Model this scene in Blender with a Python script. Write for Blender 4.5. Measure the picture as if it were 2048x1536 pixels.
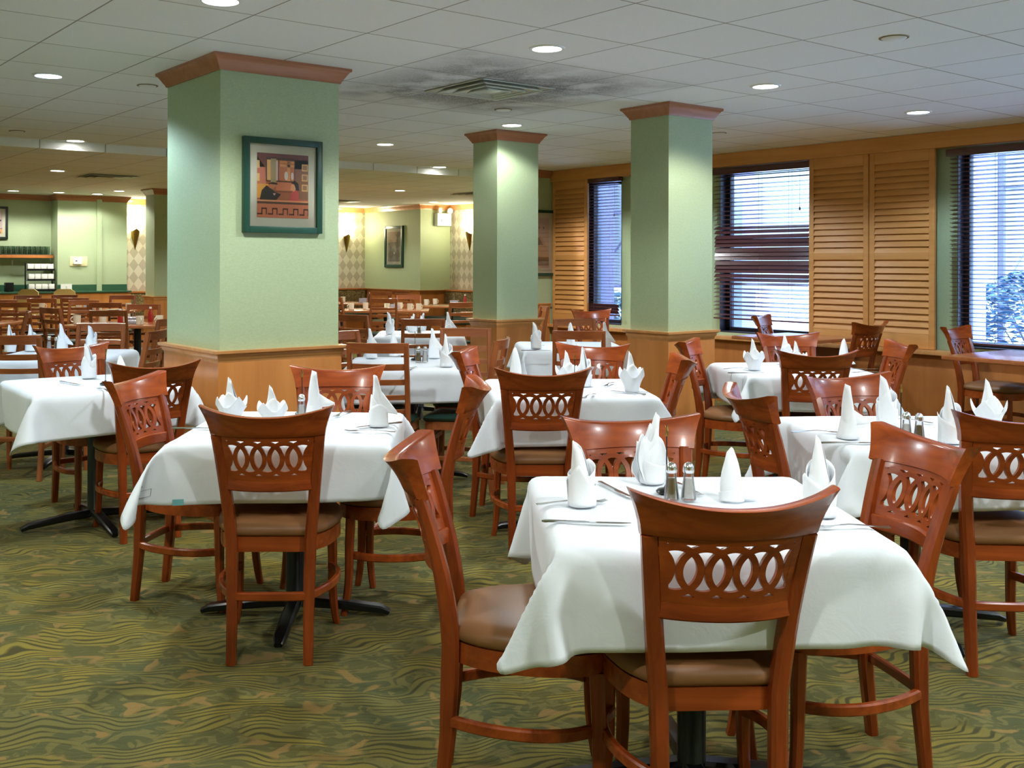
import bpy, bmesh, math, random
import numpy as np
from mathutils import Vector, Matrix
R=math.radians
for o in list(bpy.data.objects): bpy.data.objects.remove(o)
sc=bpy.context.scene; COL=sc.collection
# ---------------------------------------------------------------- camera
YAW=R(37.096); ROLL=0.00275
cd=bpy.data.cameras.new('camera'); cam=bpy.data.objects.new('camera',cd); COL.objects.link(cam); sc.camera=cam
cr=Vector((math.cos(YAW),-math.sin(YAW),0)); cf=Vector((math.sin(YAW),math.cos(YAW),0)); cu=Vector((0,0,1))
r2=cr*math.cos(ROLL)+cu*math.sin(ROLL); u2=cu*math.cos(ROLL)-cr*math.sin(ROLL)
cam.matrix_world=Matrix(((r2.x,u2.x,-cf.x,0),(r2.y,u2.y,-cf.y,0),(r2.z,u2.z,-cf.z,1.402),(0,0,0,1)))
cd.sensor_width=36; cd.lens=36.607; cd.shift_x=(1024-906.59)/2048; cd.shift_y=(527.12-768)/2048; cd.clip_end=200; cd.clip_start=.05
# ---------------------------------------------------------------- world, exposure
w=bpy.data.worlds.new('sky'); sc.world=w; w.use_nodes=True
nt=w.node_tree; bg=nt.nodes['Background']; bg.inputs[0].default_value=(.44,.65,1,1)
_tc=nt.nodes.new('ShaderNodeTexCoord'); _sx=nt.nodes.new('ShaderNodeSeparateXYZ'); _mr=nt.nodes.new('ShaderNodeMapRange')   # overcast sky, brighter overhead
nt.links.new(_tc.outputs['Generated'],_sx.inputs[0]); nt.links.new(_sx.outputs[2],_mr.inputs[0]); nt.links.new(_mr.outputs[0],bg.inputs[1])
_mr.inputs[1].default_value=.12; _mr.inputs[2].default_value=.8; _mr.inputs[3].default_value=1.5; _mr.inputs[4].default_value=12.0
vs=sc.view_settings; vs.view_transform='Standard'; vs.look='None'; vs.gamma=1; vs.use_curve_mapping=False; vs.exposure=1.02
sc.cycles.max_bounces=10; sc.cycles.diffuse_bounces=6; sc.cycles.glossy_bounces=4; sc.cycles.transmission_bounces=6
sc.cycles.sample_clamp_indirect=6; sc.cycles.use_denoising=True; sc.cycles.caustics_reflective=False; sc.cycles.caustics_refractive=False
LAMP=.94     # power of the ceiling downlights
CZ=2.538; CB=2.46   # ceiling heights: front part, lower back part
# ---------------------------------------------------------------- materials
def new(name):
    m=bpy.data.materials.new(name); m.use_nodes=True; n=m.node_tree.nodes; return m,n,m.node_tree.links,n['Principled BSDF']
def plain(name,col,rough=.5,metal=0,coat=0,emit=0,ecol=None,alpha=1,trans=0):
    m,n,l,b=new(name); b.inputs['Base Color'].default_value=(*col,1); b.inputs['Roughness'].default_value=rough
    b.inputs['Metallic'].default_value=metal; b.inputs['Coat Weight'].default_value=coat; b.inputs['Coat Roughness'].default_value=.12
    if emit: b.inputs['Emission Color'].default_value=(*(ecol or col),1); b.inputs['Emission Strength'].default_value=emit
    b.inputs['Transmission Weight'].default_value=trans
    return m
def coords(n,l,scale=(1,1,1),rot=(0,0,0),kind='Object'):
    tc=n.new('ShaderNodeTexCoord'); mp=n.new('ShaderNodeMapping'); l.new(tc.outputs[kind],mp.inputs[0])
    mp.inputs['Scale'].default_value=scale; mp.inputs['Rotation'].default_value=rot; return mp.outputs[0]
def noise(n,l,vec,scale,detail=3,rough=.5,dist=0):
    t=n.new('ShaderNodeTexNoise'); l.new(vec,t.inputs['Vector']); t.inputs['Scale'].default_value=scale
    t.inputs['Detail'].default_value=detail; t.inputs['Roughness'].default_value=rough; t.inputs['Distortion'].default_value=dist; return t.outputs[0]
def ramp(n,l,fac,stops,interp='LINEAR'):
    r=n.new('ShaderNodeValToRGB'); l.new(fac,r.inputs[0]); e=r.color_ramp.elements; r.color_ramp.interpolation=interp
    while len(e)<len(stops): e.new(.5)
    for k,(p,c) in enumerate(stops): e[k].position=p; e[k].color=(*c,1) if len(c)==3 else c
    return r.outputs[0]
def mix(n,l,fac,a,b,mode='MIX'):
    m=n.new('ShaderNodeMix'); m.data_type='RGBA'; m.blend_type=mode
    for s,v in ((0,fac),(6,a),(7,b)):
        if hasattr(v,'links') or hasattr(v,'node'): l.new(v,m.inputs[s])
        else: m.inputs[s].default_value=v if s==0 else (*v,1)
    return m.outputs[2]
def math_(n,l,op,a,b=None,c=None):
    m=n.new('ShaderNodeMath'); m.operation=op
    for i,v in enumerate((a,b,c)):
        if v is None: continue
        if hasattr(v,'node'): l.new(v,m.inputs[i])
        else: m.inputs[i].default_value=v
    return m.outputs[0]
def bump(n,l,b,h,strength=.3,dist=.002):
    bp=n.new('ShaderNodeBump'); bp.inputs['Strength'].default_value=strength; bp.inputs['Distance'].default_value=dist
    l.new(h,bp.inputs['Height']); l.new(bp.outputs[0],b.inputs['Normal'])
def wood(name,dark,light,rough=.3,coat=0,axis=2,scale=1.0):
    m,n,l,b=new(name); s=[26*scale]*3; s[axis]=2.2*scale
    v=coords(n,l,tuple(s)); a=noise(n,l,v,1,4,.6,.6); v2=coords(n,l,(3*scale,)*3); c=noise(n,l,v2,1,2)
    f=math_(n,l,'MULTIPLY_ADD',a,.75,math_(n,l,'MULTIPLY',c,.25))
    l.new(ramp(n,l,f,[(.32,dark),(.68,light)]),b.inputs['Base Color']); b.inputs['Specular IOR Level'].default_value=.38
    b.inputs['Roughness'].default_value=rough; b.inputs['Coat Weight'].default_value=coat; b.inputs['Coat Roughness'].default_value=.1
    return m
M={}
M['cherry']=wood('cherry_lacquer',(.18,.028,.005),(.40,.080,.013),.26,.12,0,.8)
M['cherry2']=wood('cherry_lacquer_upright',(.15,.024,.005),(.33,.064,.011),.26,.12,2,.8)
M['oak']=wood('ladder_chair_wood',(.23,.060,.017),(.40,.125,.038),.32,.35,0,.9)
M['oak2']=wood('ladder_chair_post_wood',(.21,.054,.015),(.36,.108,.032),.32,.35,2,.9)
M['panel']=wood('honey_wood_panel',(.52,.195,.045),(.66,.275,.075),.35,.2,2,.35)
M['panel_d']=wood('amber_wood_panel',(.38,.125,.028),(.50,.18,.045),.38,.15,2,.35)
M['trim']=wood('honey_wood_trim',(.55,.24,.075),(.72,.36,.13),.3,.3,0,.6)
M['crown']=wood('crown_wood',(.34,.13,.065),(.50,.22,.12),.35,.2,0,.6)
M['shutter']=wood('shutter_wood',(.58,.25,.065),(.72,.35,.11),.5,0,1,.5)
M['table']=wood('table_top_wood',(.34,.105,.035),(.50,.18,.07),.25,.4,0,.5)
M['vinyl']=plain('brown_vinyl',(.23,.105,.040),.42,0,.0); M['vinyl'].node_tree.nodes['Principled BSDF'].inputs['Specular IOR Level'].default_value=.35
M['vinyl_g']=plain('dark_green_vinyl',(.012,.035,.026),.35,0,.1)
M['black']=plain('black_iron',(.008,.009,.010),.3,.3)
M['chrome']=plain('polished_steel',(.75,.75,.76),.16,1)
M['steel']=plain('cutlery_steel',(.55,.56,.58),.18,1)
M['brass']=plain('gold_metal',(.42,.27,.07),.3,1)
def thin(name,tint,k):
    m=bpy.data.materials.new(name); m.use_nodes=True; n=m.node_tree.nodes; l=m.node_tree.links; n.remove(n['Principled BSDF'])
    tr=n.new('ShaderNodeBsdfTransparent'); tr.inputs[0].default_value=(*tint,1); gl=n.new('ShaderNodeBsdfGlossy'); gl.inputs['Roughness'].default_value=.02
    fr=n.new('ShaderNodeFresnel'); fr.inputs[0].default_value=1.45; mx=n.new('ShaderNodeMixShader'); ad=math_(n,l,'MINIMUM',math_(n,l,'ADD',fr.outputs[0],k-.03),.8)
    l.new(ad,mx.inputs[0]); l.new(tr.outputs[0],mx.inputs[1]); l.new(gl.outputs[0],mx.inputs[2]); l.new(mx.outputs[0],n['Material Output'].inputs[0]); return m
M['pane']=thin('window_glass',(.93,.96,.98),.03); M['glass']=thin('clear_glass',(.86,.93,.91),.10); M['clear']=thin('shaker_glass',(.99,.99,.99),.06)
M['salt']=plain('salt',(.85,.86,.86),.7); M['pepper']=plain('ground_pepper',(.16,.12,.05),.9)
M['mug']=plain('cream_ceramic',(.80,.80,.66),.18,0,.3)
M['white']=plain('white_paint',(.80,.82,.80),.5)
M['dark']=plain('dark_void',(.015,.016,.018),.7)
M['ketchup']=plain('ketchup',(.35,.02,.015),.3)
M['packet']=plain('sugar_packets',(.55,.6,.72),.6); M['pink']=plain('sweetener_packets',(.85,.42,.48),.6)
M['blind']=plain('dark_blind_slat',(.10,.035,.035),.28,0,.3)
M['frame_w']=plain('dark_window_frame',(.03,.028,.045),.4)
M['pframe']=plain('green_picture_frame',(.008,.055,.034),.35)
M['mat']=plain('cream_mat_board',(.83,.80,.62),.8)
M['paper']=plain('white_paper',(.85,.86,.80),.7)
M['green_counter']=plain('green_counter',(.03,.10,.055),.3)
M['yellow']=plain('pale_yellow_plastic',(.75,.58,.22),.4)
M['booth']=None
# cloth
def cloth(name,col):
    m,n,l,b=new(name); v=coords(n,l,(1,1,1)); a=noise(n,l,v,700,2); f=noise(n,l,v,5,3)
    l.new(ramp(n,l,f,[(.3,tuple(c*.95 for c in col)),(.7,col)]),b.inputs['Base Color']); b.inputs['Roughness'].default_value=.85
    b.inputs['Sheen Weight'].default_value=.15; v3=coords(n,l,(9,9,9)); h=noise(n,l,v3,1,4,.6,.8); bump(n,l,b,math_(n,l,'ADD',math_(n,l,'MULTIPLY',h,1.0),math_(n,l,'MULTIPLY',a,.03)),.35,.006); return m
M['cloth']=cloth('white_tablecloth',(.76,.82,.89)); M['napkin']=cloth('white_napkin',(.85,.88,.92))
# green wall covering
def wallpaper():
    m,n,l,b=new('green_wallcovering'); v=coords(n,l,(1,1,1)); a=noise(n,l,coords(n,l,(60,60,220)),1,3); f=noise(n,l,v,90,3,.7)
    g=mix(n,l,.5,a,f); l.new(ramp(n,l,g,[(.35,(.37,.46,.265)),(.65,(.43,.525,.32))]),b.inputs['Base Color']); b.inputs['Roughness'].default_value=.55
    bump(n,l,b,g,.25,.002); return m
M['green']=wallpaper()
def harlequin(axis):
    m,n,l,b=new('harlequin_wallpaper'); tc=n.new('ShaderNodeTexCoord'); s=n.new('ShaderNodeSeparateXYZ'); l.new(tc.outputs['Object'],s.inputs[0])
    u=math_(n,l,'DIVIDE',s.outputs[axis],.155); v=math_(n,l,'DIVIDE',s.outputs[2],.21)
    p=math_(n,l,'FLOOR',math_(n,l,'ADD',u,v)); q=math_(n,l,'FLOOR',math_(n,l,'SUBTRACT',u,v))
    k=math_(n,l,'FLOORED_MODULO',math_(n,l,'ADD',p,q),2.0)
    l.new(mix(n,l,k,(.66,.63,.50),(.47,.43,.32)),b.inputs['Base Color']); b.inputs['Roughness'].default_value=.6; return m
M['harl_x']=harlequin(0); M['harl_y']=harlequin(1)
def booth():
    m,n,l,b=new('patterned_booth_fabric'); v=coords(n,l); f=noise(n,l,v,22,3,.6,1.5)
    l.new(ramp(n,l,f,[(.38,(.09,.06,.015)),(.52,(.17,.11,.035)),(.62,(.28,.20,.08))]),b.inputs['Base Color']); b.inputs['Roughness'].default_value=.9; return m
M['booth']=booth()
def ceiling(phase=(.3169,.0902),T=.61,name='ceiling_tile'):
    m,n,l,b=new(name); tc=n.new('ShaderNodeTexCoord'); s=n.new('ShaderNodeSeparateXYZ'); l.new(tc.outputs['Object'],s.inputs[0])
    ds=[]
    for ax,ph in ((0,phase[0]),(1,phase[1])):
        f=math_(n,l,'FRACT',math_(n,l,'DIVIDE',math_(n,l,'SUBTRACT',s.outputs[ax],ph-T/2),T)); ds.append(math_(n,l,'ABSOLUTE',math_(n,l,'SUBTRACT',f,.5)))
    d=math_(n,l,'MULTIPLY',math_(n,l,'MINIMUM',ds[0],ds[1]),T)
    # per tile tone
    cid=n.new('ShaderNodeCombineXYZ')
    for i,(ax,ph) in enumerate(((0,phase[0]),(1,phase[1]))): l.new(math_(n,l,'FLOOR',math_(n,l,'DIVIDE',math_(n,l,'SUBTRACT',s.outputs[ax],ph),T)),cid.inputs[i])
    wn=n.new('ShaderNodeTexWhiteNoise'); l.new(cid.outputs[0],wn.inputs[0])
    base=mix(n,l,wn.outputs[0],(.84,.86,.85),(.88,.90,.89))
    v=coords(n,l); fine=noise(n,l,v,260,2,.8); base=mix(n,l,ramp(n,l,fine,[(.28,(1,1,1)),(.40,(0,0,0))]),base,(.70,.70,.67))
    # soot around the square air vent
    vx=math_(n,l,'ABSOLUTE',math_(n,l,'SUBTRACT',s.outputs[0],4.30)); vy=math_(n,l,'ABSOLUTE',math_(n,l,'SUBTRACT',s.outputs[1],5.27))
    dist=math_(n,l,'MAXIMUM',vx,vy); soot=ramp(n,l,dist,[(.30,(1,1,1)),(.55,(.8,.8,.8)),(1.0,(0,0,0))])
    big=noise(n,l,v,3.2,4,.6); bg_=ramp(n,l,big,[(.36,(.25,.25,.25)),(.55,(1,1,1))])
    sp=ramp(n,l,noise(n,l,v,120,3,.8),[(.35,(.35,.35,.35)),(.6,(1,1,1))])
    sf=math_(n,l,'MULTIPLY',math_(n,l,'MULTIPLY',soot,bg_),math_(n,l,'MULTIPLY',sp,1.0))
    base=mix(n,l,sf,base,(.07,.065,.06))
    line=ramp(n,l,d,[(.0020,(1,1,1)),(.0048,(0,0,0))])
    l.new(mix(n,l,line,base,(.13,.10,.055)),b.inputs['Base Color']); b.inputs['Roughness'].default_value=.9
    bump(n,l,b,ramp(n,l,d,[(.0,(0,0,0)),(.006,(1,1,1))]),.5,.004); return m
M['ceil']=ceiling()
def carpet():
    m,n,l,b=new('olive_carpet'); v=coords(n,l,(1,1,1),(0,0,R(37)))
    def warp(vec,scale,amp):
        nx=n.new('ShaderNodeTexNoise'); l.new(vec,nx.inputs[0]); nx.inputs['Scale'].default_value=scale; nx.inputs['Detail'].default_value=1.2
        sub=n.new('ShaderNodeVectorMath'); sub.operation='SUBTRACT'; l.new(nx.outputs['Color'],sub.inputs[0]); sub.inputs[1].default_value=(.5,.5,.5)
        mul=n.new('ShaderNodeVectorMath'); mul.operation='MULTIPLY'; l.new(sub.outputs[0],mul.inputs[0]); mul.inputs[1].default_value=(amp,amp,0)
        add=n.new('ShaderNodeVectorMath'); add.operation='ADD'; l.new(vec,add.inputs[0]); l.new(mul.outputs[0],add.inputs[1]); return add.outputs[0]
    def mapped(vec,sc_,rot=0,off=(0,0,0)):
        mp=n.new('ShaderNodeMapping'); l.new(vec,mp.inputs[0]); mp.inputs['Scale'].default_value=sc_; mp.inputs['Rotation'].default_value=(0,0,R(rot)); mp.inputs['Location'].default_value=off; return mp.outputs[0]
    w1=warp(v,3.1,.34); w2=warp(v,6,.16)
    # groups of long parallel strokes
    s=n.new('ShaderNodeSeparateXYZ'); l.new(mapped(w1,(1,1,1),-9),s.inputs[0])
    saw=math_(n,l,'SINE',math_(n,l,'MULTIPLY_ADD',s.outputs[1],6.2832/.029,math_(n,l,'MULTIPLY',noise(n,l,mapped(w1,(6,14,1)),1,1),9.0)))
    stroke=ramp(n,l,math_(n,l,'MULTIPLY_ADD',saw,.5,.5),[(.10,(0,0,0)),(.42,(1,1,1))])
    grp=ramp(n,l,noise(n,l,mapped(w1,(5.0,9.5,1)),1,1,.4),[(.47,(0,0,0)),(.53,(1,1,1))])
    tint=ramp(n,l,noise(n,l,v,1.7,2),[(.38,(0,0,0)),(.62,(1,1,1))])
    light=mix(n,l,tint,(.165,.152,.036),(.28,.22,.030)); dark=mix(n,l,tint,(.052,.053,.014),(.068,.058,.010))
    a=mix(n,l,stroke,dark,light)
    # ground with curling blobs between them
    ground=mix(n,l,tint,(.080,.092,.028),(.120,.108,.020))
    cu=noise(n,l,mapped(w2,(13,17,1),35),1,1,.4,1.6); curl=ramp(n,l,cu,[(.51,(0,0,0)),(.56,(1,1,1))])
    ground=mix(n,l,math_(n,l,'MULTIPLY',curl,.8),ground,(.19,.165,.045))
    bl=ramp(n,l,noise(n,l,mapped(w2,(9,12,1),0,(3,7,0)),1,.5,.4,.8),[(.63,(0,0,0)),(.67,(1,1,1))]); ground=mix(n,l,bl,ground,(.29,.185,.05))
    c=mix(n,l,grp,ground,a)
    pile=noise(n,l,v,380,2,.75); c=mix(n,l,ramp(n,l,pile,[(.35,(1,1,1)),(.6,(0,0,0))]),c,mix(n,l,.5,c,(.03,.03,.01)))
    l.new(c,b.inputs['Base Color']); b.inputs['Roughness'].default_value=.95; b.inputs['Sheen Weight'].default_value=.05; b.inputs['Specular IOR Level'].default_value=.2
    bump(n,l,b,math_(n,l,'ADD',pile,math_(n,l,'MULTIPLY',stroke,.6)),.6,.004); return m
M['carpet']=carpet()
# ---------------------------------------------------------------- mesh helpers
class MB:
    def __init__(s): s.v=[]; s.f=[]; s.mi=[]; s.cur=0
    def add(s,vs,fs):
        o=len(s.v); s.v+= [tuple(p) for p in vs]; s.f+=[tuple(i+o for i in f) for f in fs]; s.mi+=[s.cur]*len(fs); return s
    def box(s,x0,x1,y0,y1,z0,z1,bev=0,mat=None):
        if bev:
            bm=bmesh.new(); bmesh.ops.create_cube(bm,size=1)
            for q in bm.verts: q.co=Vector(((x0+x1)/2+q.co.x*(x1-x0),(y0+y1)/2+q.co.y*(y1-y0),(z0+z1)/2+q.co.z*(z1-z0)))
            bmesh.ops.bevel(bm,geom=bm.edges[:],offset=bev,segments=2,affect='EDGES',profile=.6); bm.verts.index_update()
            V=[q.co.copy() for q in bm.verts]; F=[[q.index for q in f.verts] for f in bm.faces]; bm.free()
        else:
            V=[Vector(p) for p in ((x0,y0,z0),(x1,y0,z0),(x1,y1,z0),(x0,y1,z0),(x0,y0,z1),(x1,y0,z1),(x1,y1,z1),(x0,y1,z1))]
            F=[(0,3,2,1),(4,5,6,7),(0,1,5,4),(1,2,6,5),(2,3,7,6),(3,0,4,7)]
        if mat is not None: V=[mat@p for p in V]
        return s.add(V,F)
    def sweep(s,path,secs,up=(0,0,1),closed=False,cap=True,round_=0):
        # rectangular section (w,h) swept along path; w along side vector, h along the third
        n=len(path); P=[Vector(p) for p in path]; V=[]; up=Vector(up)
        for i,p in enumerate(P):
            a=P[(i-1)%n] if (closed or i>0) else p; b=P[(i+1)%n] if (closed or i<n-1) else p
            t=(b-a).normalized(); side=t.cross(up).normalized(); u=side.cross(t).normalized()
            w,h=secs[i] if isinstance(secs,list) else secs
            c=min(w,h)*.22
            for a_,b_ in ((w/2-c,h/2),(w/2,h/2-c),(w/2,-h/2+c),(w/2-c,-h/2),(-w/2+c,-h/2),(-w/2,-h/2+c),(-w/2,h/2-c),(-w/2+c,h/2)): V.append(p+side*a_+u*b_)
        K=8; F=[]
        for i in range(n if closed else n-1):
            j=(i+1)%n
            for k in range(K): F.append((i*K+k,i*K+(k+1)%K,j*K+(k+1)%K,j*K+k))
        if cap and not closed: F.append(tuple(range(K))[::-1]); F.append(tuple((n-1)*K+k for k in range(K)))
        return s.add(V,F)
    def tube(s,path,r,seg=10,closed=False):
        n=len(path); P=[Vector(p) for p in path]; V=[]; ref=Vector((0,0,1))
        for i,p in enumerate(P):
            a=P[(i-1)%n] if (closed or i>0) else p; b=P[(i+1)%n] if (closed or i<n-1) else p
            t=(b-a).normalized(); x=t.cross(ref)
            if x.length<.1: x=t.cross(Vector((1,0,0)))
            x.normalize(); y=x.cross(t); rr=r[i] if isinstance(r,(list,tuple)) else r
            for k in range(seg): a_=2*math.pi*k/seg; V.append(p+x*math.cos(a_)*rr+y*math.sin(a_)*rr)
        F=[]
        for i in range(n if closed else n-1):
            j=(i+1)%n
            for k in range(seg): F.append((i*seg+k,i*seg+(k+1)%seg,j*seg+(k+1)%seg,j*seg+k))
        if not closed: F.append(tuple(range(seg))[::-1]); F.append(tuple((n-1)*seg+k for k in range(seg)))
        return s.add(V,F)
    def lathe(s,prof,seg=24,c=(0,0,0)):
        V=[];F=[];m=len(prof)
        for r,z in prof:
            for k in range(seg): a=2*math.pi*k/seg; V.append((c[0]+r*math.cos(a),c[1]+r*math.sin(a),c[2]+z))
        for i in range(m-1):
            for k in range(seg): F.append((i*seg+k,i*seg+(k+1)%seg,(i+1)*seg+(k+1)%seg,(i+1)*seg+k))
        F.append(tuple(range(seg))[::-1]); F.append(tuple((m-1)*seg+k for k in range(seg)))
        return s.add(V,F)
    def grid(s,fn,nu,nv,closeu=False):
        V=[fn(i/(nu-1) if not closeu else i/nu,j/(nv-1)) for i in range(nu) for j in range(nv)]; F=[]
        for i in range(nu if closeu else nu-1):
            for j in range(nv-1):
                i2=(i+1)%nu; F.append((i*nv+j,i2*nv+j,i2*nv+j+1,i*nv+j+1))
        return s.add(V,F)
    def prism(s,poly,z0,z1):
        n=len(poly); V=[(x,y,z0) for x,y in poly]+[(x,y,z1) for x,y in poly]
        F=[tuple(range(n))[::-1],tuple(range(n,2*n))]+[(i,(i+1)%n,n+(i+1)%n,n+i) for i in range(n)]
        return s.add(V,F)
    def build(s,name,mat,parent=None,smooth=35,loc=(0,0,0),rz=0,mats=None):
        me=bpy.data.meshes.new(name); me.from_pydata(s.v,[],s.f)
        for mm in (mats or [mat]): me.materials.append(mm)
        if mats: me.polygons.foreach_set('material_index',s.mi)
        bm=bmesh.new(); bm.from_mesh(me); bmesh.ops.recalc_face_normals(bm,faces=bm.faces); bm.to_mesh(me); bm.free()
        me.update()
        if smooth: me.shade_smooth(); me.set_sharp_from_angle(angle=R(smooth))
        o=bpy.data.objects.new(name,me); COL.objects.link(o); o.location=loc; o.rotation_euler=(0,0,rz)
        if parent: o.parent=parent
        return o
def thing(name,label,cat,loc=(0,0,0),rz=0,group=None):
    o=bpy.data.objects.new(name,None); COL.objects.link(o); o.empty_display_size=.1; o.location=loc; o.rotation_euler=(0,0,rz); tag(o,label,cat,group); return o
def tag(o,label,cat,group=None,kind=None):
    o['label']=label; o['category']=cat
    if group: o['group']=group
    if kind: o['kind']=kind
    return o
def struct(o): o['kind']='structure'; return o
def clone(src,loc,rz,label=None,group=None,scale=None):
    def cp(o,par):
        c=o.copy(); COL.objects.link(c)
        if par: c.parent=par
        for ch in list(o.children): cp(ch,c)
        return c
    c=cp(src,None); c.location=loc; c.rotation_euler=(0,0,rz)
    if label: c['label']=label
    if group: c['group']=group
    if scale: c.scale=scale
    return c
def mould(name,path,prof,mat,parent=None,closed=False,side=1):
    """profile (offset,z) swept along a floor-plan path with mitred corners; offset grows to the left of travel when side=1"""
    n=len(path); P=[Vector((x,y)) for x,y in path]; V=[]; K=len(prof)
    for i in range(n):
        a=P[(i-1)%n] if (closed or i>0) else None; b=P[(i+1)%n] if (closed or i<n-1) else None
        d0=(P[i]-a).normalized() if a is not None else None; d1=(b-P[i]).normalized() if b is not None else None
        if d0 is None: d0=d1
        if d1 is None: d1=d0
        n0=Vector((-d0.y,d0.x))*side; n1=Vector((-d1.y,d1.x))*side; m=(n0+n1); m=m/max(.3,m.dot(n0))
        for o_,z in prof: V.append((P[i].x+m.x*o_,P[i].y+m.y*o_,z))
    F=[]
    for i in range(n if closed else n-1):
        j=(i+1)%n
        for k in range(K): F.append((i*K+k,i*K+(k+1)%K,j*K+(k+1)%K,j*K+k))
    if not closed: F+= [tuple(range(K))[::-1],tuple((n-1)*K+k for k in range(K))]
    return MB().add(V,F).build(name,mat,parent,smooth=40)
# ================================================================ ROOM
X1=8.75; XB=11.38
struct(MB().prism([(-1.6,-2.3),(8.97,-2.3),(8.97,9.65),(11.6,13.9),(11.6,17.3),(-1.6,17.3)],-.12,0).build('floor',M['carpet'],smooth=0))
cb=MB(); hx0,hx1,hy0,hy1=3.977,4.587,4.970,5.580
cb.box(-1.6,hx0,-2.3,10,CZ,CZ+.1).box(hx1,8.97,-2.3,10,CZ,CZ+.1).box(hx0,hx1,-2.3,hy0,CZ,CZ+.1).box(hx0,hx1,hy1,10,CZ,CZ+.1)
cb.prism([(-1.6,10),(9.2,10),(11.6,13.85),(11.6,17.3),(-1.6,17.3)],CB,CB+.2)
struct(cb.build('ceiling',M['ceil'],smooth=0))
def wallbox(name,x0,x1,y0,y1,z0,z1,mat): return struct(MB().box(x0,x1,y0,y1,z0,z1).build(name,mat,smooth=0))
wallbox('wall_left',-1.7,-1.5,-2.3,17.3,0,2.6,M['green'])
wallbox('wall_rear',-1.5,9.0,-2.4,-2.2,0,2.6,M['green'])
wallbox('wall_far_left',-1.5,4.85,16.95,17.15,0,CB+.05,M['green'])
wallbox('wall_far_bump',4.85,5.94,16.6,17.15,0,CB+.05,M['green'])
struct(MB().box(5.45,5.53,16.575,16.6,.94,CB).build('trim_1',M['green'],smooth=0))
wallbox('wall_far_harlequin',5.94,10.72,17.0,17.2,0,CB+.05,M['harl_x'])
wallbox('wall_far_green',10.72,XB+.2,15.15,17.2,0,CB+.05,M['green'])
wallbox('wall_far_right_harlequin',XB,XB+.2,13.85,15.15,0,CB+.05,M['harl_y'])
struct(MB().prism([(8.75,9.6),(8.97,9.6),(11.58,13.8),(11.58,13.95),(XB,13.95)],0,CZ).build('wall_diagonal',M['green'],smooth=0))
wallbox('wall_picture_pier',7.95,8.97,9.45,9.65,0,2.54,M['green'])
# window wall: green wall at X1 with three openings in view
WIN=[(-2.0,-.4,.70,2.38),(.1,1.9,.70,2.38),(2.55,4.47,.70,2.38),(5.86,6.97,.70,2.38),(8.37,8.97,.70,2.38)]  # first two openings lie out of view, added for daylight fill
wb=MB(); wb.box(X1,X1+.22,-2.3,9.45,0,.70); wb.box(X1,X1+.22,-2.3,9.45,2.38,2.54)
ys=[-2.3]+[v for a in WIN for v in a[:2]]+[9.45]
for k in range(0,len(ys),2): wb.box(X1,X1+.22,ys[k],ys[k+1],.70,2.38)
struct(wb.build('wall_right',M['green'],smooth=0))
def grained(name,x0,x1,y0,y1,z0,z1,mat): return struct(MB().box(x0,x1,y0,y1,z0,z1,.003).build(name,mat))
grained('trim_2',X1-.12,X1,-2.2,9.45,2.40,2.535,M['shutter'])
grained('trim_3',X1-.10,X1,-2.2,9.45,0,.635,M['panel_d'])
grained('trim_4',X1-.17,X1,-2.2,9.45,.635,.672,M['trim'])
# far walls: crown, rail, wainscot, counter front
crownB=[(0,CB-.09),(.010,CB-.09),(.014,CB-.075),(.04,CB-.03),(.05,CB-.018),(.055,CB-.002),(0,CB-.002)]
railp=[(0,.855),(.012,.855),(.016,.875),(.024,.885),(.024,.90),(.042,.91),(.044,.925),(0,.925)]
struct(mould('trim_5',[(-1.4,16.95),(4.85,16.95),(4.85,16.6),(5.94,16.6),(5.94,17.0)],crownB,M['crown'],side=-1))
struct(mould('trim_6',[(5.96,17.0),(10.72,17.0),(10.72,15.15),(XB,15.15),(XB,13.96)],crownB,M['trim'],side=-1))
struct(mould('trim_7',[(10.72,16.99),(10.72,15.15),(XB-.01,15.15)],railp,M['panel_d'],side=-1))
struct(mould('trim_8',[(10.72,16.99),(10.72,15.15),(XB-.01,15.15)],[(0,0),(.012,0),(.012,.855),(0,.855)],M['panel_d'],side=-1))
struct(mould('trim_9',[(7.96,9.45),(8.62,9.45)],railp,M['trim'],side=-1))
struct(mould('trim_10',[(7.96,9.45),(8.62,9.45)],[(0,0),(.012,0),(.012,.855),(0,.855)],M['panel'],side=-1))
struct(mould('trim_11',[(7.95,9.45),(8.62,9.45)],[(0,CZ-.09),(.010,CZ-.09),(.04,CZ-.03),(.055,CZ-.002),(0,CZ-.002)],M['crown'],side=-1))
# ---------------- pillars
def pillar(label,x0,x1,y0,y1,zc,group='green pillars with wood bases'):
    t=thing('pillar',label,'pillar',((x0+x1)/2,(y0+y1)/2,0),0,group); cx,cy=(x0+x1)/2,(y0+y1)/2
    hx,hy=(x1-x0)/2,(y1-y0)/2; loop=[(-hx,-hy),(hx,-hy),(hx,hy),(-hx,hy)]
    MB().box(-hx,hx,-hy,hy,.0,zc-.001).build('shaft',M['green'],t,smooth=0)
    mould('wainscot',loop,[(0,0),(.014,0),(.014,.856),(0,.856)],M['panel'],t,True,-1)
    mould('chair_rail',loop,railp,M['trim'],t,True,-1)
    mould('baseboard',loop,[(0,0),(.030,0),(.030,.10),(.024,.112),(0,.112)],M['panel_d'],t,True,-1)
    mould('crown',loop,[(0,zc-.085),(.008,zc-.085),(.012,zc-.073),(.020,zc-.062),(.036,zc-.036),(.046,zc-.022),(.056,zc-.016),(.056,zc-.001),(0,zc-.001)],M['crown'],t,True,-1)
    return t
pillar('largest green pillar, with the framed print of the couple on it',2.40,3.145,5.275,6.02,CZ)
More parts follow.
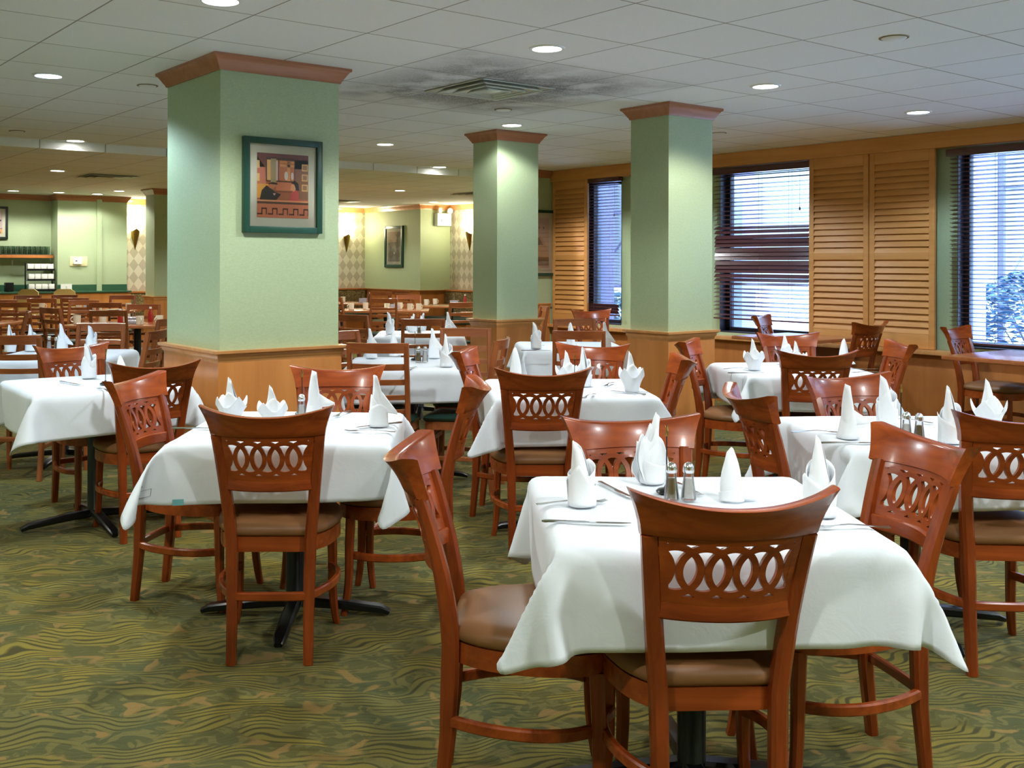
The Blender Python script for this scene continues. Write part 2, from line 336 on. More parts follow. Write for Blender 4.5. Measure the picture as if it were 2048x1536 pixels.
pillar('green pillar with wood base nearest the windows, in front of the middle window',5.625,6.10,4.93,5.29,CZ)
pillar('slim green pillar between the large pillar and the window pillar',5.63,6.095,6.83,7.16,CZ)
pillar('dim green pillar far back, partly hidden behind the large pillar',5.55,6.1,14.40,14.74,CB)
# ---------------- windows, blinds, shutters
def bar(mb,p,q,w): mb.sweep([p,q],(w,w))
for i,(y0,y1,z0,z1) in enumerate(WIN):
    o=struct(thing('window_%d'%(i+1),'x','x')); del o['label'],o['category']
    f=MB(); xw=X1+.10
    for a,b,c,d in ((y0,y0+.05,z0,z1),(y1-.05,y1,z0,z1),(y0,y1,z0,z0+.05),(y0,y1,z1-.05,z1)): f.box(xw,xw+.07,a,b,c,d,.004)
    f.build('window_frame',M['frame_w'],o); 
    MB().box(xw+.03,xw+.036,y0+.05,y1-.05,z0+.05,z1-.05).build('pane',M['pane'],o,smooth=0)
    j=MB(); j.box(X1-.001,xw,y0,y0+.004,z0,z1).box(X1-.001,xw,y1-.004,y1,z0,z1).box(X1-.001,xw,y0,y1,z0,z0+.012); j.build('window_reveal',M['frame_w'],o)
def blind(label,y0,y1,z0,z1,tiltf,pitch=.043,sag=0):
    t=thing('window_blind',label,'blind',(X1-.055,(y0+y1)/2,z0),0,'dark slatted window blinds'); h=(y1-y0)/2; H=z1-z0
    MB().box(-.035,.035,-h-.03,h+.03,H-.05,H+.01,.004).build('headrail',M['blind'],t)
    s=MB(); n=int((H-.07)/pitch)
    for k in range(n):
        z=H-.075-k*pitch; a=tiltf(k/(n-1)); m=Matrix.Translation((0,0,z+.004*math.sin(k*2.1)*sag))@Matrix.Rotation(a,4,'Y')@Matrix.Rotation(R(.25*sag*math.sin(k*1.7)),4,'X')
        s.box(-.024,.024,-h,h,-.0013,.0013,mat=m)
    s.build('slats',M['blind'],t,smooth=0)
    MB().box(-.025,.025,-h,h,H-.075-n*pitch-.008,H-.075-n*pitch+.008,.004).build('bottom_rail',M['blind'],t)
    c=MB()
    for yy in ([-h*.62,0,h*.62] if h>.4 else [-h*.5,h*.5]):
        for xx in (-.026,.026): c.tube([(xx,yy,H-.05),(xx,yy,H-.075-n*pitch)],.0012,5)
    c.build('ladder_cords',M['blind'],t)
    MB().tube([(-.04,h*-.86,H-.05),(-.042,h*-.86,H-.42)],.0015,5).lathe([(.002,0),(.008,-.008),(.008,-.03),(.003,-.034)],8,(-.042,h*-.86,H-.42)).build('pull_cord',M['blind'],t)
blind('dark slatted blind with open slats over the right-hand window',2.5,4.50,.72,2.37,lambda f:R(9),.036)
blind('dark slatted blind with closed tilted slats across the middle of the window behind the pillar',5.87,6.99,.82,2.375,lambda f:R(-16-56*max(0,1-abs(f-.57)/.22)**.5),.044,1)
blind('narrow dark slatted blind over the farthest window beside the single shutter',8.36,8.86,.80,2.40,lambda f:R(8+45*(f>.93)),.036)
def shutter(label,y0,y1,z0,z1):
    t=thing('louvred_shutter',label,'shutter',(X1-.085,(y0+y1)/2,z0),0,'wooden louvred shutters'); h=(y1-y0)/2;H=z1-z0
    f=MB(); sw=.05; zm=H*.465
    for a,b,c,d in ((-h,-h+sw,0,H),(h-sw,h,0,H),(-h+sw,h-sw,0,.13),(-h+sw,h-sw,zm-.03,zm+.03),(-h+sw,h-sw,H-.10,H)): f.box(-.016,.016,a,b,c,d,.003)
    f.build('stiles_and_rails',M['shutter'],t)
    l=MB()
    for lo,hi in ((.13,zm-.03),(zm+.03,H-.10)):
        n=round((hi-lo)/.056); p=(hi-lo)/n
        for k in range(n):
            m=Matrix.Translation((-.002,0,lo+p*(k+.5)))@Matrix.Rotation(R(22),4,'Y')
            l.box(-.004,.004,-h+sw-.004,h-sw+.004,-p*.60,p*.60,.0015,mat=m)
    l.build('louvers',M['shutter'],t)
    MB().box(.02,.024,-h+.02,h-.02,.02,H-.02).build('backing',M['panel_d'],t)
shutter('tall honey wood louvred shutter nearest the right-hand window',4.62,5.225,.675,2.40)
shutter('tall honey wood louvred shutter nearest the middle window, lit by a downlight',5.235,5.845,.675,2.40)
shutter('single tall louvred shutter by the far narrow window',8.83,9.43,.675,2.40)
# ---------------- outside
out=MB().box(9.0,60,-30,60,-.5,-.45).build('ground',plain('pale_pavement',(.55,.56,.62),.9),smooth=0); struct(out)
lav=plain('lavender_concrete',(.36,.34,.55),.8)
for nm,(y0,y1) in (('beside the right-hand window',(4.76,4.87)),('beside the middle window',(7.34,7.58)),('beside the far narrow window',(9.55,9.75))):
    c=thing('outdoor_column','pale lavender column standing outside '+nm,'column',(9.6,(y0+y1)/2,-.45),0,'columns outside the windows')
    MB().box(0,.25,-(y1-y0)/2,(y1-y0)/2,0,3.6,.01).build('column_shaft',lav,c); MB().box(-.05,.3,-(y1-y0)/2-.03,(y1-y0)/2+.03,0,.25,.01).build('column_base',lav,c)
def truss(label,x,y,wd,ht,seed):
    t=thing('lattice_tower',label,'tower',(x,y,-.45),0,'steel lattice towers outside'); st=plain('grey_violet_steel',(.16,.14,.26),.5,.3)
    for a,b in ((0,0),(wd,0),(wd,wd),(0,wd)): MB().box(a-.035,a+.035,-b-.035,-b+.035,0,ht,.005).build('post',st,t)
    d=MB(); n=int(ht/1.35)
    for k in range(n):
        z=k*1.35+.2; 
        for (a,b),(c,e) in (((0,0),(wd,0)),((0,0),(0,wd)),((0,wd),(wd,wd))):
            bar(d,(a,-b,z),(c,-e,z+1.2),.035) if k%2 else bar(d,(c,-e,z),(a,-b,z+1.2),.035)
            bar(d,(a,-b,z+1.25),(c,-e,z+1.25),.03)
    d.build('bracing',st,t)
truss('steel lattice tower seen through the right-hand window',13,6.10,1.5,7,1)
truss('steel lattice tower seen through the far narrow window',13.6,13.7,1.2,4.2,2)
def bush(label,x,y,rx,ry,h,seed,col,n=2600):
    random.seed(seed); t=thing('shrub',label,'shrub',(x,y,-.45),0,'shrubs outside the windows')
    s=MB()
    for k in range(26):
        a=random.uniform(0,6.28); e=random.uniform(.2,.95); p=(rx*e*math.cos(a)*.9,ry*e*math.sin(a)*.9,h*random.uniform(.6,1))
        s.tube([(random.uniform(-.1,.1),random.uniform(-.1,.1),0),(p[0]*.5,p[1]*.5,p[2]*.55),p],[.012,.008,.003],5)
    s.build('stems',plain('shrub_stem',(.08,.06,.07),.8),t)
    l=MB()
    for k in range(n):
        u=random.uniform(-1,1); a=random.uniform(0,6.28); rr=random.uniform(.55,1)**.5*math.sqrt(1-u*u*.8)
        c=Vector((rx*rr*math.cos(a),ry*rr*math.sin(a),h*.52+h*.48*u+random.uniform(-.05,.05)))
        m=Matrix.Rotation(random.uniform(0,6.28),3,'Z')@Matrix.Rotation(random.uniform(-1.2,1.2),3,'X'); L=random.uniform(.035,.07)
        V=[c+m@Vector(p) for p in ((-L,0,0),(0,-L*.42,.008),(L,0,0),(0,L*.42,.008))]; l.add(V,[(0,1,2,3)])
    o=l.build('foliage',plain('shrub_leaf_'+str(seed),col,.35),t,smooth=0); o['kind']='stuff'
bush('leafy shrub seen through the right-hand window',12.0,5.0,.9,1.1,1.75,1,(.025,.085,.17),5200)
bush('shrub at the lower right of the middle window',12.5,7.4,.5,.6,1.45,2,(.05,.15,.22),1800)
bush('teal hedge plant seen through the far narrow window',12.8,12.2,.6,.75,1.35,3,(.04,.17,.22),2600)
# ---------------- ceiling fittings
warm=(1,.98,.91); neut=(.95,.99,.99); cool=(.60,.78,1)
LM={}
for nm,c in (('warm',warm),('neut',neut),('cool',cool)): LM[nm]=plain('lamp_glow_'+nm,(1,1,1),.5,emit=9,ecol=c)
LMh=None
def downlight(x,y,z,col,kind,label,power=1.0,seen=True,r=.075):
    if seen:
        t=thing('downlight',label,'ceiling light',(x,y,z),0,'round recessed downlights')
        MB().lathe([(r,-.001),(r+.003,-.007),(r+.018,-.006),(r+.021,0.0),(r,.0)],28).build('trim_ring',M['white'],t)
        MB().lathe([(.001,-.0035),(r*.6,-.0045),(r+.001,-.0025),(r+.001,-.001)],28).build('lamp_lens',LM[kind],t)
    ld=bpy.data.lights.new('downlight_beam','SPOT'); ld.energy=power*LAMP; ld.color=col; ld.spot_size=R(146); ld.spot_blend=.32; ld.shadow_soft_size=.06
    lo=bpy.data.objects.new('downlight_beam',ld); COL.objects.link(lo)
    if seen: lo.parent=t; lo.location=(0,0,-.03)
    else: lo.location=(x,y,z-.03)
PW=48
DL=[(3.70,4.08,CZ,neut,'neut','downlight right of the square air vent, nearest the camera in its row',1.15),
(5.58,4.09,CZ,warm,'warm','bright downlight in front of the window pillar',.95),
(7.42,4.09,CZ,cool,'cool','bluish downlight nearest the window wall',1.0),
(5.52,6.51,CZ,neut,'neut','downlight directly in front of the slim middle pillar',.5),
(5.46,8.30,CZ,warm,'warm','small downlight between the large pillar and the slim pillar',1.0),
(1.85,6.53,CZ,cool,'cool','bluish downlight left of the large pillar',1.5),
(1.91,4.20,CZ,neut,'neut','downlight at the top edge above the large pillar, cut by the frame',1.25),
(3.04,9.86,CZ,warm,'warm','downlight glaring on the ceiling step at the left',1.2),
(7.25,9.86,CZ,warm,'warm','downlight glaring on the ceiling step right of the large pillar',1.2),
(3.59,12.3,CB,warm,'warm','downlight left of the far square vent',1.0),
(8.48,12.5,CB,neut,'neut','small far downlight left of the slim pillar, in the lower ceiling',1.0),
(10.5,14.45,CB,warm,'warm','farthest downlight, in front of the emergency light unit',.16),
(4.08,16.15,CB,warm,'warm','leftmost of the downlights above the service counter',.5),
(4.72,16.1,CB,warm,'warm','downlight above the carton rack on the counter',.5),
(5.30,16.1,CB,warm,'warm','downlight above the wall thermostat',.45),
(5.32,15.2,CB,warm,'warm','downlight beside the far dim pillar',.8)]
for x,y,z,c,k,lb,p in DL: downlight(x,y,z,c,k,lb,p*PW)
for x,y,c in ((.1,4.1,warm),(0,1.2,warm),(1.9,.6,neut),(3.8,.4,neut),(5.6,1.5,warm),(7.4,1.3,cool),(1.9,-1,warm),(5,-1,warm),(7.4,6.5,cool),(7.3,8.35,neut),(-.4,7.5,warm),(.6,10.5,warm),(7.4,-.8,warm)): downlight(x,y,CZ,c,'warm','',PW*1.1,seen=False)  # unseen beams; the one behind the slim pillar added to brighten the car print
for x,y in ((1.0,13.5),(6.2,12.2),(6.8,15.6),(9.0,15.8),(8.7,11.3)): downlight(x,y,CB,warm,'warm','',PW*.9,seen=False)
def cover(x,y,z,label,r=.055):
    t=thing('sprinkler_cover',label,'ceiling cover',(x,y,z),0,'round ceiling covers')
    MB().lathe([(.001,-.009),(r-.006,-.009),(r,-.005),(r,-.003)],28).build('cover_plate',M['white'],t); MB().lathe([(r+.004,-.004),(r+.010,-.004),(r+.012,0),(r+.004,0)],28).build('cover_ring',plain('aged_ring',(.22,.17,.09),.6),t)
cover(4.894,2.825,CZ,'round sprinkler cover with rusty rim in a ceiling tile at the upper right',.06)
cover(2.46,6.508,CZ,'round sprinkler cover left of the large pillar crown')
cover(4.92,5.90,CZ,'round sprinkler cover just behind the square air vent')
cover(2.42,9.46,CZ,'round sprinkler cover at the far left ceiling')
cover(7.26,5.80,CZ,'round sprinkler cover right of the window pillar crown')
cover(7.95,9.4,CZ,'small round cover near the ceiling step by the slim pillar')
# main square diffuser
t=thing('air_vent','square ceiling air vent with nested louvres and sooty tiles around it','air vent',(4.282,5.275,CZ),0,'square ceiling vents')
def frustum(mb,a,b,z0,z1,th=.004):
    for (p,q) in (((a,z0),(b,z1)),):
        V=[]
        for hh,zz in ((a,z0),(b,z1),(b-th*.3,z1+th),(a-th*.3,z0+th)): V+=[(-hh,-hh,zz),(hh,-hh,zz),(hh,hh,zz),(-hh,hh,zz)]
        F=[]
        for L_ in range(4):
            for k in range(4): F.append((L_*4+k,L_*4+(k+1)%4,((L_+1)%4)*4+(k+1)%4,((L_+1)%4)*4+k))
        mb.add(V,F)
b_=MB(); b_.box(-.31,.31,-.31,.31,.2,.21).box(-.31,-.30,-.31,.31,0,.2).box(.30,.31,-.31,.31,0,.2).box(-.31,.31,-.31,-.30,0,.2).box(-.31,.31,.30,.31,0,.2); b_.build('duct_box',M['dark'],t,smooth=0)
vm=plain('vent_enamel',(.68,.70,.62),.35)
for a,b,z0,z1 in ((.304,.262,-.004,.03),(.245,.19,-.014,.028),(.172,.12,-.018,.024),(.104,.07,-.020,.01)):
    f_=MB(); frustum(f_,a,b,z0,z1)
    for q0,q1,q2,q3 in ((-a,a,-a,-a+.007),(-a,a,a-.007,a),(-a,-a+.007,-a,a),(a-.007,a,-a,a)): f_.box(q0,q1,q2,q3,z0-.003,z0+.001)
    f_.build('louvre_frame',vm,t,smooth=0)
MB().box(-.055,.055,-.055,.055,-.016,-.010,.002).build('centre_plate',vm,t); 
s_=MB(); s_.tube([(0,0,.005),(0,0,.2)],.012,8); [s_.tube([(0,0,.03),(.28*a,.28*b,.05)],.004,6) for a,b in ((1,1),(-1,1),(1,-1),(-1,-1))]; s_.build('hanger',M['dark'],t)
def vent2(x,y,z,label):
    t=thing('air_vent',label,'air vent',(x,y,z),0,'square ceiling vents'); MB().box(-.27,.27,-.27,.27,-.006,-.001).build('back_plate',M['dark'],t,smooth=0)
    for a,b in ((.30,.25),(.21,.16),(.13,.09)):
        f_=MB(); frustum(f_,a,b,-.016,-.004); f_.build('louvre_frame',vm,t,smooth=0)
vent2(4.32,12.75,CB,'square air vent far back at the left, above the ladder-back chairs')
vent2(9.8,12.35,CB,'square air vent in the bluish lower ceiling beside the slim pillar')
vent2(9.1,15.3,CB,'square air vent at the far edge beside the large pillar')
# ---------------- framed prints
def framed(name,label,w,h,loc,rz,fw,mw,paint,fmat):
    """local frame: hangs on the plane y=0, faces -y"""
    t=thing(name,label,'picture',loc,rz,'framed prints')
    f=MB(); d=.035
    for a,b,c,e in ((-w/2,-w/2+fw,-h/2,h/2),(w/2-fw,w/2,-h/2,h/2),(-w/2+fw,w/2-fw,-h/2,-h/2+fw),(-w/2+fw,w/2-fw,h/2-fw,h/2)): f.box(a,b,-d,0,c,e,.003)
    f.build('frame',fmat,t); MB().box(-w/2+fw,w/2-fw,-.016,-.004,-h/2+fw,h/2-fw).build('mat_board',M['mat'],t,smooth=0)
    pw,ph=w-2*fw-2*mw,h-2*fw-2*mw
    mats=[];mb=MB(); cache={}
    def px_(poly,col,layer):
        if col not in cache: cache[col]=len(mats); mats.append(plain('print_ink',(min(1,col[0]*1.25),col[1],col[2]*.85),.55))
        mb.cur=cache[col]; y=-.0165-.0002*layer
        mb.add([((u-.5)*pw,y,(v-.5)*ph) for u,v in poly],[tuple(range(len(poly)))])
    paint(px_); mb.build('print',None,t,smooth=0,mats=mats)
    g=MB().box(-w/2+fw*.9,w/2-fw*.9,-.024,-.0225,-h/2+fw*.9,h/2-fw*.9); gm=bpy.data.materials.get('picture_glazing')
    if not gm: gm=thin('picture_glazing',(1,1,1),.03)
    g.build('glazing',gm,t,smooth=0); return t
def rc(a,b,c,d): return [(a,b),(c,b),(c,d),(a,d)]
def couple(P):
    P(rc(0,0,1,1),(.45,.16,.07),0); P(rc(0,.78,1,1),(.20,.07,.07),1); P([(0,.3),(.2,.3),(.14,.8),(0,.95)],(.62,.24,.16),1); P(rc(0,.3,.22,.52),(.85,.45,.10),2)
    P(rc(.74,.3,1,.92),(.28,.14,.07),1)
    for v in (.80,.64,.48): P(rc(.87,v-.05,.99,v+.06),(.72,.50,.22),2); P(rc(.89,v-.03,.97,v+.04),(.35,.2,.1),3)
    for v in (.82,.62): P(rc(0,v-.06,.05,v+.06),(.85,.65,.3),2)
    P(rc(.17,.56,.74,.94),(.10,.05,.04),2); P(rc(.19,.58,.40,.90),(.80,.55,.20),3); P(rc(.26,.50,.37,.92),(.45,.42,.25),4); P(rc(.36,.58,.40,.88),(.75,.65,.6),5)
    P(rc(.42,.58,.72,.90),(.62,.22,.08),3); P(rc(.44,.80,.72,.84),(.85,.42,.15),4); P(rc(.44,.86,.72,.89),(.85,.42,.15),4); P(rc(.58,.58,.64,.88),(.85,.42,.15),4)
    ell=lambda cx,cy,rx,ry,n=18:[(cx+rx*math.cos(6.283*k/n),cy+ry*math.sin(6.283*k/n)) for k in range(n)]
    P(ell(.56,.66,.035,.07),(.85,.88,.92),5); P(ell(.68,.66,.025,.06),(.85,.80,.85),5); P(rc(.36,.42,.66,.56),(.70,.25,.12),4); P(rc(.3,.40,.68,.425),(.3,.1,.05),5)
    P([(.05,.27),(.09,.42),(.18,.50),(.26,.46),(.34,.40),(.46,.37),(.36,.27)],(.035,.022,.02),6); P([(.2,.50),(.30,.52),(.36,.49),(.30,.44),(.24,.46)],(.62,.25,.12),7); P([(.20,.53),(.30,.555),(.38,.54),(.40,.52),(.3,.52)],(.06,.03,.02),8); P([(.30,.38),(.36,.38),(.33,.345)],(.75,.55,.6),8)
    P([(.62,.27),(.66,.40),(.72,.46),(.80,.42),(.82,.27)],(.62,.10,.09),6); P([(.64,.44),(.66,.53),(.73,.56),(.76,.48),(.72,.42)],(.80,.42,.22),7); P([(.67,.55),(.72,.60),(.80,.55),(.82,.44),(.76,.44),(.72,.53)],(.03,.02,.02),8)
    P(rc(0,.25,1,.275),(.80,.38,.20),9); P(rc(0,.215,1,.25),(.12,.06,.04),9); P(rc(0,0,1,.215),(.62,.22,.11),9)
    for k in range(5):
        u=k*.205; 
        for a in (rc(u,.045,u+.10,.068),rc(u+.082,.045,u+.102,.15),rc(u+.082,.13,u+.185,.152),rc(u+.167,.045,u+.187,.15)): P([(min(p,1),q) for p,q in a],(.10,.03,.025),10)
framed('framed_print','green framed print of a couple seated at a bar, on the large pillar',.492,.53,(2.772,5.275,1.836),0,.035,.05,couple,M['pframe'])
def bassist(P):
    P(rc(0,0,1,1),(.10,.06,.035),0); P([(.0,.62),(0,.92),(.25,1),(.8,1),(.78,.66),(.1,.64)],(.50,.23,.10),1); P([(.12,.38),(.2,.62),(.62,.62),(.7,.3)],(.22,.17,.14),2)
    P([(.02,0),(.08,.44),(.25,.52),(.42,.44),(.7,.30),(.78,0)],(.03,.032,.035),3); P([(.24,.5),(.26,.60),(.36,.62),(.40,.52),(.32,.46)],(.25,.13,.08),4); P([(.72,.0),(.70,.6),(.78,.98),(.86,.98),(.84,.6),(1,.3),(1,0)],(.02,.015,.012),5)
    P([(.45,.30),(.56,.34),(.60,.28),(.52,.24)],(.6,.55,.5),6); P([(.68,.9),(.78,.94),(.82,.88),(.72,.84)],(.15,.07,.03),6)
framed('framed_print','tall dark framed print of a bass player on the far green wall',.60,.76,(10.72,15.97,1.71),R(-90),.05,.055,bassist,M['pframe'])
def bandsman(P):
    P(rc(0,0,1,1),(.62,.60,.66),0); P(rc(0,0,1,.22),(.75,.5,.25),1); P(rc(.0,.22,1,.25),(.2,.2,.25),2)
    P([(.72,.02),(.70,.5),(.74,.78),(.84,.80),(.90,.5),(.96,.02)],(.03,.03,.04),3); P([(.74,.76),(.76,.92),(.86,.93),(.88,.8)],(.5,.3,.2),4); P(rc(.72,.88,.90,.96),(.04,.04,.05),5); P([(.56,.02),(.52,.5),(.6,.7),(.68,.5),(.7,.02)],(.65,.3,.2),4); P([(.84,.7),(.98,.62),(.97,.56),(.84,.6)],(.03,.03,.04),5)
framed('framed_print','framed print of a street figure above the glass shelf at far left',.8,.50,(3.80,16.95,2.01),0,.035,.045,bandsman,plain('black_green_frame',(.01,.02,.015),.4))
def car(P):
    P(rc(0,0,1,1),(.60,.58,.60),0); P(rc(0,0,1,.22),(.10,.09,.10),1); P(rc(0,.0,1,.06),(.45,.42,.40),2); P([(0,.22),(0,.42),(.2,.62),(.75,.62),(.95,.42),(1,.22)],(.55,.42,.30),2); P([(.15,.46),(.25,.60),(.7,.60),(.82,.46)],(.12,.11,.12),3); P([(.4,.46),(.44,.60),(.5,.60),(.48,.46)],(.6,.5,.4),4)
    for k in range(6): P([(.12+k*.14,.82),(.16+k*.14,.82),(.14+k*.14,.76)],(.10,.09,.10),3)
framed('framed_print','framed print of an old car, half hidden behind the single shutter',.72,.80,(8.33,9.45,1.655),0,.035,.06,car,M['pframe'])
# ---------------- sconces, emergency light, thermostat
glow=plain('sconce_glow',(1,1,1),.5,emit=16,ecol=(1,.88,.62))
def sconce(label,loc,rz):
    t=thing('wall_sconce',label,'wall lamp',loc,rz,'gold cone wall sconces')
    # gold half cone, tip down, faces -y
    V=[(0,0,0),(0,-.03,0)]; m=MB(); n=8; pr=[(math.cos(math.pi*k/n)*.075,-math.sin(math.pi*k/n)*.07,.36-.05*abs(math.cos(math.pi*k/n))) for k in range(n+1)]
    m.add([(0,0,0)]+pr,[(0,k+1,k+2) for k in range(n)]+[tuple(range(1,n+2))]); m.build('gold_cone',M['brass'],t)
    g=MB().grid(lambda u,v:(math.cos(math.pi*u)*(.055+.045*v**.7),-.004-math.sin(math.pi*u)*(.05+.035*v),.33+.23*v-(.04*abs(math.cos(math.pi*u))*(1-v))),13,6); 
    o=g.build('frosted_shade',glow,t)
    ld=bpy.data.lights.new('sconce_bulb','POINT'); ld.energy=6*LAMP; ld.color=(1,.86,.60); ld.shadow_soft_size=.05; lo=bpy.data.objects.new('sconce_bulb',ld); COL.objects.link(lo); lo.parent=t; lo.location=(0,-.16,.52)
sconce('gold cone sconce glowing on the harlequin strip at the far left',(6.22,16.995,1.61),0)
sconce('gold cone sconce beside the large pillar, on the far harlequin wall',(10.31,16.995,1.60),0)
sconce('gold cone sconce just left of the slim pillar',(XB-.005,14.57,1.62),R(-90))
t=thing('emergency_light','white twin-headed emergency light box high on the far green wall','emergency light',(11.18,15.15,2.08),0)
MB().box(-.155,.155,-.10,0,0,.225,.006).build('battery_box',M['white'],t); MB().box(-.07,-.06,-.103,-.10,.08,.11).build('indicator',M['dark'],t)
for sx in (-.11,.13):
    h=MB(); h.lathe([(.02,0),(.05,.02),(.056,.05),(.05,.055)],16); hd=h.build('lamp_head',M['white'],t); hd.location=(sx,-.06,.28); hd.rotation_euler=(R(100),0,R(20 if sx<0 else -10))
    MB().tube([(sx,-.05,.225),(sx,-.05,.29)],.012,8).build('swivel_arm',M['white'],t)
t=thing('thermostat','cream thermostat plate on the far green wall by the counter','thermostat',(5.17,16.6,1.345),0)
cm=plain('cream_plastic',(.78,.70,.40),.5); MB().box(-.135,.135,-.012,0,0,.15,.004).build('wall_plate',cm,t); MB().box(-.085,.045,-.04,-.012,.03,.12,.004).build('control_unit',M['white'],t); MB().box(-.06,-.03,-.042,-.04,.075,.09).build('display',M['dark'],t)
# ---------------- service counter at far left
t=thing('service_counter','green-topped wooden service counter along the far left wall','counter',(3.0,16.6,0))
MB().box(-4.3,2.94,-.22,-.001,.93,.955,.004).box(-4.3,1.84,.0,.345,.93,.955,.004).build('countertop',M['green_counter'],t)
MB().box(-4.3,1.84,.335,.349,.955,1.055).box(1.852,2.94,-.012,-.001,.955,1.055).build('backsplash',M['green_counter'],t)
MB().box(-4.3,2.93,-.20,-.18,0,.925).box(2.91,2.93,-.18,-.001,0,.925).build('front_panel',M['panel'],t)
t=thing('wall_shelf','wooden wall shelf holding rows of glasses at far left','shelf',(3.0,16.94,1.47)); MB().box(-4.3,1.83,-.19,.0,0,.05,.004).build('shelf_board',M['panel_d'],t); MB().box(-4.3,1.83,-.195,.0,.051,.056).build('glass_liner',M['glass'],t)
ORD='first second third fourth fifth sixth seventh eighth ninth tenth eleventh twelfth thirteenth fourteenth'.split()
gl=MB().lathe([(.026,0),(.030,.002),(.034,.10),(.037,.125),(.0345,.125),(.031,.10),(.0265,.01),(.001,.008)],16).build('drinking_glass',M['glass'])
gx=[(3.74+.078*i,yy) for yy in (16.795,16.875) for i in range(14)]
for k,(x,y) in enumerate(gx):
    o=gl if k==0 else gl.copy()
    if k: COL.objects.link(o)
    o.location=(x,y,1.5265); tag(o,'clear drinking glass, %s from the right in the %s row on the far left shelf'%(ORD[13-k%14],'front' if k<14 else 'back'),'glass','drinking glasses on the shelf')
# carton rack
t=thing('carton_rack','black three-tier rack of white cartons on the service counter','rack',(4.60,16.62,.955))
def shelfz(k): return .01+k*.155
f=MB()
for sx in (-.20,.20): f.box(sx-.008,sx+.008,.08,.10,0,.44).box(sx-.008,sx+.008,-.09,.10,0,.012)
for k in range(3): f.box(-.205,.205,-.09+k*.03,.10,shelfz(k),shelfz(k)+.01).box(-.205,.205,-.095+k*.03,-.085+k*.03,shelfz(k),shelfz(k)+.03)
f.build('rack_frame',M['black'],t)
ct=MB().box(-.042,.042,-.05,.05,0,.095,.006).build('carton',M['paper'])
kk=0
for k in range(3):
    for i in range(4):
        o=ct if kk==0 else ct.copy()
        if kk: COL.objects.link(o)
        o.location=(4.60-.145+i*.097,16.62-.025+k*.03,.955+shelfz(k)+.0105); o.rotation_euler=(0,0,R((-4,3,-2,5)[(i+k)%4])); kk+=1
        tag(o,'%s white carton on the %s tier of the counter rack'%(('leftmost','second','third','rightmost')[i],('bottom','middle','top')[k]),'carton','white cartons in the rack')
t=thing('desk_sign','small white paper sign with a bow motif leaning on the counter','sign',(4.955,16.5,.956)); MB().box(-.085,.085,0,.004,0,.115).build('card',M['paper'],t,smooth=0); MB().add([(-.02,-.001,.05),(0,-.001,.08),(.02,-.001,.05),(.0,-.001,.07)],[(0,1,2,3)]).add([(-.01,-.001,.02),(0,-.001,.06),(.012,-.001,.02),(.0,-.001,.045)],[(0,1,2,3)]).build('printed_motif',plain('print_grey',(.25,.25,.15),.6),t,smooth=0)
t=thing('countertop_speaker','small black box speaker on the far left counter','speaker',(4.15,16.66,.956)); MB().box(-.06,.06,-.05,.05,0,.14,.008).build('speaker_body',M['black'],t); MB().lathe([(.001,0),(.01,.0),(.01,-.003)],12,(0,-.052,.02)).build('badge',M['chrome'],t)
o=MB().box(-.012,.012,-.006,0,0,.075,.004).build('wall_hook',M['white'],None,loc=(4.27,16.949,1.36)); tag(o,'small white hook under the far left shelf','hook')
# booths
def booth_bench(label,loc,rz,L_):
    t=thing('booth_bench',label,'bench',loc,rz,'patterned booth benches')
    MB().box(-L_/2,L_/2,-.14,-.001,.40,.90,.02).build('backrest',M['booth'],t); MB().box(-L_/2,L_/2,-.58,-.141,.36,.47,.025).build('seat',M['vinyl_g'],t); MB().box(-L_/2,L_/2,-.52,-.01,0,.36).build('base',M['panel_d'],t)
    MB().box(-L_/2,L_/2,-.15,-.001,.901,.93,.004).build('top_rail',M['panel_d'],t)
booth_bench('patterned booth bench under the far harlequin wall',(8.3,16.998,0),0,4.7)
booth_bench('patterned booth bench under the right far harlequin wall',(XB-.002,14.55,0),R(-90),1.15)
# ================================================================ CHAIRS
def cr_(P,n):
    """Catmull-Rom through points"""
    P=[Vector(p) for p in P]; o=[]
    for i in range(len(P)-1):
        a=P[max(i-1,0)];b=P[i];c=P[i+1];d=P[min(i+2,len(P)-1)]
        for k in range(n):
            t=k/n; o.append(.5*((2*b)+(c-a)*t+(2*a-5*b+4*c-d)*t*t+(3*b-a-3*c+d)*t**3))
    o.append(P[-1]); return o
def lerp(tab,z):
    for (a,b),(c,d) in zip(tab,tab[1:]):
        if z<=c: return b+(d-b)*(z-a)/(c-a)
    return tab[-1][1]
YB=[(0,-.228),(.2,-.208),(.43,-.2),(.52,-.206),(.62,-.224),(.72,-.248),(.8,-.272),(.9,-.306),(.92,-.314)]
XP=[(0,.134),(.2,.134),(.43,.138),(.62,.156),(.72,.166),(.81,.176),(.9,.19)]
def surf(x,z): return lerp(YB,z)+1.7*(x*x-lerp(XP,z)**2)
def seat_outline(s=1.0,rear=-.195):
    half=[(.0,rear),(.115,rear),(.150,rear+.018),(.195,-.11),(.222,-.01),(.226,.08),(.205,.165),(.155,.217),(.08,.236),(0,.240)]
    h=cr_([(a,b,0) for a,b in half],4); pts=[(p.x*s,(p.y-.02)*s+.02) for p in h]
    return pts+[(-x,y) for x,y in pts[-2:0:-1]]
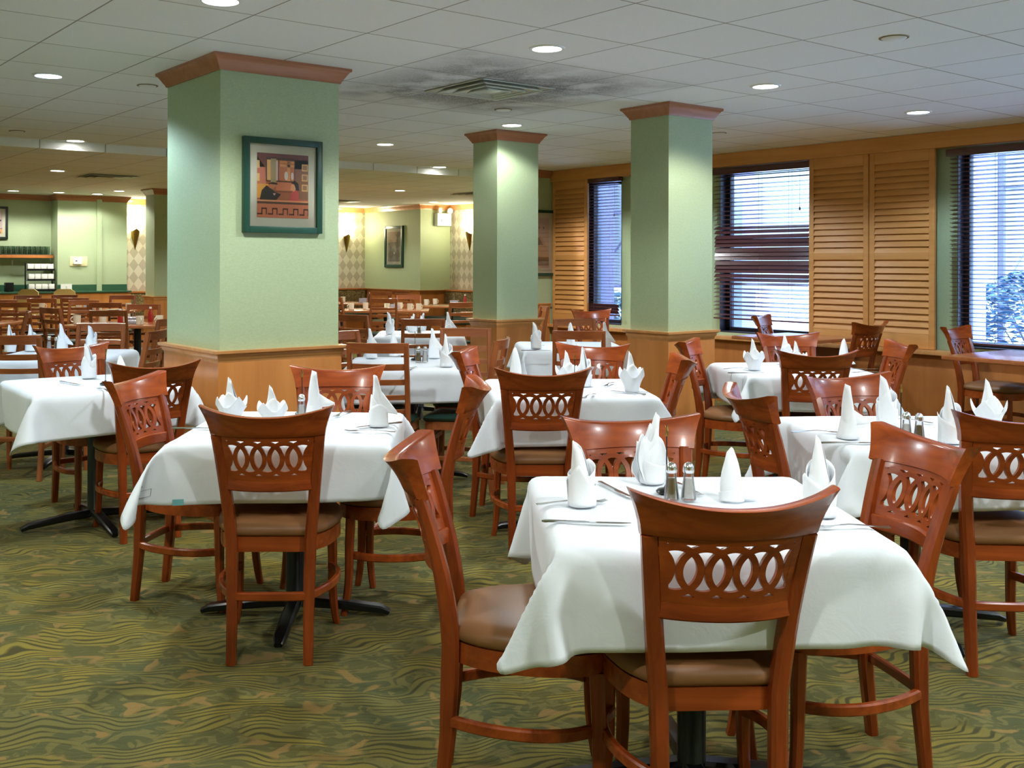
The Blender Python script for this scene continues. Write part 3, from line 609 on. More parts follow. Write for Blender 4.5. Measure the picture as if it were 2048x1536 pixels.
def cushion(outl,z0,z1,name,mat,par,dome=.018):
    V=[];n=len(outl);cx=sum(p[0] for p in outl)/n;cy=sum(p[1] for p in outl)/n
    rings=[(.955,z0),(1,z0+.010),(1.004,z0+.022),(.985,z1-.006),(.93,z1+dome*.25),(.8,z1+dome*.62),(.55,z1+dome*.92),(.25,z1+dome)]
    for s,z in rings: V+=[(cx+(x-cx)*s,cy+(y-cy)*s,z) for x,y in outl]
    V.append((cx,cy,z1+dome)); F=[]
    for r in range(len(rings)-1):
        for k in range(n): F.append((r*n+k,r*n+(k+1)%n,(r+1)*n+(k+1)%n,(r+1)*n+k))
    t=(len(rings)-1)*n; F+=[(t+k,t+(k+1)%n,len(V)-1) for k in range(n)]; F.append(tuple(range(n))[::-1])
    return MB().add(V,F).build(name,mat,par,smooth=60)
def make_oval_chair():
    t=thing('dining_chair','x','chair')
    out=seat_outline(); cushion(out,.437,.476,'seat',M['vinyl'],t,.024)
    MB().prism([(x*.985,y*.985) for x,y in seat_outline(.985)],.383,.436).build('seat_frame',M['cherry'],t,smooth=50)
    for s in (-1,1):
        zs=[0,.08,.2,.32,.43,.5,.56,.62,.68,.74,.79,.812]
        path=[(s*lerp(XP,z),lerp(YB,z),z) for z in zs]; secs=[(.034+.006*min(1,z/.4),.032+.014*min(1,z/.35) if z<.5 else .046-.018*(z-.5)/.32) for z in zs]
        # side vector lies along x when up=-y
        MB().sweep(path,[(a,b) for a,b in secs],up=(0,1,0)).build('leg',M['cherry2'],t)
    for s in (-1,1):
        pts=cr_([(s*.176,.168,.385),(s*.180,.172,.27),(s*.180,.174,.15),(s*.188,.184,.05),(s*.196,.192,0)],3); n=len(pts)
        MB().sweep(pts,[(.038-.013*i/(n-1),.038-.013*i/(n-1)) for i in range(n)],up=(0,1,0)).build('leg',M['cherry2'],t)
    hp=cr_([(.172,.160,.235),(.205,.09,.235),(.212,0,.235),(.19,-.10,.235),(.150,-.185,.235),(.12,-.214,.235),(0,-.220,.235)],5)
    hp=hp+[Vector((-p.x,p.y,p.z)) for p in hp[-2::-1]]
    MB().sweep(hp,(.020,.030)).build('stretcher',M['cherry'],t)
    # crest rail
    def crest(u,v,side):
        zt=.884+.034*abs(u)**2.2; z=.808+(zt-.808)*v; x=u*(.196+.034*v**1.5); th=.012+.008*v**2+.004*abs(u)**3
        y=surf(x*.97,z)-.012*v**3
        return (x,y+side*th,z-.004*(side>0)*0)
    nu,nv=25,9; g=MB(); V=[];F=[]
    vs_=[0,.04,.25,.45,.65,.8,.92,.98,1.0]
    for side in (-1,1):
        for i in range(nu):
            for v in vs_:
                k=1 if 0<v<1 else .55; p=crest(-1+2*i/(nu-1),v,side*k); V.append(p)
    N=nu*nv; ix=lambda s,i,j:s*N+i*nv+j
    for i in range(nu-1):
        for j in range(nv-1):
            F.append((ix(0,i,j),ix(0,i+1,j),ix(0,i+1,j+1),ix(0,i,j+1))); F.append((ix(1,i,j),ix(1,i,j+1),ix(1,i+1,j+1),ix(1,i+1,j)))
        F.append((ix(0,i,0),ix(1,i,0),ix(1,i+1,0),ix(0,i+1,0))); F.append((ix(0,i,nv-1),ix(0,i+1,nv-1),ix(1,i+1,nv-1),ix(1,i,nv-1)))
    for i in (0,nu-1):
        for j in range(nv-1): F.append((ix(0,i,j),ix(0,i,j+1),ix(1,i,j+1),ix(1,i,j)))
    g.add(V,F).build('crest_rail',M['cherry'],t,smooth=50)
    # lower rail
    pth=[(x,surf(x,.635),.635) for x in [(-.147+.294*i/12) for i in range(13)]]
    MB().sweep(pth,(.020,.046)).build('lower_rail',M['cherry'],t)
    # fretwork of interlaced ovals
    L=MB(); Z0,Z1=.655,.812; zc=(Z0+Z1)/2-.002; sp=.060; rz=.0555; 
    def strip(pts,wd,th=.012):
        # pts in (x,z); rectangular strip lying in the curved back surface
        n=len(pts); V=[];F=[]
        for i,(x,z) in enumerate(pts):
            a=pts[max(i-1,0)]; b=pts[min(i+1,n-1)]; tx,tz=b[0]-a[0],b[1]-a[1]; l=math.hypot(tx,tz); nx_,nz_=-tz/l,tx/l
            for s,d in ((1,1),(1,-1),(-1,-1),(-1,1)): xx=x+nx_*wd/2*s; zz=z+nz_*wd/2*s; V.append((xx,surf(xx,zz)+d*th/2,zz))
        for i in range(n-1):
            for k in range(4): F.append((i*4+k,i*4+(k+1)%4,(i+1)*4+(k+1)%4,(i+1)*4+k))
        F+=[(0,1,2,3),((n-1)*4+3,(n-1)*4+2,(n-1)*4+1,(n-1)*4)]; L.add(V,F)
    for k in range(-3,4):
        cx=k*sp; seg=[]
        for i in range(45):
            a=2*math.pi*i/44+math.pi/2; x=cx+.052*math.cos(a); z=zc+rz*math.sin(a); lim=lerp(XP,z)-.010
            if abs(x)<=lim: seg.append((x,z))
            else:
                if len(seg)>1: strip(seg,.0155)
                seg=[]
        if len(seg)>1: strip(seg,.0155)
    strip([(x,Z1-.006) for x in [(-.158+.316*i/12) for i in range(13)]],.024); strip([(x,Z0+.004) for x in [(-.142+.284*i/12) for i in range(13)]],.022)
    for s in (-1,1): strip([(s*(lerp(XP,z)-.024),z) for z in (.65,.70,.75,.81)],.016)
    for k in range(-2,3):
        for q in (-1,1): 
            x=k*sp; strip([(x-.017,zc+q*(rz+.006)),(x+.017,zc+q*(rz+.006))],.013)
    L.build('fretwork',M['cherry'],t,smooth=30)
    return t
def make_ladder_chair():
    t=thing('ladder_back_chair','x','chair')
    YL=[(0,-.235),(.2,-.205),(.45,-.19),(.7,-.215),(.94,-.262)]
    XL=[(0,.165),(.45,.172),(.94,.168)]
    out=[(-.165,-.19),(-.155,-.20),(.155,-.20),(.165,-.19),(.205,.17),(.195,.195),(.15,.205),(-.15,.205),(-.195,.195),(-.205,.17)]
    cushion(out,.435,.462,'seat',M['vinyl_g'],t,.014)
    MB().prism([(x*.95,y*.95) for x,y in out],.385,.434).build('seat_frame',M['oak'],t,smooth=50)
    for s in (-1,1):
        zs=[0,.12,.25,.4,.55,.7,.82,.925]; MB().sweep([(s*lerp(XL,z),lerp(YL,z),z) for z in zs],[(.030,.036+.008*min(1,z/.4)-.014*max(0,z-.45)) for z in zs],up=(0,1,0)).build('leg',M['oak2'],t)
    for s in (-1,1): MB().sweep([(s*.178,.165,.384),(s*.178,.167,.15),(s*.178,.168,0)],[(.036,.036),(.033,.033),(.028,.028)],up=(0,1,0)).build('leg',M['oak2'],t)
    def slat(z,h,th,name,flare=0):
        n=13; g=MB(); V=[];F=[]; W_=lerp(XL,z)-.012+flare
        for i in range(n):
            x=-W_+2*W_*i/(n-1); y=lerp(YL,z)-.030*(1-(x/W_)**2)
            for dy,dz in ((-th/2,-h/2),(th/2,-h/2),(th/2+.001,h/2-.002),(th/2-.003,h/2),(-th/2+.003,h/2),(-th/2-.001,h/2-.002)): V.append((x,y+dy-(dz*.13),z+dz))
        for i in range(n-1):
            for k in range(6): F.append((i*6+k,i*6+(k+1)%6,(i+1)*6+(k+1)%6,(i+1)*6+k))
        F+=[tuple(range(6))[::-1],tuple((n-1)*6+k for k in range(6))]
        g.add(V,F).build(name,M['oak'],t)
    slat(.908,.060,.020,'crest_rail',.027)
    for z,h in ((.795,.038),(.705,.034),(.615,.030),(.530,.028)): slat(z,h,.014,'slat')
    m=MB(); m.box(-.165,.165,-.212,-.194,.25,.28,.003).build('stretcher',M['oak'],t); MB().box(-.17,.17,.158,.176,.30,.33,.003).build('stretcher',M['oak'],t)
    for s in (-1,1): MB().sweep([(s*.168,-.205,.21),(s*.178,.166,.21)],(.018,.028)).build('stretcher',M['oak'],t)
    return t
CHP={'L':make_oval_chair(),'D':make_ladder_chair()}; used={'L':0,'D':0}
def place_chair(kind,x,y,a,label,group):
    p=CHP[kind]
    if not used[kind]: used[kind]=1; p.location=(x,y,0); p.rotation_euler=(0,0,R(a)); p['label']=label; p['group']=group; return p
    return clone(p,(x,y,0),R(a),label,group)
# ================================================================ TABLES
def make_base(t,h):
    MB().lathe([(.055,.05),(.038,.075),(.038,h-.03),(.14,h-.012),(.14,h)],20).build('pedestal',M['black'],t)
    for k in range(4):
        a=k*math.pi/2; d=Vector((math.cos(a),math.sin(a),0)); MB().sweep([d*.03+Vector((0,0,.062)),d*.16+Vector((0,0,.052)),d*.34+Vector((0,0,.032)),d*.375+Vector((0,0,.018))],[(.055,.04),(.052,.036),(.05,.028),(.03,.018)]).build('foot',M['black'],t)
def make_table(h=.74,w=.80,d=.80,mat='panel_d'):
    t=thing('dining_table','x','table'); MB().box(-w/2,w/2,-d/2,d/2,h-.03,h,.006).build('tabletop',M[mat],t); make_base(t,h-.031); return t
CD_=[[-503,-386,448,10,-26,14,15,-23,14,14,-25,14,23,-18,11,30,-2,6,25,19,1,17,26,-1,19,26,-1,28,12,2,32,-2,1,31,-3,1,31,-3,2,31,-2,1,32,-1,1,31,-1,0,31,-1,0,31,-3,0,31,-3,0,32,-1,0,31,4,0,31,5,0,31,1,0,31,-2,0,32,0,0,31,2,1,31,2,2,31,5,1,30,7,3,30,11,3,30,7,3,22,-22,0,16,-27,1,3,-31,2,0,-31,3,19,-25,-2,28,2,-15,27,3,-16,27,2,-15,25,7,-17,0,15,-29,
-1,16,28,0,0,1,-2,-2,0,1,1,0,-3,-2,1,-1,-5,2,3,-4,1,0,0,0,1,-2,1,2,-3,-1,-1,0,0,0,-1,0,0,0,-1,1,1,0,-1,0,0,0,1,1,0,0,0,1,1,0,0,0,0,-1,0,0,0,-1,0,0,-1,0,0,0,0,1,1,1,-1,-1,0,0,-1,0,0,-1,-1,1,-2,1,0,-1,0,-1,1,0,0,2,0,4,5,-1,1,1,0,4,0,-1,2,0,0,5,6,-4,-1,2,-1,-1,1,0,-2,5,-2,-19,10,-11,1,0,-1,
27,2,16,-26,15,12,-2,-1,1,-1,0,0,-2,-2,1,-2,-5,2,2,-5,0,1,0,1,2,-2,0,0,-2,0,0,-2,0,0,0,0,1,1,0,-1,0,0,0,1,0,0,0,-1,1,0,1,-1,0,0,0,1,0,0,0,0,1,-1,0,0,0,1,0,-1,0,-1,0,-1,0,1,1,1,-1,0,0,-2,0,-1,-2,0,1,-1,-1,0,0,0,-1,2,0,3,6,1,-1,-1,-1,-2,0,0,10,3,-2,4,9,-4,-1,2,0,0,3,-1,-18,9,-11,-4,-1,-2,-2,0,0,
26,-13,12,2,12,3,-27,18,14,-2,-1,0,-2,-1,1,-2,-4,1,1,-6,2,1,-1,0,2,-2,0,1,-4,0,0,0,0,0,0,0,-1,0,0,0,1,0,0,1,-1,1,0,1,-1,0,-1,0,1,1,0,0,0,1,0,0,-1,0,1,0,-1,-1,0,0,1,0,0,0,1,-1,0,-1,0,0,0,0,0,0,-1,-1,1,-3,0,0,-3,-1,-1,2,1,2,7,0,1,1,0,2,0,0,8,4,-3,1,10,-4,-1,1,-1,-17,10,-10,-7,-1,-2,-6,-3,-1,-6,-6,-2,
19,-22,10,4,5,2,5,13,2,-28,20,15,-2,-1,0,-3,-3,1,0,-7,3,1,-1,-1,3,-4,1,0,-2,0,0,-1,0,0,1,0,0,2,0,0,0,-1,1,-1,1,-1,0,0,0,1,0,0,0,0,1,1,0,-1,0,0,0,-1,0,0,-1,0,1,0,0,0,0,1,-1,1,0,0,-1,0,0,1,0,1,-1,0,-1,-3,-1,2,-3,0,0,0,-1,0,8,1,-4,-2,0,9,4,-1,7,10,-4,-2,5,-2,-16,9,-10,-12,-4,-4,-7,-5,-2,-5,-9,-1,-1,-6,0,
15,-26,10,1,1,0,3,3,1,8,13,2,-28,25,16,-3,-2,1,-2,-7,2,3,-4,1,2,-4,0,0,-1,0,0,-1,-1,0,3,0,0,0,0,1,0,1,-1,0,0,0,0,-1,0,0,1,1,0,0,-1,0,0,0,1,1,0,0,-1,1,-2,1,-1,0,-1,0,1,0,0,-1,0,1,1,0,0,0,0,-1,0,0,0,0,0,1,-7,-1,0,0,0,-1,3,0,14,12,-3,-3,-1,2,2,9,-5,-17,11,-11,-17,-8,-5,-6,-9,-1,-2,-11,-1,0,-4,0,0,-1,0,
26,-14,11,-1,-2,0,-2,-2,-1,-1,-1,1,7,12,0,-30,22,18,-5,-7,2,4,-5,2,2,-4,0,0,-1,0,0,0,0,0,3,0,0,-1,0,-1,0,0,0,0,0,0,0,0,1,-1,0,-1,1,0,0,1,0,0,0,0,1,-1,0,-1,0,0,0,-1,1,0,0,0,1,1,-1,-1,0,0,0,0,0,0,1,0,1,1,0,-1,1,0,3,-14,-2,1,-5,-2,5,19,3,3,4,-2,-20,20,-17,-18,-12,-5,-3,-11,0,0,-4,0,0,2,1,1,1,-1,-1,-1,0,
19,25,3,4,-5,2,4,-6,1,2,-6,1,0,-13,2,0,-1,1,-34,17,21,4,-12,2,0,-6,0,0,3,-1,0,7,1,0,-2,-1,0,1,0,0,0,0,0,0,0,1,1,0,-1,1,0,0,0,0,1,1,0,0,0,0,-1,0,0,0,0,0,1,2,-1,0,0,0,-1,0,1,0,1,-1,1,0,0,0,0,0,-1,0,-1,0,0,0,1,1,1,0,-2,1,1,-5,0,3,28,-25,-29,-12,1,0,-2,-1,4,6,0,1,2,-1,2,1,-1,2,1,1,2,2,0,
-7,30,0,1,1,-1,1,0,1,2,0,-1,1,0,1,5,0,0,1,0,1,-8,-6,18,2,0,0,0,-1,2,1,0,0,0,-1,0,0,1,-1,1,1,0,0,0,-1,-1,0,0,0,0,-1,1,1,-1,-1,0,0,0,0,-1,0,1,0,1,1,-1,-1,-1,0,0,1,-1,1,0,-1,0,0,0,-1,1,-1,0,0,-2,1,1,0,0,0,-2,-1,1,-3,1,0,-1,-1,2,0,2,-2,0,2,0,-3,3,0,0,1,-1,-1,3,0,0,1,-1,0,1,0,0,2,-2,-1,
-8,30,-2,-1,0,0,-1,0,0,-1,-1,0,1,0,0,1,1,1,10,1,0,-1,2,0,-1,-1,-1,1,-1,-2,-1,0,0,0,0,0,1,0,0,-1,0,-2,0,0,0,0,0,0,1,1,0,-1,-1,0,0,0,0,1,0,0,0,0,1,-1,0,0,0,0,0,1,0,0,-1,0,0,0,0,-1,1,0,0,0,0,1,-1,0,0,0,0,1,1,0,1,-1,0,1,0,1,0,0,-1,3,6,0,-2,7,-2,0,2,-1,0,1,-1,0,2,0,0,1,-1,0,1,0,0,
-7,31,-1,0,-1,0,1,0,0,2,1,0,2,1,0,3,-1,0,0,0,0,-1,0,1,0,0,0,-1,1,0,0,-1,-1,1,1,0,-1,-1,0,0,0,1,1,1,0,0,-1,0,-1,0,0,0,0,0,1,0,0,-1,1,0,0,-1,-1,1,0,0,0,0,0,-1,0,0,0,1,0,1,-1,1,-1,0,0,0,0,0,0,0,0,1,1,0,-1,-1,0,0,1,0,0,-1,1,1,1,0,6,-1,-1,-1,0,0,3,-1,0,1,0,0,1,-1,0,0,0,-1,1,0,1,
-4,31,-1,1,0,0,2,1,0,3,-1,1,2,0,0,1,0,0,-5,0,0,0,1,0,-1,-1,0,1,0,0,0,0,0,-1,0,0,0,1,0,1,-1,0,-1,0,0,0,0,0,1,0,0,0,1,0,-1,-1,0,0,0,0,1,0,0,-1,0,0,0,1,0,0,-1,0,1,0,0,-1,0,0,0,0,0,1,1,0,0,-1,0,-1,0,0,0,0,0,1,0,0,-1,1,0,0,-1,0,10,-2,0,-2,1,0,-2,1,0,0,-1,0,0,1,0,1,0,0,0,-1,0,
-3,31,0,2,0,0,2,0,0,0,0,0,0,0,-1,-1,0,0,0,0,0,-1,0,1,1,1,0,-1,-1,0,0,1,0,1,-1,0,0,0,0,-1,0,0,0,0,0,1,1,0,-1,-1,0,0,0,0,1,0,0,0,0,0,-1,1,0,0,-1,0,1,0,0,0,1,0,-1,-1,0,0,1,0,1,-1,0,-1,0,0,0,1,0,0,-1,0,1,1,0,-1,-1,0,0,0,1,0,0,0,-2,0,-1,4,0,0,2,0,0,0,1,0,0,-1,0,0,0,0,0,1,0,
-2,31,-1,1,1,0,0,-1,0,0,1,0,0,-1,1,1,1,0,0,-1,0,0,0,0,-1,0,0,1,0,0,0,0,0,-1,1,0,0,-1,0,1,1,0,0,-1,0,-1,0,0,0,1,0,1,-1,0,-1,1,0,0,-1,0,0,0,0,1,1,0,-1,-1,0,0,0,0,1,0,0,0,0,0,-1,1,0,0,-1,0,1,0,0,0,0,0,-1,0,0,0,1,0,1,-1,0,0,0,0,0,1,1,-2,-1,0,2,0,-1,2,0,0,0,0,0,0,0,0,0,0,0,
-3,31,-1,1,0,0,0,0,0,1,0,0,0,0,0,0,0,0,0,0,0,0,1,1,1,-1,0,-1,1,0,0,-1,0,0,0,0,1,0,0,-1,0,0,0,1,0,1,-1,0,0,0,0,-1,0,0,0,0,0,1,1,0,0,-1,0,-1,0,0,0,0,0,1,0,0,-1,1,0,0,-1,0,0,0,0,1,0,0,-1,0,0,0,1,0,0,-1,0,1,0,0,-1,0,1,0,0,0,-1,0,0,0,1,-1,0,-1,1,2,0,0,2,1,0,0,-1,0,0,0,-1,
-2,31,-1,1,0,0,0,1,0,-1,-1,0,1,1,0,1,-1,0,0,0,1,0,0,0,-1,0,1,0,0,-1,1,1,0,0,-1,0,-1,1,0,0,-1,0,1,0,0,-1,0,0,0,0,0,0,1,0,1,-1,0,-1,0,0,0,0,0,0,0,0,1,1,0,-1,-1,0,0,0,0,1,0,0,0,0,0,-1,1,0,0,-1,0,1,0,0,0,0,0,-1,0,0,0,1,0,1,-1,1,-1,0,-1,0,0,1,0,1,-1,0,-1,0,1,0,0,1,1,0,0,-1,1,
-1,32,-1,-1,-1,0,1,0,1,1,0,0,-1,0,0,0,0,0,1,1,-1,-1,-1,0,1,1,1,0,-1,0,-1,0,0,0,0,0,1,0,0,0,1,0,-1,-1,0,0,1,1,1,-1,0,0,0,-1,-1,1,0,0,-1,0,1,1,0,0,-1,0,-1,0,0,0,1,0,1,-1,0,-1,1,0,0,-1,0,0,0,0,1,1,0,-1,-1,0,0,1,0,0,-1,0,1,0,1,0,1,-1,0,-1,1,-1,0,0,0,0,0,-1,0,0,1,0,0,1,0,0,1,0,-1,
-1,31,-1,0,0,1,0,0,-1,0,1,0,1,-1,0,-1,1,0,1,-1,1,0,0,0,-1,0,1,0,0,-1,0,0,0,1,1,0,-1,-1,0,0,0,0,0,0,0,1,0,-1,-1,1,1,0,-1,1,1,0,-1,0,0,0,-1,0,0,0,1,0,1,-1,0,0,0,0,-1,0,0,0,0,0,1,1,0,0,-1,0,-1,0,0,0,0,0,1,0,0,0,1,0,-1,-1,0,0,0,1,0,1,0,0,-1,-1,0,0,1,1,1,-1,-1,-1,0,1,0,0,0,1,1,
-1,31,0,1,1,-1,0,-1,0,-1,0,1,0,0,0,1,0,0,0,0,-1,-1,1,1,0,-1,0,1,1,0,0,-1,0,-1,0,0,0,0,0,1,0,0,0,1,0,-1,-1,0,0,0,-1,1,0,1,-1,0,0,0,1,0,0,-1,0,1,0,0,-1,0,0,0,0,0,0,1,0,1,-1,0,-1,0,0,0,1,0,0,-1,0,1,1,0,-1,-1,0,0,0,0,0,0,0,1,0,1,0,0,0,0,1,0,0,-1,0,-1,0,0,0,1,0,0,-1,0,2,0,0,
0,31,-1,0,0,1,-1,0,0,1,0,-1,0,1,0,-1,-1,0,1,1,1,0,-1,0,0,0,0,-1,0,0,0,1,0,1,-1,0,0,1,0,-1,-1,0,0,0,0,1,1,0,0,-1,0,-1,1,-1,0,-1,1,1,0,0,0,1,0,-1,-1,0,0,1,0,1,-1,0,0,0,0,-1,1,0,0,-1,0,1,0,0,0,0,0,-1,0,0,0,1,0,1,-1,0,0,1,1,-1,-1,-1,1,0,0,0,0,1,-1,0,-1,1,0,1,0,0,0,0,1,0,0,-1,0,
0,32,0,-1,-1,-1,1,1,1,-1,-1,0,0,0,0,0,0,0,1,0,-1,-1,0,1,0,1,0,0,-1,0,1,0,0,-1,0,0,0,0,0,0,1,0,1,-1,0,-1,0,0,0,0,0,0,0,0,1,1,0,-1,-1,0,0,0,0,1,0,0,0,0,0,-1,1,0,0,-1,0,1,0,0,0,0,0,-1,0,0,0,1,0,1,-1,0,0,0,0,-1,0,0,0,0,0,1,1,1,-1,-1,0,1,0,-1,0,1,1,0,-1,0,0,0,0,0,0,0,0,1,0,
-1,31,0,1,0,0,-1,0,0,1,1,0,-1,-1,0,0,1,0,1,-1,0,0,0,-1,0,0,2,0,1,-1,-1,-1,0,0,1,0,1,-1,0,0,0,0,-1,0,0,0,0,0,1,1,0,0,-1,0,-1,0,0,0,0,0,1,0,0,-1,1,0,0,-1,0,0,0,0,1,0,0,-1,0,0,0,1,0,0,-1,0,1,0,0,-1,1,0,0,-1,0,1,1,0,0,-1,0,0,0,0,1,1,1,-1,-1,0,0,0,0,0,1,0,0,-1,0,0,0,0,0,0,0,
0,31,0,0,1,0,0,-1,-1,-1,0,0,1,0,0,0,0,0,0,0,0,-1,1,1,0,-1,0,0,0,0,1,0,0,0,0,0,-1,1,0,0,-1,0,1,1,0,0,-1,0,-1,0,0,0,0,0,1,0,0,0,1,0,-1,-1,0,0,0,0,1,1,0,0,-1,0,-1,1,0,0,-1,0,1,0,0,0,1,0,-1,-1,0,0,0,0,1,0,0,-1,0,0,0,1,1,1,-1,0,0,0,-1,0,0,1,1,0,0,-1,0,0,0,1,0,0,-1,0,0,0,0,
0,32,-1,0,-1,1,0,1,0,0,-1,0,-1,1,0,1,-1,0,0,0,0,0,0,0,0,0,0,0,0,0,-1,1,0,0,-1,0,0,0,0,1,0,0,-1,0,0,0,1,0,0,-1,0,1,1,0,-1,-1,0,0,0,0,0,1,0,1,-1,0,-1,0,0,0,0,0,1,0,0,0,1,0,-1,-1,0,0,0,0,1,0,0,0,0,0,-1,1,0,0,-1,0,0,0,0,0,0,1,1,0,0,0,1,0,0,-1,-1,0,0,0,0,0,1,0,1,0,0,-1,0,
0,31,0,0,0,-1,0,0,0,0,0,0,0,0,0,0,0,0,0,1,0,-1,-1,1,0,1,0,0,-1,0,0,0,0,1,0,0,0,0,0,-1,1,0,0,-1,0,1,0,0,0,0,0,-1,0,0,0,1,0,1,-1,0,0,0,0,-1,0,0,0,0,0,1,1,0,-1,-1,0,0,0,0,0,0,0,1,0,0,-1,1,0,0,-1,0,1,0,0,0,0,0,0,0,0,0,1,0,1,-1,1,-1,0,-1,0,1,1,0,-1,0,0,0,0,1,0,0,-1,1,0,
0,31,-1,0,1,0,0,-1,1,1,1,0,0,-1,0,-1,1,-1,0,-1,0,0,0,1,-1,0,0,0,1,0,1,-1,0,-1,1,0,0,-1,0,0,0,0,1,0,0,-1,0,0,0,1,0,1,-1,0,0,0,0,-1,0,0,0,0,0,1,1,0,0,-1,0,-1,0,0,0,1,0,1,-1,0,0,1,0,-1,-1,0,0,0,0,1,1,0,-1,-1,0,0,1,0,0,-1,0,1,0,1,0,0,0,0,0,0,0,0,0,1,1,0,0,-1,-1,-1,0,1,0,0,0,
-1,31,0,1,0,0,1,0,-1,-1,0,0,0,0,0,1,0,1,0,0,0,-2,1,-1,1,-1,1,0,0,0,-1,0,0,0,0,0,1,1,0,0,-1,0,-1,1,0,0,-1,0,1,0,0,-1,0,0,0,0,0,0,1,0,1,-1,0,-1,0,0,0,1,0,0,-1,0,1,0,0,-1,0,0,0,0,0,1,1,0,0,-1,0,-1,0,0,0,0,0,1,0,0,0,1,0,0,-1,1,0,1,0,1,-1,0,0,0,0,0,0,0,0,1,0,-1,-1,0,-1,0,-1,
0,32,-1,0,-1,0,0,1,0,1,-1,0,0,1,0,-1,-1,0,0,1,0,-1,-1,1,0,1,0,0,-1,0,0,1,0,1,-1,0,-1,0,0,0,0,0,0,0,0,1,1,0,-1,-1,0,0,1,0,1,-1,0,0,0,0,-1,1,0,0,-1,0,1,0,0,0,0,0,-1,0,0,0,1,0,1,-1,0,-1,0,0,0,1,0,0,-1,0,1,1,0,-1,-1,0,0,0,0,1,0,0,1,0,0,2,1,1,-1,-1,0,0,0,0,-1,0,0,-1,1,0,-1,-1,0,
-1,31,-1,0,0,0,1,0,0,1,0,0,0,0,0,0,0,0,-1,0,0,0,0,1,-1,0,0,1,0,0,0,0,0,-1,1,0,0,-1,0,1,1,0,0,-1,0,-1,0,0,0,0,0,1,0,0,-1,1,0,0,-1,0,0,0,0,1,0,0,-1,0,0,0,1,0,1,-1,0,0,0,0,-1,1,0,0,-1,0,1,0,0,0,0,0,-1,0,0,0,1,0,0,-1,-1,1,0,2,0,0,0,-3,0,0,2,0,0,1,0,0,-1,0,0,-1,0,-1,-1,1,1,
-1,31,-1,0,1,0,1,-1,0,0,1,0,1,-1,0,0,1,0,0,-1,1,-2,0,0,1,0,0,-1,1,0,0,-1,0,0,0,0,1,0,0,-1,0,0,0,0,0,0,0,0,1,1,0,-1,-1,0,0,0,0,1,0,0,0,0,0,-1,1,0,0,-1,0,1,0,0,-1,1,0,0,-1,0,0,0,0,1,0,0,-1,0,0,0,1,0,1,-1,0,0,0,0,0,0,0,0,1,1,-3,-1,0,8,-1,0,-2,2,0,-5,-1,0,-2,0,0,0,0,1,0,-1,-1,
-3,31,0,1,0,-1,-1,0,0,1,0,0,2,0,0,1,0,0,-1,0,0,-1,1,1,0,-1,0,0,0,1,1,0,-1,0,0,0,-1,1,0,0,-1,0,1,1,0,0,-1,0,-1,0,0,0,0,0,1,0,0,-1,1,0,0,-1,0,0,0,0,1,1,0,-1,-1,0,0,0,0,1,0,0,0,0,0,-1,1,0,0,-1,0,1,0,0,-1,1,0,0,-1,0,0,1,0,1,-1,1,7,-1,1,-9,2,-1,-3,-2,0,-1,1,0,-1,-1,1,-1,0,-1,-1,0,1,
-3,31,-1,-1,0,1,1,0,0,0,0,0,0,0,0,3,0,0,1,1,-1,-2,-1,1,0,1,0,1,-1,0,-1,1,0,0,-1,0,0,0,0,1,0,0,-1,0,0,0,1,0,1,-1,0,0,1,0,-1,-1,0,0,0,0,1,1,0,0,-1,0,-1,0,0,0,0,0,1,0,0,-1,1,1,0,-1,0,1,0,0,0,1,0,-1,-1,0,1,0,0,0,1,-1,1,-1,0,0,0,1,-8,0,-2,-9,-5,3,5,4,0,-2,-2,1,-1,0,-1,0,0,1,1,1,-1,
2,32,0,-2,-1,0,-1,1,-1,0,-1,0,-1,1,0,-1,-1,1,1,0,0,2,0,1,0,0,-1,-1,1,0,0,-1,1,1,0,0,0,0,1,-1,1,0,0,-1,1,1,0,0,-1,0,1,0,0,0,0,0,0,1,0,1,-1,0,0,0,0,0,1,0,0,0,0,0,-1,0,1,0,0,-1,1,0,0,-1,0,0,0,0,0,1,0,0,-1,0,0,0,0,0,1,1,-5,0,-1,-1,0,0,0,-9,-1,4,-7,-4,0,1,2,-1,1,0,1,0,0,-1,0,-1,1,
10,29,0,7,-2,-1,1,-2,0,0,0,0,-1,1,0,-3,2,-1,-7,2,0,-9,3,1,1,-1,-1,0,-1,1,1,0,-1,-1,1,0,0,-1,-1,1,0,0,0,0,-2,-1,0,0,0,0,-1,1,-1,-1,0,1,0,-1,-1,-1,0,0,0,1,0,-1,-1,0,0,0,0,0,1,-1,-2,0,0,0,-1,0,-1,0,0,0,0,-1,-1,0,1,0,0,0,-1,0,0,1,-1,0,0,2,3,12,-2,-1,0,22,-7,-5,-10,6,5,-5,1,1,-4,0,0,-4,0,1,-3,0,0,
16,27,0,-8,3,1,-7,1,0,-9,0,-1,-8,-4,-1,-8,-7,-1,-3,-10,-2,31,-2,-28,-5,12,6,1,-1,0,-1,0,1,1,-2,-1,0,0,-1,-1,-1,0,0,0,0,1,-1,-1,0,0,0,-1,0,0,0,-1,0,1,0,-1,0,-1,0,-1,0,0,0,-1,0,1,0,-1,-1,-1,0,0,-1,0,0,0,0,1,-1,-1,0,0,0,-1,-2,-1,0,-1,0,1,-2,-1,-1,-3,-1,-2,8,1,32,-5,28,-11,20,2,3,-2,-3,-1,1,1,-1,2,1,-2,1,0,-3,1,1,
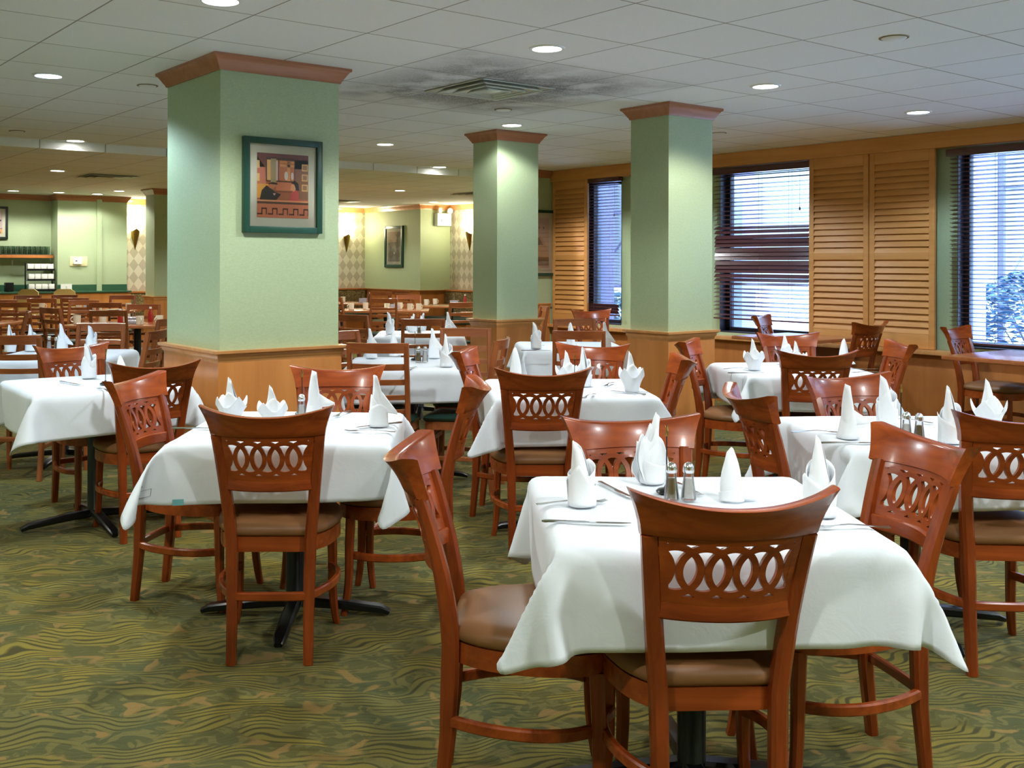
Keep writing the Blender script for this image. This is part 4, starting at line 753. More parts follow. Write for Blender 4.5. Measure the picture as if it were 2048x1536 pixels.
-16,26,-1,-8,-7,-3,-5,-7,-1,-1,-9,-2,1,-9,-2,1,-5,-1,32,25,-19,-1,5,2,-2,-29,-6,-1,0,1,0,5,-2,-1,6,0,0,0,1,1,0,-1,0,0,1,-1,-1,1,0,0,-1,1,0,1,0,0,-1,-1,0,1,0,0,-1,1,0,0,0,0,0,-1,0,0,0,1,0,1,0,0,0,0,0,-1,-1,0,0,-1,0,1,1,0,0,-1,0,-1,0,0,0,4,0,-2,5,1,2,9,3,24,-33,16,-2,-5,2,6,9,1,2,7,0,0,7,1,1,6,1,
-24,-16,-11,2,-3,0,3,-3,0,3,-2,0,-7,7,0,25,33,-17,4,-6,-2,0,-7,-2,-6,-8,-1,0,1,-1,-1,2,1,0,-1,0,1,3,0,-1,0,0,0,0,0,0,0,0,1,0,0,-1,0,0,0,0,0,0,0,0,1,0,0,-1,0,1,0,0,-1,0,0,0,1,0,0,-1,0,-1,0,-1,0,0,1,0,1,0,0,-1,-1,0,0,0,0,0,1,0,0,5,1,-1,1,1,-1,6,1,8,6,4,22,-24,13,-11,-18,2,-2,-1,1,4,1,0,0,2,-1,
-9,-28,-11,-1,0,1,-5,3,-2,-11,14,-2,24,29,-13,7,-6,-3,1,-3,-2,-1,-10,-1,-6,-3,0,1,-1,1,0,0,-1,0,1,0,-1,1,0,0,1,0,0,1,0,1,1,0,-1,0,0,0,0,0,1,0,0,0,0,0,-1,0,0,0,0,0,1,0,0,0,0,0,-1,0,0,0,-1,0,1,1,0,0,-1,0,-1,0,0,0,1,0,1,0,0,0,3,0,-1,2,0,0,0,0,-3,6,2,5,6,3,7,2,2,19,-20,10,-5,-19,4,-8,-5,1,-1,-1,0,
-15,-25,-11,-7,7,-2,-5,15,-2,20,22,-9,11,-5,-5,2,-2,-1,2,-6,-1,-5,-8,-2,-3,-2,0,-1,-1,0,1,0,0,-1,1,0,0,0,0,1,2,0,0,0,0,-1,1,0,0,0,0,1,0,0,-1,0,0,0,0,0,0,0,0,1,1,-1,-1,0,1,0,-1,0,0,0,0,1,1,0,-1,-1,-1,0,0,0,1,1,0,0,0,0,-1,1,1,0,2,0,-1,2,1,1,1,-1,-2,3,1,2,7,3,5,2,2,6,1,2,15,-14,7,0,-20,5,-5,-7,2,
-26,-10,-15,0,13,-2,14,16,-6,14,-3,-6,3,-3,-1,1,-3,-1,1,-7,-1,-6,-7,-1,-1,0,0,0,-1,0,-1,1,1,1,0,0,0,0,-1,-1,0,0,0,1,0,0,1,0,1,0,0,-1,1,0,0,0,0,1,0,-1,0,1,1,-1,-1,0,0,0,-1,1,0,0,0,0,0,-1,0,0,0,0,1,1,1,0,-1,0,0,0,0,0,0,2,0,0,2,0,-1,3,1,-1,0,1,0,0,0,1,7,2,4,3,2,4,1,1,6,0,2,12,-10,5,2,-17,5,
-24,8,-18,7,9,-3,17,0,-7,4,-4,-1,2,-3,-1,2,-3,-1,-2,-8,-1,-6,-2,0,0,0,0,0,-1,0,0,-1,-1,-1,1,0,0,0,0,0,0,1,1,1,-1,0,0,-1,-1,1,1,0,0,-1,1,0,0,-1,1,1,0,-1,-1,0,0,0,1,0,0,-1,1,0,0,0,0,1,0,0,0,1,0,-1,0,1,0,1,0,1,1,0,0,1,0,-1,2,1,-1,1,0,0,0,0,-1,2,0,0,4,2,3,5,2,4,1,1,4,0,2,6,0,2,8,-7,3],
[-509,-488,467,13,-14,26,27,-2,14,29,8,11,23,20,7,10,29,4,-2,31,3,5,31,3,29,11,2,30,-7,-2,30,-10,-1,30,-7,-1,31,-5,-2,31,-3,0,32,-2,-1,31,-1,-1,31,-1,-1,31,-1,0,31,-1,-1,32,0,0,31,1,0,31,0,0,31,-2,0,32,-3,0,31,-3,0,31,-3,0,31,-2,-1,31,-4,0,31,-6,0,30,-9,0,29,-13,1,27,-14,2,32,-2,-2,4,30,-9,-7,30,-8,8,29,-9,27,9,-12,22,-17,-14,15,-23,-14,18,-22,-14,22,-17,-15,
-3,26,16,-2,-1,1,-9,-10,9,-1,-8,3,5,-8,3,6,-3,1,2,0,0,1,0,1,1,-1,-1,0,-1,1,0,1,-1,1,0,0,0,1,1,0,1,-1,-1,1,0,0,0,1,1,1,0,0,0,-1,0,1,1,-1,0,-1,1,-1,0,0,0,0,0,0,0,-1,1,0,0,1,-1,1,1,0,0,1,1,0,1,-1,0,2,0,0,2,0,0,1,0,1,0,-1,0,0,0,-1,0,1,2,0,-1,9,-5,-1,1,-12,-1,-3,-4,0,1,0,0,2,3,0,3,9,-2,
-3,27,17,0,0,-1,-3,-2,3,-8,-11,8,1,-10,3,8,-8,3,6,0,1,-1,-1,-1,0,-1,0,0,0,0,0,1,0,0,1,0,0,1,0,0,0,1,1,1,0,0,1,-1,-1,-1,1,0,1,0,1,0,-1,0,0,1,-1,0,-1,0,0,0,1,1,0,0,0,-1,0,1,1,-1,1,0,0,0,-1,1,2,0,0,1,0,1,2,0,0,1,-1,0,1,1,0,0,0,0,0,0,3,0,0,9,-11,-1,-3,-10,-1,-2,-1,0,2,2,-1,5,10,-2,1,9,-2,
6,27,13,-4,0,2,-4,0,1,-5,-3,4,-8,-12,8,5,-12,4,11,-5,1,-1,1,1,0,-2,0,0,0,-1,1,0,1,-1,2,0,1,1,0,0,1,-1,-1,0,0,0,0,1,1,2,-1,0,0,0,-1,0,1,0,0,-1,1,0,1,0,0,-1,-1,0,0,0,1,0,1,0,0,0,0,-1,0,1,1,-1,1,0,1,2,-1,0,1,0,1,3,0,0,0,0,0,0,0,-6,0,-1,15,-3,0,2,-12,-1,-4,-7,-1,0,1,0,7,10,-2,1,12,-3,-3,7,-2,
22,22,6,-6,4,3,-8,1,3,-8,0,3,-8,-4,6,-6,-15,8,9,-12,4,4,-1,0,1,-1,0,0,0,0,0,2,0,1,1,0,-1,1,0,0,1,1,1,0,0,0,1,-1,-1,-1,1,0,0,0,1,0,-1,0,0,1,-1,0,-1,1,0,0,0,1,0,0,1,0,-1,0,0,1,1,0,0,-1,-1,0,0,1,-1,1,0,0,3,-1,1,3,0,1,2,-1,0,-1,1,2,0,0,9,-8,-1,-2,-13,-2,-3,-1,1,8,9,-3,0,16,-3,-5,9,-3,-8,5,-4,
31,5,1,-2,6,1,-3,6,3,-7,7,3,-13,4,4,-14,-4,8,-3,-23,11,11,-6,2,0,-2,0,1,5,0,-1,-2,0,1,3,0,0,1,1,0,0,-1,-1,0,0,1,-1,1,0,0,-1,0,1,0,-1,0,0,1,0,0,0,0,0,-1,0,0,0,0,0,1,0,0,0,1,-1,-1,0,1,0,1,0,1,0,-1,0,1,1,0,1,0,0,-1,0,1,6,-1,0,1,0,5,-1,-1,7,-15,-2,-5,-6,1,6,9,-3,-2,20,-4,-8,9,-5,-11,2,-6,-9,-2,-5,
31,-1,0,0,0,1,0,3,-1,-1,3,1,-2,9,2,-11,11,5,-22,0,11,5,-33,15,0,-1,-2,0,3,2,1,9,-1,-1,0,1,0,-1,-1,1,0,0,0,0,1,-1,-1,-1,0,0,0,1,-1,1,0,0,0,-1,0,-1,0,0,0,1,0,1,0,0,-1,-1,0,0,1,0,1,0,0,-1,0,1,0,-1,0,0,1,-1,0,0,0,0,0,6,0,1,6,-2,0,-3,0,13,-5,-1,-6,-17,-1,7,11,-2,-8,25,-8,-14,6,-8,-12,-4,-5,-8,-8,-4,-4,-6,-3,
30,9,1,0,2,1,-2,2,1,0,1,0,0,-1,-1,0,0,0,-6,7,2,-23,7,12,0,-4,6,1,0,-1,0,-2,2,1,0,0,0,0,0,-1,-1,1,0,0,0,1,0,0,0,-1,1,-1,0,0,0,-1,1,1,-1,0,0,0,1,-1,-1,0,1,-1,1,0,0,0,-1,-1,0,0,-1,1,1,-1,0,0,-1,1,-1,-1,0,1,0,1,0,-1,0,0,-2,1,1,3,2,11,-20,-6,3,19,-2,-24,19,-16,-13,-5,-6,-7,-10,-4,-3,-10,-2,0,-6,-1,1,-1,0,
17,26,3,-3,2,-1,-3,1,0,-3,1,0,-3,1,1,-3,0,-1,-6,0,-2,4,1,-1,1,0,2,0,-1,-2,0,1,0,-1,-1,0,0,0,1,1,1,0,0,-1,0,-1,0,2,1,1,1,0,-1,0,0,0,1,-1,0,1,1,0,0,0,0,1,-1,0,0,0,-1,1,1,1,0,0,0,0,-1,-1,1,1,0,0,0,1,0,-1,-1,0,1,0,0,0,0,1,-1,0,1,3,-5,11,-25,-5,-20,-8,-11,-2,-1,-8,-1,0,-3,0,0,1,-1,0,2,1,0,-2,0,
-8,31,1,0,-1,0,1,0,0,-1,0,-1,-1,0,0,-1,0,0,8,1,1,5,0,-1,-2,0,1,-1,1,0,1,-1,-1,0,0,0,0,1,0,-1,-1,0,1,0,0,0,0,-1,-1,0,-1,1,0,0,0,0,-1,0,1,0,-1,-1,1,1,0,-1,0,0,0,0,0,0,0,0,0,0,0,0,0,0,0,-1,0,0,1,0,0,0,0,0,-1,0,0,0,0,-1,0,1,1,-1,1,-1,0,-1,3,-5,-2,1,-5,-1,0,-5,-2,0,-3,-2,0,-3,-2,-1,-3,-3,0,
-12,29,0,0,0,0,0,0,-1,1,1,1,2,0,0,5,1,0,3,0,1,2,1,-1,0,0,0,0,-1,0,-1,0,1,1,1,-1,0,-1,0,0,0,0,-1,0,0,1,1,0,0,-1,0,-1,0,0,1,0,0,0,0,0,0,0,-1,-1,0,0,1,0,0,0,1,0,-1,-1,0,0,0,0,1,0,0,0,1,0,-1,-1,0,1,0,0,0,0,0,0,1,1,-1,0,1,0,-1,-2,1,0,0,3,0,0,-2,0,-1,-1,1,1,-2,0,0,-2,-1,0,-2,0,0,
-10,29,-1,1,1,0,1,0,1,2,1,0,3,0,0,2,0,1,1,1,0,1,-1,-1,0,0,0,0,0,0,0,1,-1,-1,-1,1,1,0,0,0,0,0,0,1,0,-1,-1,0,1,0,0,0,0,0,-1,1,0,1,-1,0,0,0,0,0,0,0,-1,1,0,1,-1,0,0,0,0,0,0,0,-1,1,0,1,-1,0,0,0,0,-1,0,0,1,1,0,0,-1,1,0,0,-1,-1,1,-1,2,-1,0,2,0,-1,1,0,1,0,-1,-1,-1,1,0,0,0,0,-1,0,0,
-6,31,1,1,0,0,2,0,0,2,0,0,1,0,-1,0,0,0,1,0,0,-1,0,0,1,0,1,0,1,-1,0,-1,0,0,0,0,-1,0,0,1,1,0,0,-1,0,0,0,0,-1,0,0,1,1,0,0,-1,0,-1,0,0,1,0,0,0,1,0,0,-1,0,-1,0,0,1,0,0,0,1,0,0,-1,0,-1,0,0,1,0,0,0,1,0,-1,-1,0,0,0,0,0,0,1,0,0,-3,0,0,1,3,0,0,1,0,-1,0,0,0,0,0,1,-1,0,0,0,0,-1,
-3,31,0,2,0,0,1,1,0,0,-1,0,1,0,1,0,1,0,-1,-1,0,1,0,0,-1,1,-1,0,-1,0,1,0,0,0,0,0,0,1,0,-1,-1,0,1,0,0,0,0,0,0,1,0,-1,-1,0,1,0,0,0,0,0,-1,1,0,1,-1,0,0,0,0,0,0,0,-1,1,0,1,-1,0,0,0,0,0,0,0,-1,1,0,1,-1,0,0,0,0,0,0,0,0,1,0,-1,-1,-1,1,0,0,0,0,0,1,0,0,1,0,0,0,0,-1,1,0,0,-1,0,1,
0,31,0,0,1,0,1,-1,0,0,0,0,0,1,0,0,-1,0,-1,0,0,1,1,0,0,-1,0,0,0,0,-1,0,0,1,1,0,0,-1,0,0,0,0,-1,0,0,1,1,0,0,-1,0,0,0,0,-1,0,0,1,1,0,0,-1,0,-1,0,0,1,0,0,0,1,0,0,-1,0,-1,0,0,1,0,0,0,1,0,0,-1,0,-1,0,0,1,0,0,0,1,0,0,-1,0,-1,0,0,0,0,-1,0,1,0,1,0,0,1,0,-1,1,-1,0,-1,0,0,1,0,0,
3,31,1,0,0,-1,-1,0,1,0,0,0,-1,0,0,0,0,0,-1,0,0,0,0,-1,1,0,0,0,0,0,0,1,0,-1,-1,0,1,0,0,0,0,0,0,1,0,-1,-1,0,1,0,0,0,0,0,0,1,0,-1,-1,0,1,0,0,0,0,0,-1,1,0,1,-1,0,0,0,0,0,1,0,-1,0,0,1,-1,0,0,0,0,0,0,0,-1,1,0,1,-1,0,0,0,1,-1,1,-2,-1,0,0,1,-1,-1,0,0,0,1,0,1,0,0,0,1,0,0,0,0,-1,
3,32,0,-1,-1,1,0,0,-1,0,1,0,0,-1,0,-2,0,0,0,1,1,1,-1,-1,0,0,-1,0,1,1,0,-1,0,0,0,0,-1,0,0,1,1,0,0,-1,0,0,0,0,-1,0,0,1,1,0,0,-1,0,0,0,0,-1,0,0,1,1,0,0,-1,0,-1,0,0,1,1,0,0,-1,0,0,0,0,-1,0,0,1,1,0,0,0,0,0,-1,0,-1,0,0,0,1,0,1,-1,-1,-1,0,-1,0,0,1,0,0,0,0,0,0,1,0,-1,1,0,0,0,0,1,
1,31,0,1,0,0,-1,1,0,0,-1,1,-1,0,0,0,1,0,0,-1,-1,0,0,1,0,1,-1,0,-1,0,1,0,0,0,0,0,0,1,0,-1,-1,0,1,0,0,0,0,0,0,1,0,-1,-1,0,1,0,0,0,0,0,0,1,0,-1,-1,0,1,0,0,0,1,0,-1,-1,0,0,0,0,1,0,0,0,1,0,-1,-1,0,1,0,0,0,0,0,0,1,0,0,-1,0,-1,0,-1,0,0,0,0,0,0,0,0,0,0,0,-1,1,1,1,-1,0,0,1,0,-1,
0,31,1,0,0,0,0,0,0,-1,0,-1,1,1,0,0,-1,1,0,0,0,1,1,-1,0,-1,0,0,0,-1,-1,0,1,1,1,0,0,-1,0,0,0,0,-1,0,0,1,1,0,0,-1,0,0,0,0,-1,1,0,1,0,0,0,-1,0,0,0,0,-1,1,0,1,-1,0,0,0,0,0,0,0,-1,1,0,1,-1,0,0,0,0,-1,0,0,0,1,0,1,-1,0,0,0,-1,-1,0,0,-1,0,0,0,1,0,1,0,0,0,0,0,0,-1,0,1,0,-1,0,0,1,
0,31,1,0,1,-1,0,-1,1,0,0,0,-1,0,0,1,0,-1,0,0,1,1,0,-1,0,0,0,0,0,0,0,1,0,-1,-1,0,1,0,0,0,0,0,0,1,0,-1,-1,0,1,0,0,0,0,0,0,0,0,-1,0,0,1,0,0,0,1,0,0,-1,0,-1,0,0,1,0,0,0,1,0,0,-1,0,-1,0,0,1,0,0,0,1,0,0,-1,0,-1,0,0,1,0,0,-1,1,-1,0,0,0,0,-1,0,0,0,-1,0,0,1,0,0,-1,1,0,1,0,0,0,
0,32,0,-1,-1,1,0,0,-1,0,1,1,1,-1,0,-1,0,0,1,1,0,0,-1,0,1,0,-2,0,1,1,0,-1,0,0,0,0,-1,0,0,1,1,0,0,-1,0,0,0,0,-1,0,0,1,1,0,0,-1,0,0,0,0,-1,1,0,1,-1,0,0,0,0,0,0,0,-1,1,0,1,-1,0,0,0,0,0,0,0,-1,1,0,1,-1,0,0,0,0,0,0,0,-1,1,0,1,-1,-1,-1,0,0,0,0,0,0,0,0,0,0,0,0,0,0,0,0,0,1,0,-1,
0,31,1,0,0,0,0,0,0,0,0,0,-1,0,0,0,1,0,1,-1,-1,1,0,0,-1,1,0,0,-1,0,1,0,0,0,0,0,0,1,0,-1,-1,0,1,0,0,0,0,0,0,1,0,-1,-1,0,1,0,0,0,1,0,0,-1,0,-1,0,0,1,0,0,0,1,0,0,-1,0,-1,0,0,1,0,0,0,1,0,0,-1,0,-1,0,0,1,0,0,0,1,0,0,-1,0,-1,0,-1,0,0,0,0,0,0,0,0,0,0,0,0,0,1,0,0,0,-1,0,0,1,
1,31,1,-1,0,0,-1,1,0,0,-1,0,0,0,0,0,0,0,1,0,0,1,1,-1,0,-1,-1,0,0,1,-1,0,0,1,1,0,0,-1,0,0,0,0,-1,0,0,1,1,0,0,-1,0,0,0,0,-1,1,0,1,-1,0,0,0,0,0,0,0,-1,1,0,1,-1,0,0,0,0,0,0,0,-1,1,0,1,-1,0,0,0,0,0,0,0,-1,1,0,1,-1,0,0,0,-1,-1,0,0,0,0,0,0,0,0,0,1,0,0,0,0,1,-1,0,0,0,1,0,0,-1,
0,31,1,0,1,0,0,-1,0,-1,0,-1,0,1,1,0,-1,0,1,0,0,1,0,-1,0,0,-1,0,0,1,0,1,0,-1,-1,0,1,0,0,0,0,0,0,1,0,-1,-1,0,1,0,0,0,1,0,0,-1,0,-1,0,0,1,0,0,0,1,0,0,-1,0,-1,0,0,1,0,0,0,1,0,0,-1,0,-1,0,0,1,0,0,0,1,0,0,-1,0,-1,0,-1,1,0,0,0,0,0,-1,1,0,0,0,0,0,-1,1,1,0,-1,-1,0,0,0,0,0,0,0,1,
1,32,1,-1,-1,0,-1,0,0,0,1,0,0,-1,0,1,0,0,1,1,-1,-1,-1,1,0,0,-2,1,1,1,0,-1,0,0,0,0,-1,1,0,1,0,0,0,-1,0,0,0,0,-1,1,0,1,-1,0,0,0,0,0,0,0,-1,1,0,1,-1,0,0,0,0,0,0,0,-1,1,0,1,-1,0,0,0,0,0,0,0,-1,1,0,1,-1,0,0,0,0,0,0,0,-1,1,0,0,0,0,1,-1,-1,0,0,0,-1,0,0,0,0,1,0,0,0,0,0,0,0,1,-1,
2,31,1,-1,0,0,-1,1,0,0,-1,0,-1,0,-1,0,0,0,1,0,1,1,0,-1,0,1,0,-1,-1,0,1,0,0,0,1,0,0,-1,0,-1,0,0,1,0,0,0,0,0,0,0,0,-1,0,0,1,0,0,0,1,0,0,-1,0,-1,0,0,1,0,0,0,1,0,0,-1,0,-1,0,0,1,0,0,0,1,0,0,-1,0,-1,0,0,1,0,0,0,1,0,0,-1,-1,0,0,0,-1,0,1,0,0,0,1,0,-1,-1,0,0,1,1,1,0,0,-1,-1,-1,1,
2,31,1,-1,0,0,0,0,0,-1,0,0,0,0,0,0,1,0,0,-1,0,1,1,0,0,-1,-1,0,0,0,-1,1,0,1,-1,0,0,0,0,0,0,0,-1,0,0,1,1,0,0,-1,0,0,0,0,-1,1,0,1,-1,0,0,0,0,0,0,0,-1,1,0,1,-1,0,0,0,0,0,0,0,-1,1,0,1,-1,0,0,0,0,0,0,0,-1,1,0,1,-1,0,0,0,0,-1,0,-1,1,0,0,0,0,0,-1,1,1,1,0,0,-1,-1,0,-1,0,0,1,0,0,
4,31,2,0,0,-1,-2,0,0,-1,0,0,-1,1,0,0,-1,0,1,0,-1,-1,0,0,1,0,0,0,1,0,0,-1,0,-1,0,0,0,0,0,1,0,0,0,1,0,-1,-1,0,1,0,0,0,1,0,0,-1,0,-1,0,0,1,0,0,0,1,0,0,-1,0,-1,0,0,1,0,0,0,1,0,0,-1,0,-1,0,0,1,0,0,0,1,0,0,-1,0,-1,0,0,1,0,0,-1,0,-1,0,1,0,0,0,0,1,-1,0,-1,0,0,-1,0,0,0,0,1,-1,1,0,
6,31,1,-1,0,1,-1,0,0,-1,0,-1,-2,0,0,-1,0,0,0,0,0,1,0,-1,-1,1,0,0,-1,0,1,0,0,0,0,0,0,1,0,-1,0,0,1,-1,0,0,0,0,-1,0,0,0,0,0,1,0,0,0,0,0,-1,1,0,1,-1,0,0,0,0,0,0,0,-1,1,0,1,-1,0,0,0,0,0,0,0,-1,1,0,1,-1,0,0,0,0,0,1,0,0,0,-1,0,0,0,0,-1,0,0,0,1,-1,0,0,-1,0,0,0,0,0,-1,1,0,-1,-1,0,
8,30,2,-1,0,0,0,0,-1,-2,1,1,-1,0,-1,-3,0,0,-2,0,1,2,1,-2,0,-1,0,0,0,0,-1,0,0,1,1,0,0,-1,0,0,0,0,-1,0,0,1,0,0,0,1,0,0,-1,0,-1,0,0,1,1,0,0,-1,0,-1,0,0,1,0,0,0,1,0,0,-1,0,-1,0,0,1,0,0,0,1,0,0,-1,0,-1,0,1,1,1,-1,0,-1,1,-1,0,-1,0,0,0,1,0,0,-2,0,-1,-1,0,0,-1,0,1,-1,0,0,0,-1,0,-2,0,0,
7,30,2,1,1,0,1,-1,1,0,0,-1,-3,1,0,2,0,-1,-9,0,0,1,0,-1,0,0,0,1,0,0,0,1,0,-1,-1,0,1,0,0,0,0,0,0,0,0,-1,1,0,1,-1,0,0,0,0,0,1,0,-1,-1,0,1,0,0,0,0,0,-1,1,0,1,-1,0,0,0,0,0,0,0,-1,1,0,1,-1,0,0,0,0,0,1,-1,0,-1,1,0,0,0,0,0,-1,0,0,0,-7,0,0,2,0,0,-1,0,1,0,0,-1,-2,0,1,-2,0,0,0,-1,0,
-7,30,0,5,1,0,3,1,0,3,-1,1,3,-1,1,-4,1,0,-5,1,-1,2,0,-1,1,0,0,-1,0,1,1,-1,-1,0,0,0,-1,0,0,1,0,0,0,1,0,0,-1,0,-1,0,0,1,1,0,0,-1,0,0,0,0,-1,0,1,1,1,0,0,-1,0,-1,0,0,1,0,0,0,1,0,0,-1,0,-1,0,0,1,1,0,0,-1,0,-1,0,0,1,0,0,0,1,-1,-1,-1,-1,-3,0,1,-3,0,0,0,0,-1,-4,-1,1,-1,-1,0,-1,-1,1,-1,1,0,
-30,10,-1,3,5,0,4,6,0,5,5,-1,7,3,0,5,1,1,5,1,1,-1,2,-1,2,-2,1,1,0,0,-1,0,1,1,0,1,0,0,0,-1,1,1,1,-1,0,0,0,0,0,0,1,-1,0,0,1,0,1,0,0,0,0,1,-1,-1,-1,1,1,0,0,0,0,0,-1,1,0,1,-1,0,0,0,0,0,0,0,-1,0,-1,1,0,0,0,0,-1,0,1,-1,1,-1,-2,-1,0,-1,-3,0,0,-3,0,1,-4,-1,0,1,0,0,1,1,-1,1,0,0,1,0,0,
-29,12,0,-1,-1,0,1,-1,-1,0,1,1,1,4,-1,6,8,-2,23,6,-6,5,-9,-16,-3,1,1,-1,0,1,0,0,0,-1,0,0,0,1,0,0,-1,0,0,1,1,0,1,1,0,0,0,0,0,0,-1,1,0,1,0,1,0,0,1,0,1,-1,-1,0,1,1,1,1,0,0,1,-1,0,0,0,1,1,1,1,1,0,0,2,-1,1,1,0,2,2,0,1,2,-1,0,5,2,0,1,4,-1,-1,1,-1,-1,3,0,1,3,-1,-1,2,-2,0,3,-1,-1,3,-3,0,
-26,17,-1,2,2,-1,2,4,0,6,4,-2,10,3,-3,15,-3,-6,-8,-35,-19,0,-4,1,0,0,0,0,2,-2,0,8,0,0,5,0,0,0,0,0,0,0,-1,0,0,1,-1,0,0,0,0,0,-1,0,0,0,0,0,0,0,0,0,0,0,1,1,0,1,-1,-1,0,0,1,1,0,0,1,1,0,0,0,-1,1,0,1,1,1,0,-1,0,0,-4,-1,-1,-2,-1,0,1,0,-6,28,22,24,-4,6,-2,1,1,3,-2,-1,2,-1,1,2,-2,0,2,-3,0,2,-2,0,
-18,26,-4,5,2,-1,7,1,-3,8,1,-3,9,-5,-5,-3,-31,-15,-7,-2,-1,0,1,-1,0,3,0,0,3,0,0,-2,0,0,1,0,0,1,0,0,1,0,0,0,-1,0,0,0,0,0,0,0,0,1,0,-1,0,-1,1,-1,1,0,0,0,0,0,0,0,1,0,0,0,0,-1,0,0,1,0,0,1,0,0,-1,0,0,-1,-1,0,-2,0,-1,-6,2,0,-3,1,-1,7,-2,-9,4,1,3,30,20,26,-4,7,6,-6,2,2,-4,-1,1,-1,1,0,-1,0,0,1,0,
-6,29,-8,5,1,-2,7,-2,-2,7,-6,-5,1,-24,-13,-17,-6,-2,4,1,0,0,0,0,0,4,-1,0,2,0,0,-1,0,0,-1,-1,0,1,1,0,1,-1,0,0,1,-1,0,0,1,0,-1,0,0,0,0,1,0,0,0,1,0,0,0,0,-1,0,0,1,-1,0,0,0,0,0,0,0,0,0,0,0,0,0,0,1,-1,-2,0,0,-2,0,0,-1,1,0,-1,-1,-1,4,0,1,1,0,-17,7,5,6,20,13,14,4,6,10,-2,3,6,-4,1,4,-3,1,2,-4,0,
2,29,-11,6,-2,-3,6,-6,-5,2,-21,-10,-12,-9,-2,-6,1,-1,3,0,0,0,2,0,0,2,-1,-1,1,0,0,0,0,0,0,0,1,0,0,0,1,0,0,0,0,0,1,-1,0,0,1,0,1,0,0,0,0,0,0,0,0,0,0,0,0,-1,0,0,1,0,0,0,-1,0,0,1,0,0,0,-1,0,0,0,-1,0,-2,1,0,-2,1,-1,0,-1,0,0,0,-2,4,0,1,-1,-1,-7,0,2,-10,12,7,7,15,10,7,4,4,7,1,1,6,-1,2,6,-2,2,
11,26,-15,6,-8,-5,0,-17,-9,-7,-7,-2,-9,-2,-1,-2,1,0,2,1,-1,1,1,1,-1,0,0,0,1,0,0,1,-1,0,0,0,0,1,-1,0,-1,1,0,1,-1,0,0,1,-1,1,0,1,0,0,0,0,0,0,0,0,-1,1,0,1,0,0,0,0,0,0,0,0,0,0,0,0,0,0,0,-1,0,0,-1,0,0,-1,0,-1,-2,0,0,-1,0,0,1,0,-2,4,0,-1,0,1,-3,0,0,-9,3,3,-4,10,5,8,13,9,4,3,3,3,1,1,4,1,1,
17,15,-22,-1,-14,-7,-3,-4,-1,-8,-5,-1,-6,0,-1,0,0,0,2,1,0,0,1,-1,0,1,1,1,0,-1,-1,1,0,0,0,0,-1,0,0,1,2,0,0,0,0,0,1,0,0,0,0,0,0,0,0,0,0,0,1,0,0,0,0,0,0,1,0,-1,-1,0,1,0,0,0,0,-1,-1,0,1,0,0,0,-2,0,-1,-1,0,0,-1,0,0,0,0,0,1,0,-2,3,0,-1,0,0,-2,-1,0,-7,2,2,-6,7,4,-1,7,4,8,12,9,3,2,1,-1,-1,0,
14,-2,-30,0,-1,0,-3,-4,-1,-7,-2,-1,-4,2,0,0,-1,0,2,1,0,0,1,0,0,1,-1,-1,1,0,0,0,1,0,1,-1,0,0,0,0,-1,0,0,1,0,0,0,0,0,1,0,-1,1,0,1,1,0,0,0,0,0,-1,0,-1,1,0,1,0,1,0,0,-1,0,0,0,0,-1,0,0,-1,0,0,-1,1,0,-1,-1,-1,0,0,1,-1,1,0,2,0,-3,2,-1,-2,1,0,0,-1,1,-4,-1,0,-7,4,3,-3,6,3,0,6,4,9,13,10,0,0,0],
[-483,-405,431,12,-24,16,11,-24,17,20,-19,14,30,6,8,18,25,3,11,29,2,14,28,3,30,7,3,28,-14,0,30,-10,0,31,-6,1,31,-3,2,31,-1,1,31,-1,1,31,-1,1,32,0,1,31,0,1,31,0,1,32,0,0,31,0,1,31,0,2,31,0,1,32,0,1,31,-1,2,31,0,2,31,-2,1,32,-1,2,31,-3,1,31,-3,2,31,-1,1,26,17,1,21,23,0,30,-7,2,-10,-29,-8,-24,-18,-9,-18,-23,-10,-7,-29,-10,4,-29,-11,13,-24,-15,6,10,-31,
-7,16,29,1,0,0,1,1,-1,-3,-3,2,-1,-10,2,5,-5,1,0,0,0,2,-1,0,1,-2,0,0,1,0,0,0,0,0,1,1,0,0,-1,0,0,0,0,0,0,1,1,0,-1,1,0,0,1,0,0,0,0,0,1,1,0,0,0,0,-1,-1,0,0,1,0,0,0,0,1,-1,0,0,0,0,1,0,-1,-1,0,1,0,0,0,-1,0,0,0,0,1,-2,-1,-1,1,1,-3,-8,-1,-3,3,-1,1,-2,0,5,-4,0,9,0,-1,8,4,-3,-7,34,-16,-2,2,-1,
5,19,26,-9,-1,3,0,-1,0,-2,-1,0,-4,-8,2,5,-8,2,7,-3,1,-4,1,0,0,-2,-1,1,0,0,0,1,0,0,0,-1,0,1,1,0,0,0,0,2,0,0,2,0,0,0,0,0,0,1,0,0,0,0,-1,0,0,0,0,0,0,0,0,0,-1,-1,0,0,1,0,0,0,0,0,0,1,0,0,1,-1,0,0,1,-1,0,-1,1,-2,1,1,-3,0,-1,1,0,-3,-6,-2,-4,1,1,3,-2,-1,11,-3,0,9,4,-3,-7,36,-18,-6,1,0,-1,-1,0,
26,-4,18,-23,22,8,-7,-1,2,-1,0,0,-4,-6,3,2,-9,2,4,-4,0,2,0,0,0,-2,-1,0,1,0,0,0,1,0,1,0,0,1,-1,0,2,1,0,1,0,0,0,0,0,-1,0,0,-2,0,0,-1,0,0,1,0,0,0,0,0,2,0,0,0,0,0,-1,0,0,0,0,0,0,0,0,0,0,0,1,0,0,2,-1,0,-1,1,-1,0,-1,2,-3,1,0,-1,0,-6,-5,-1,-2,2,-1,11,-6,0,11,3,-3,-9,37,-18,-4,0,1,5,0,-1,3,-1,1,
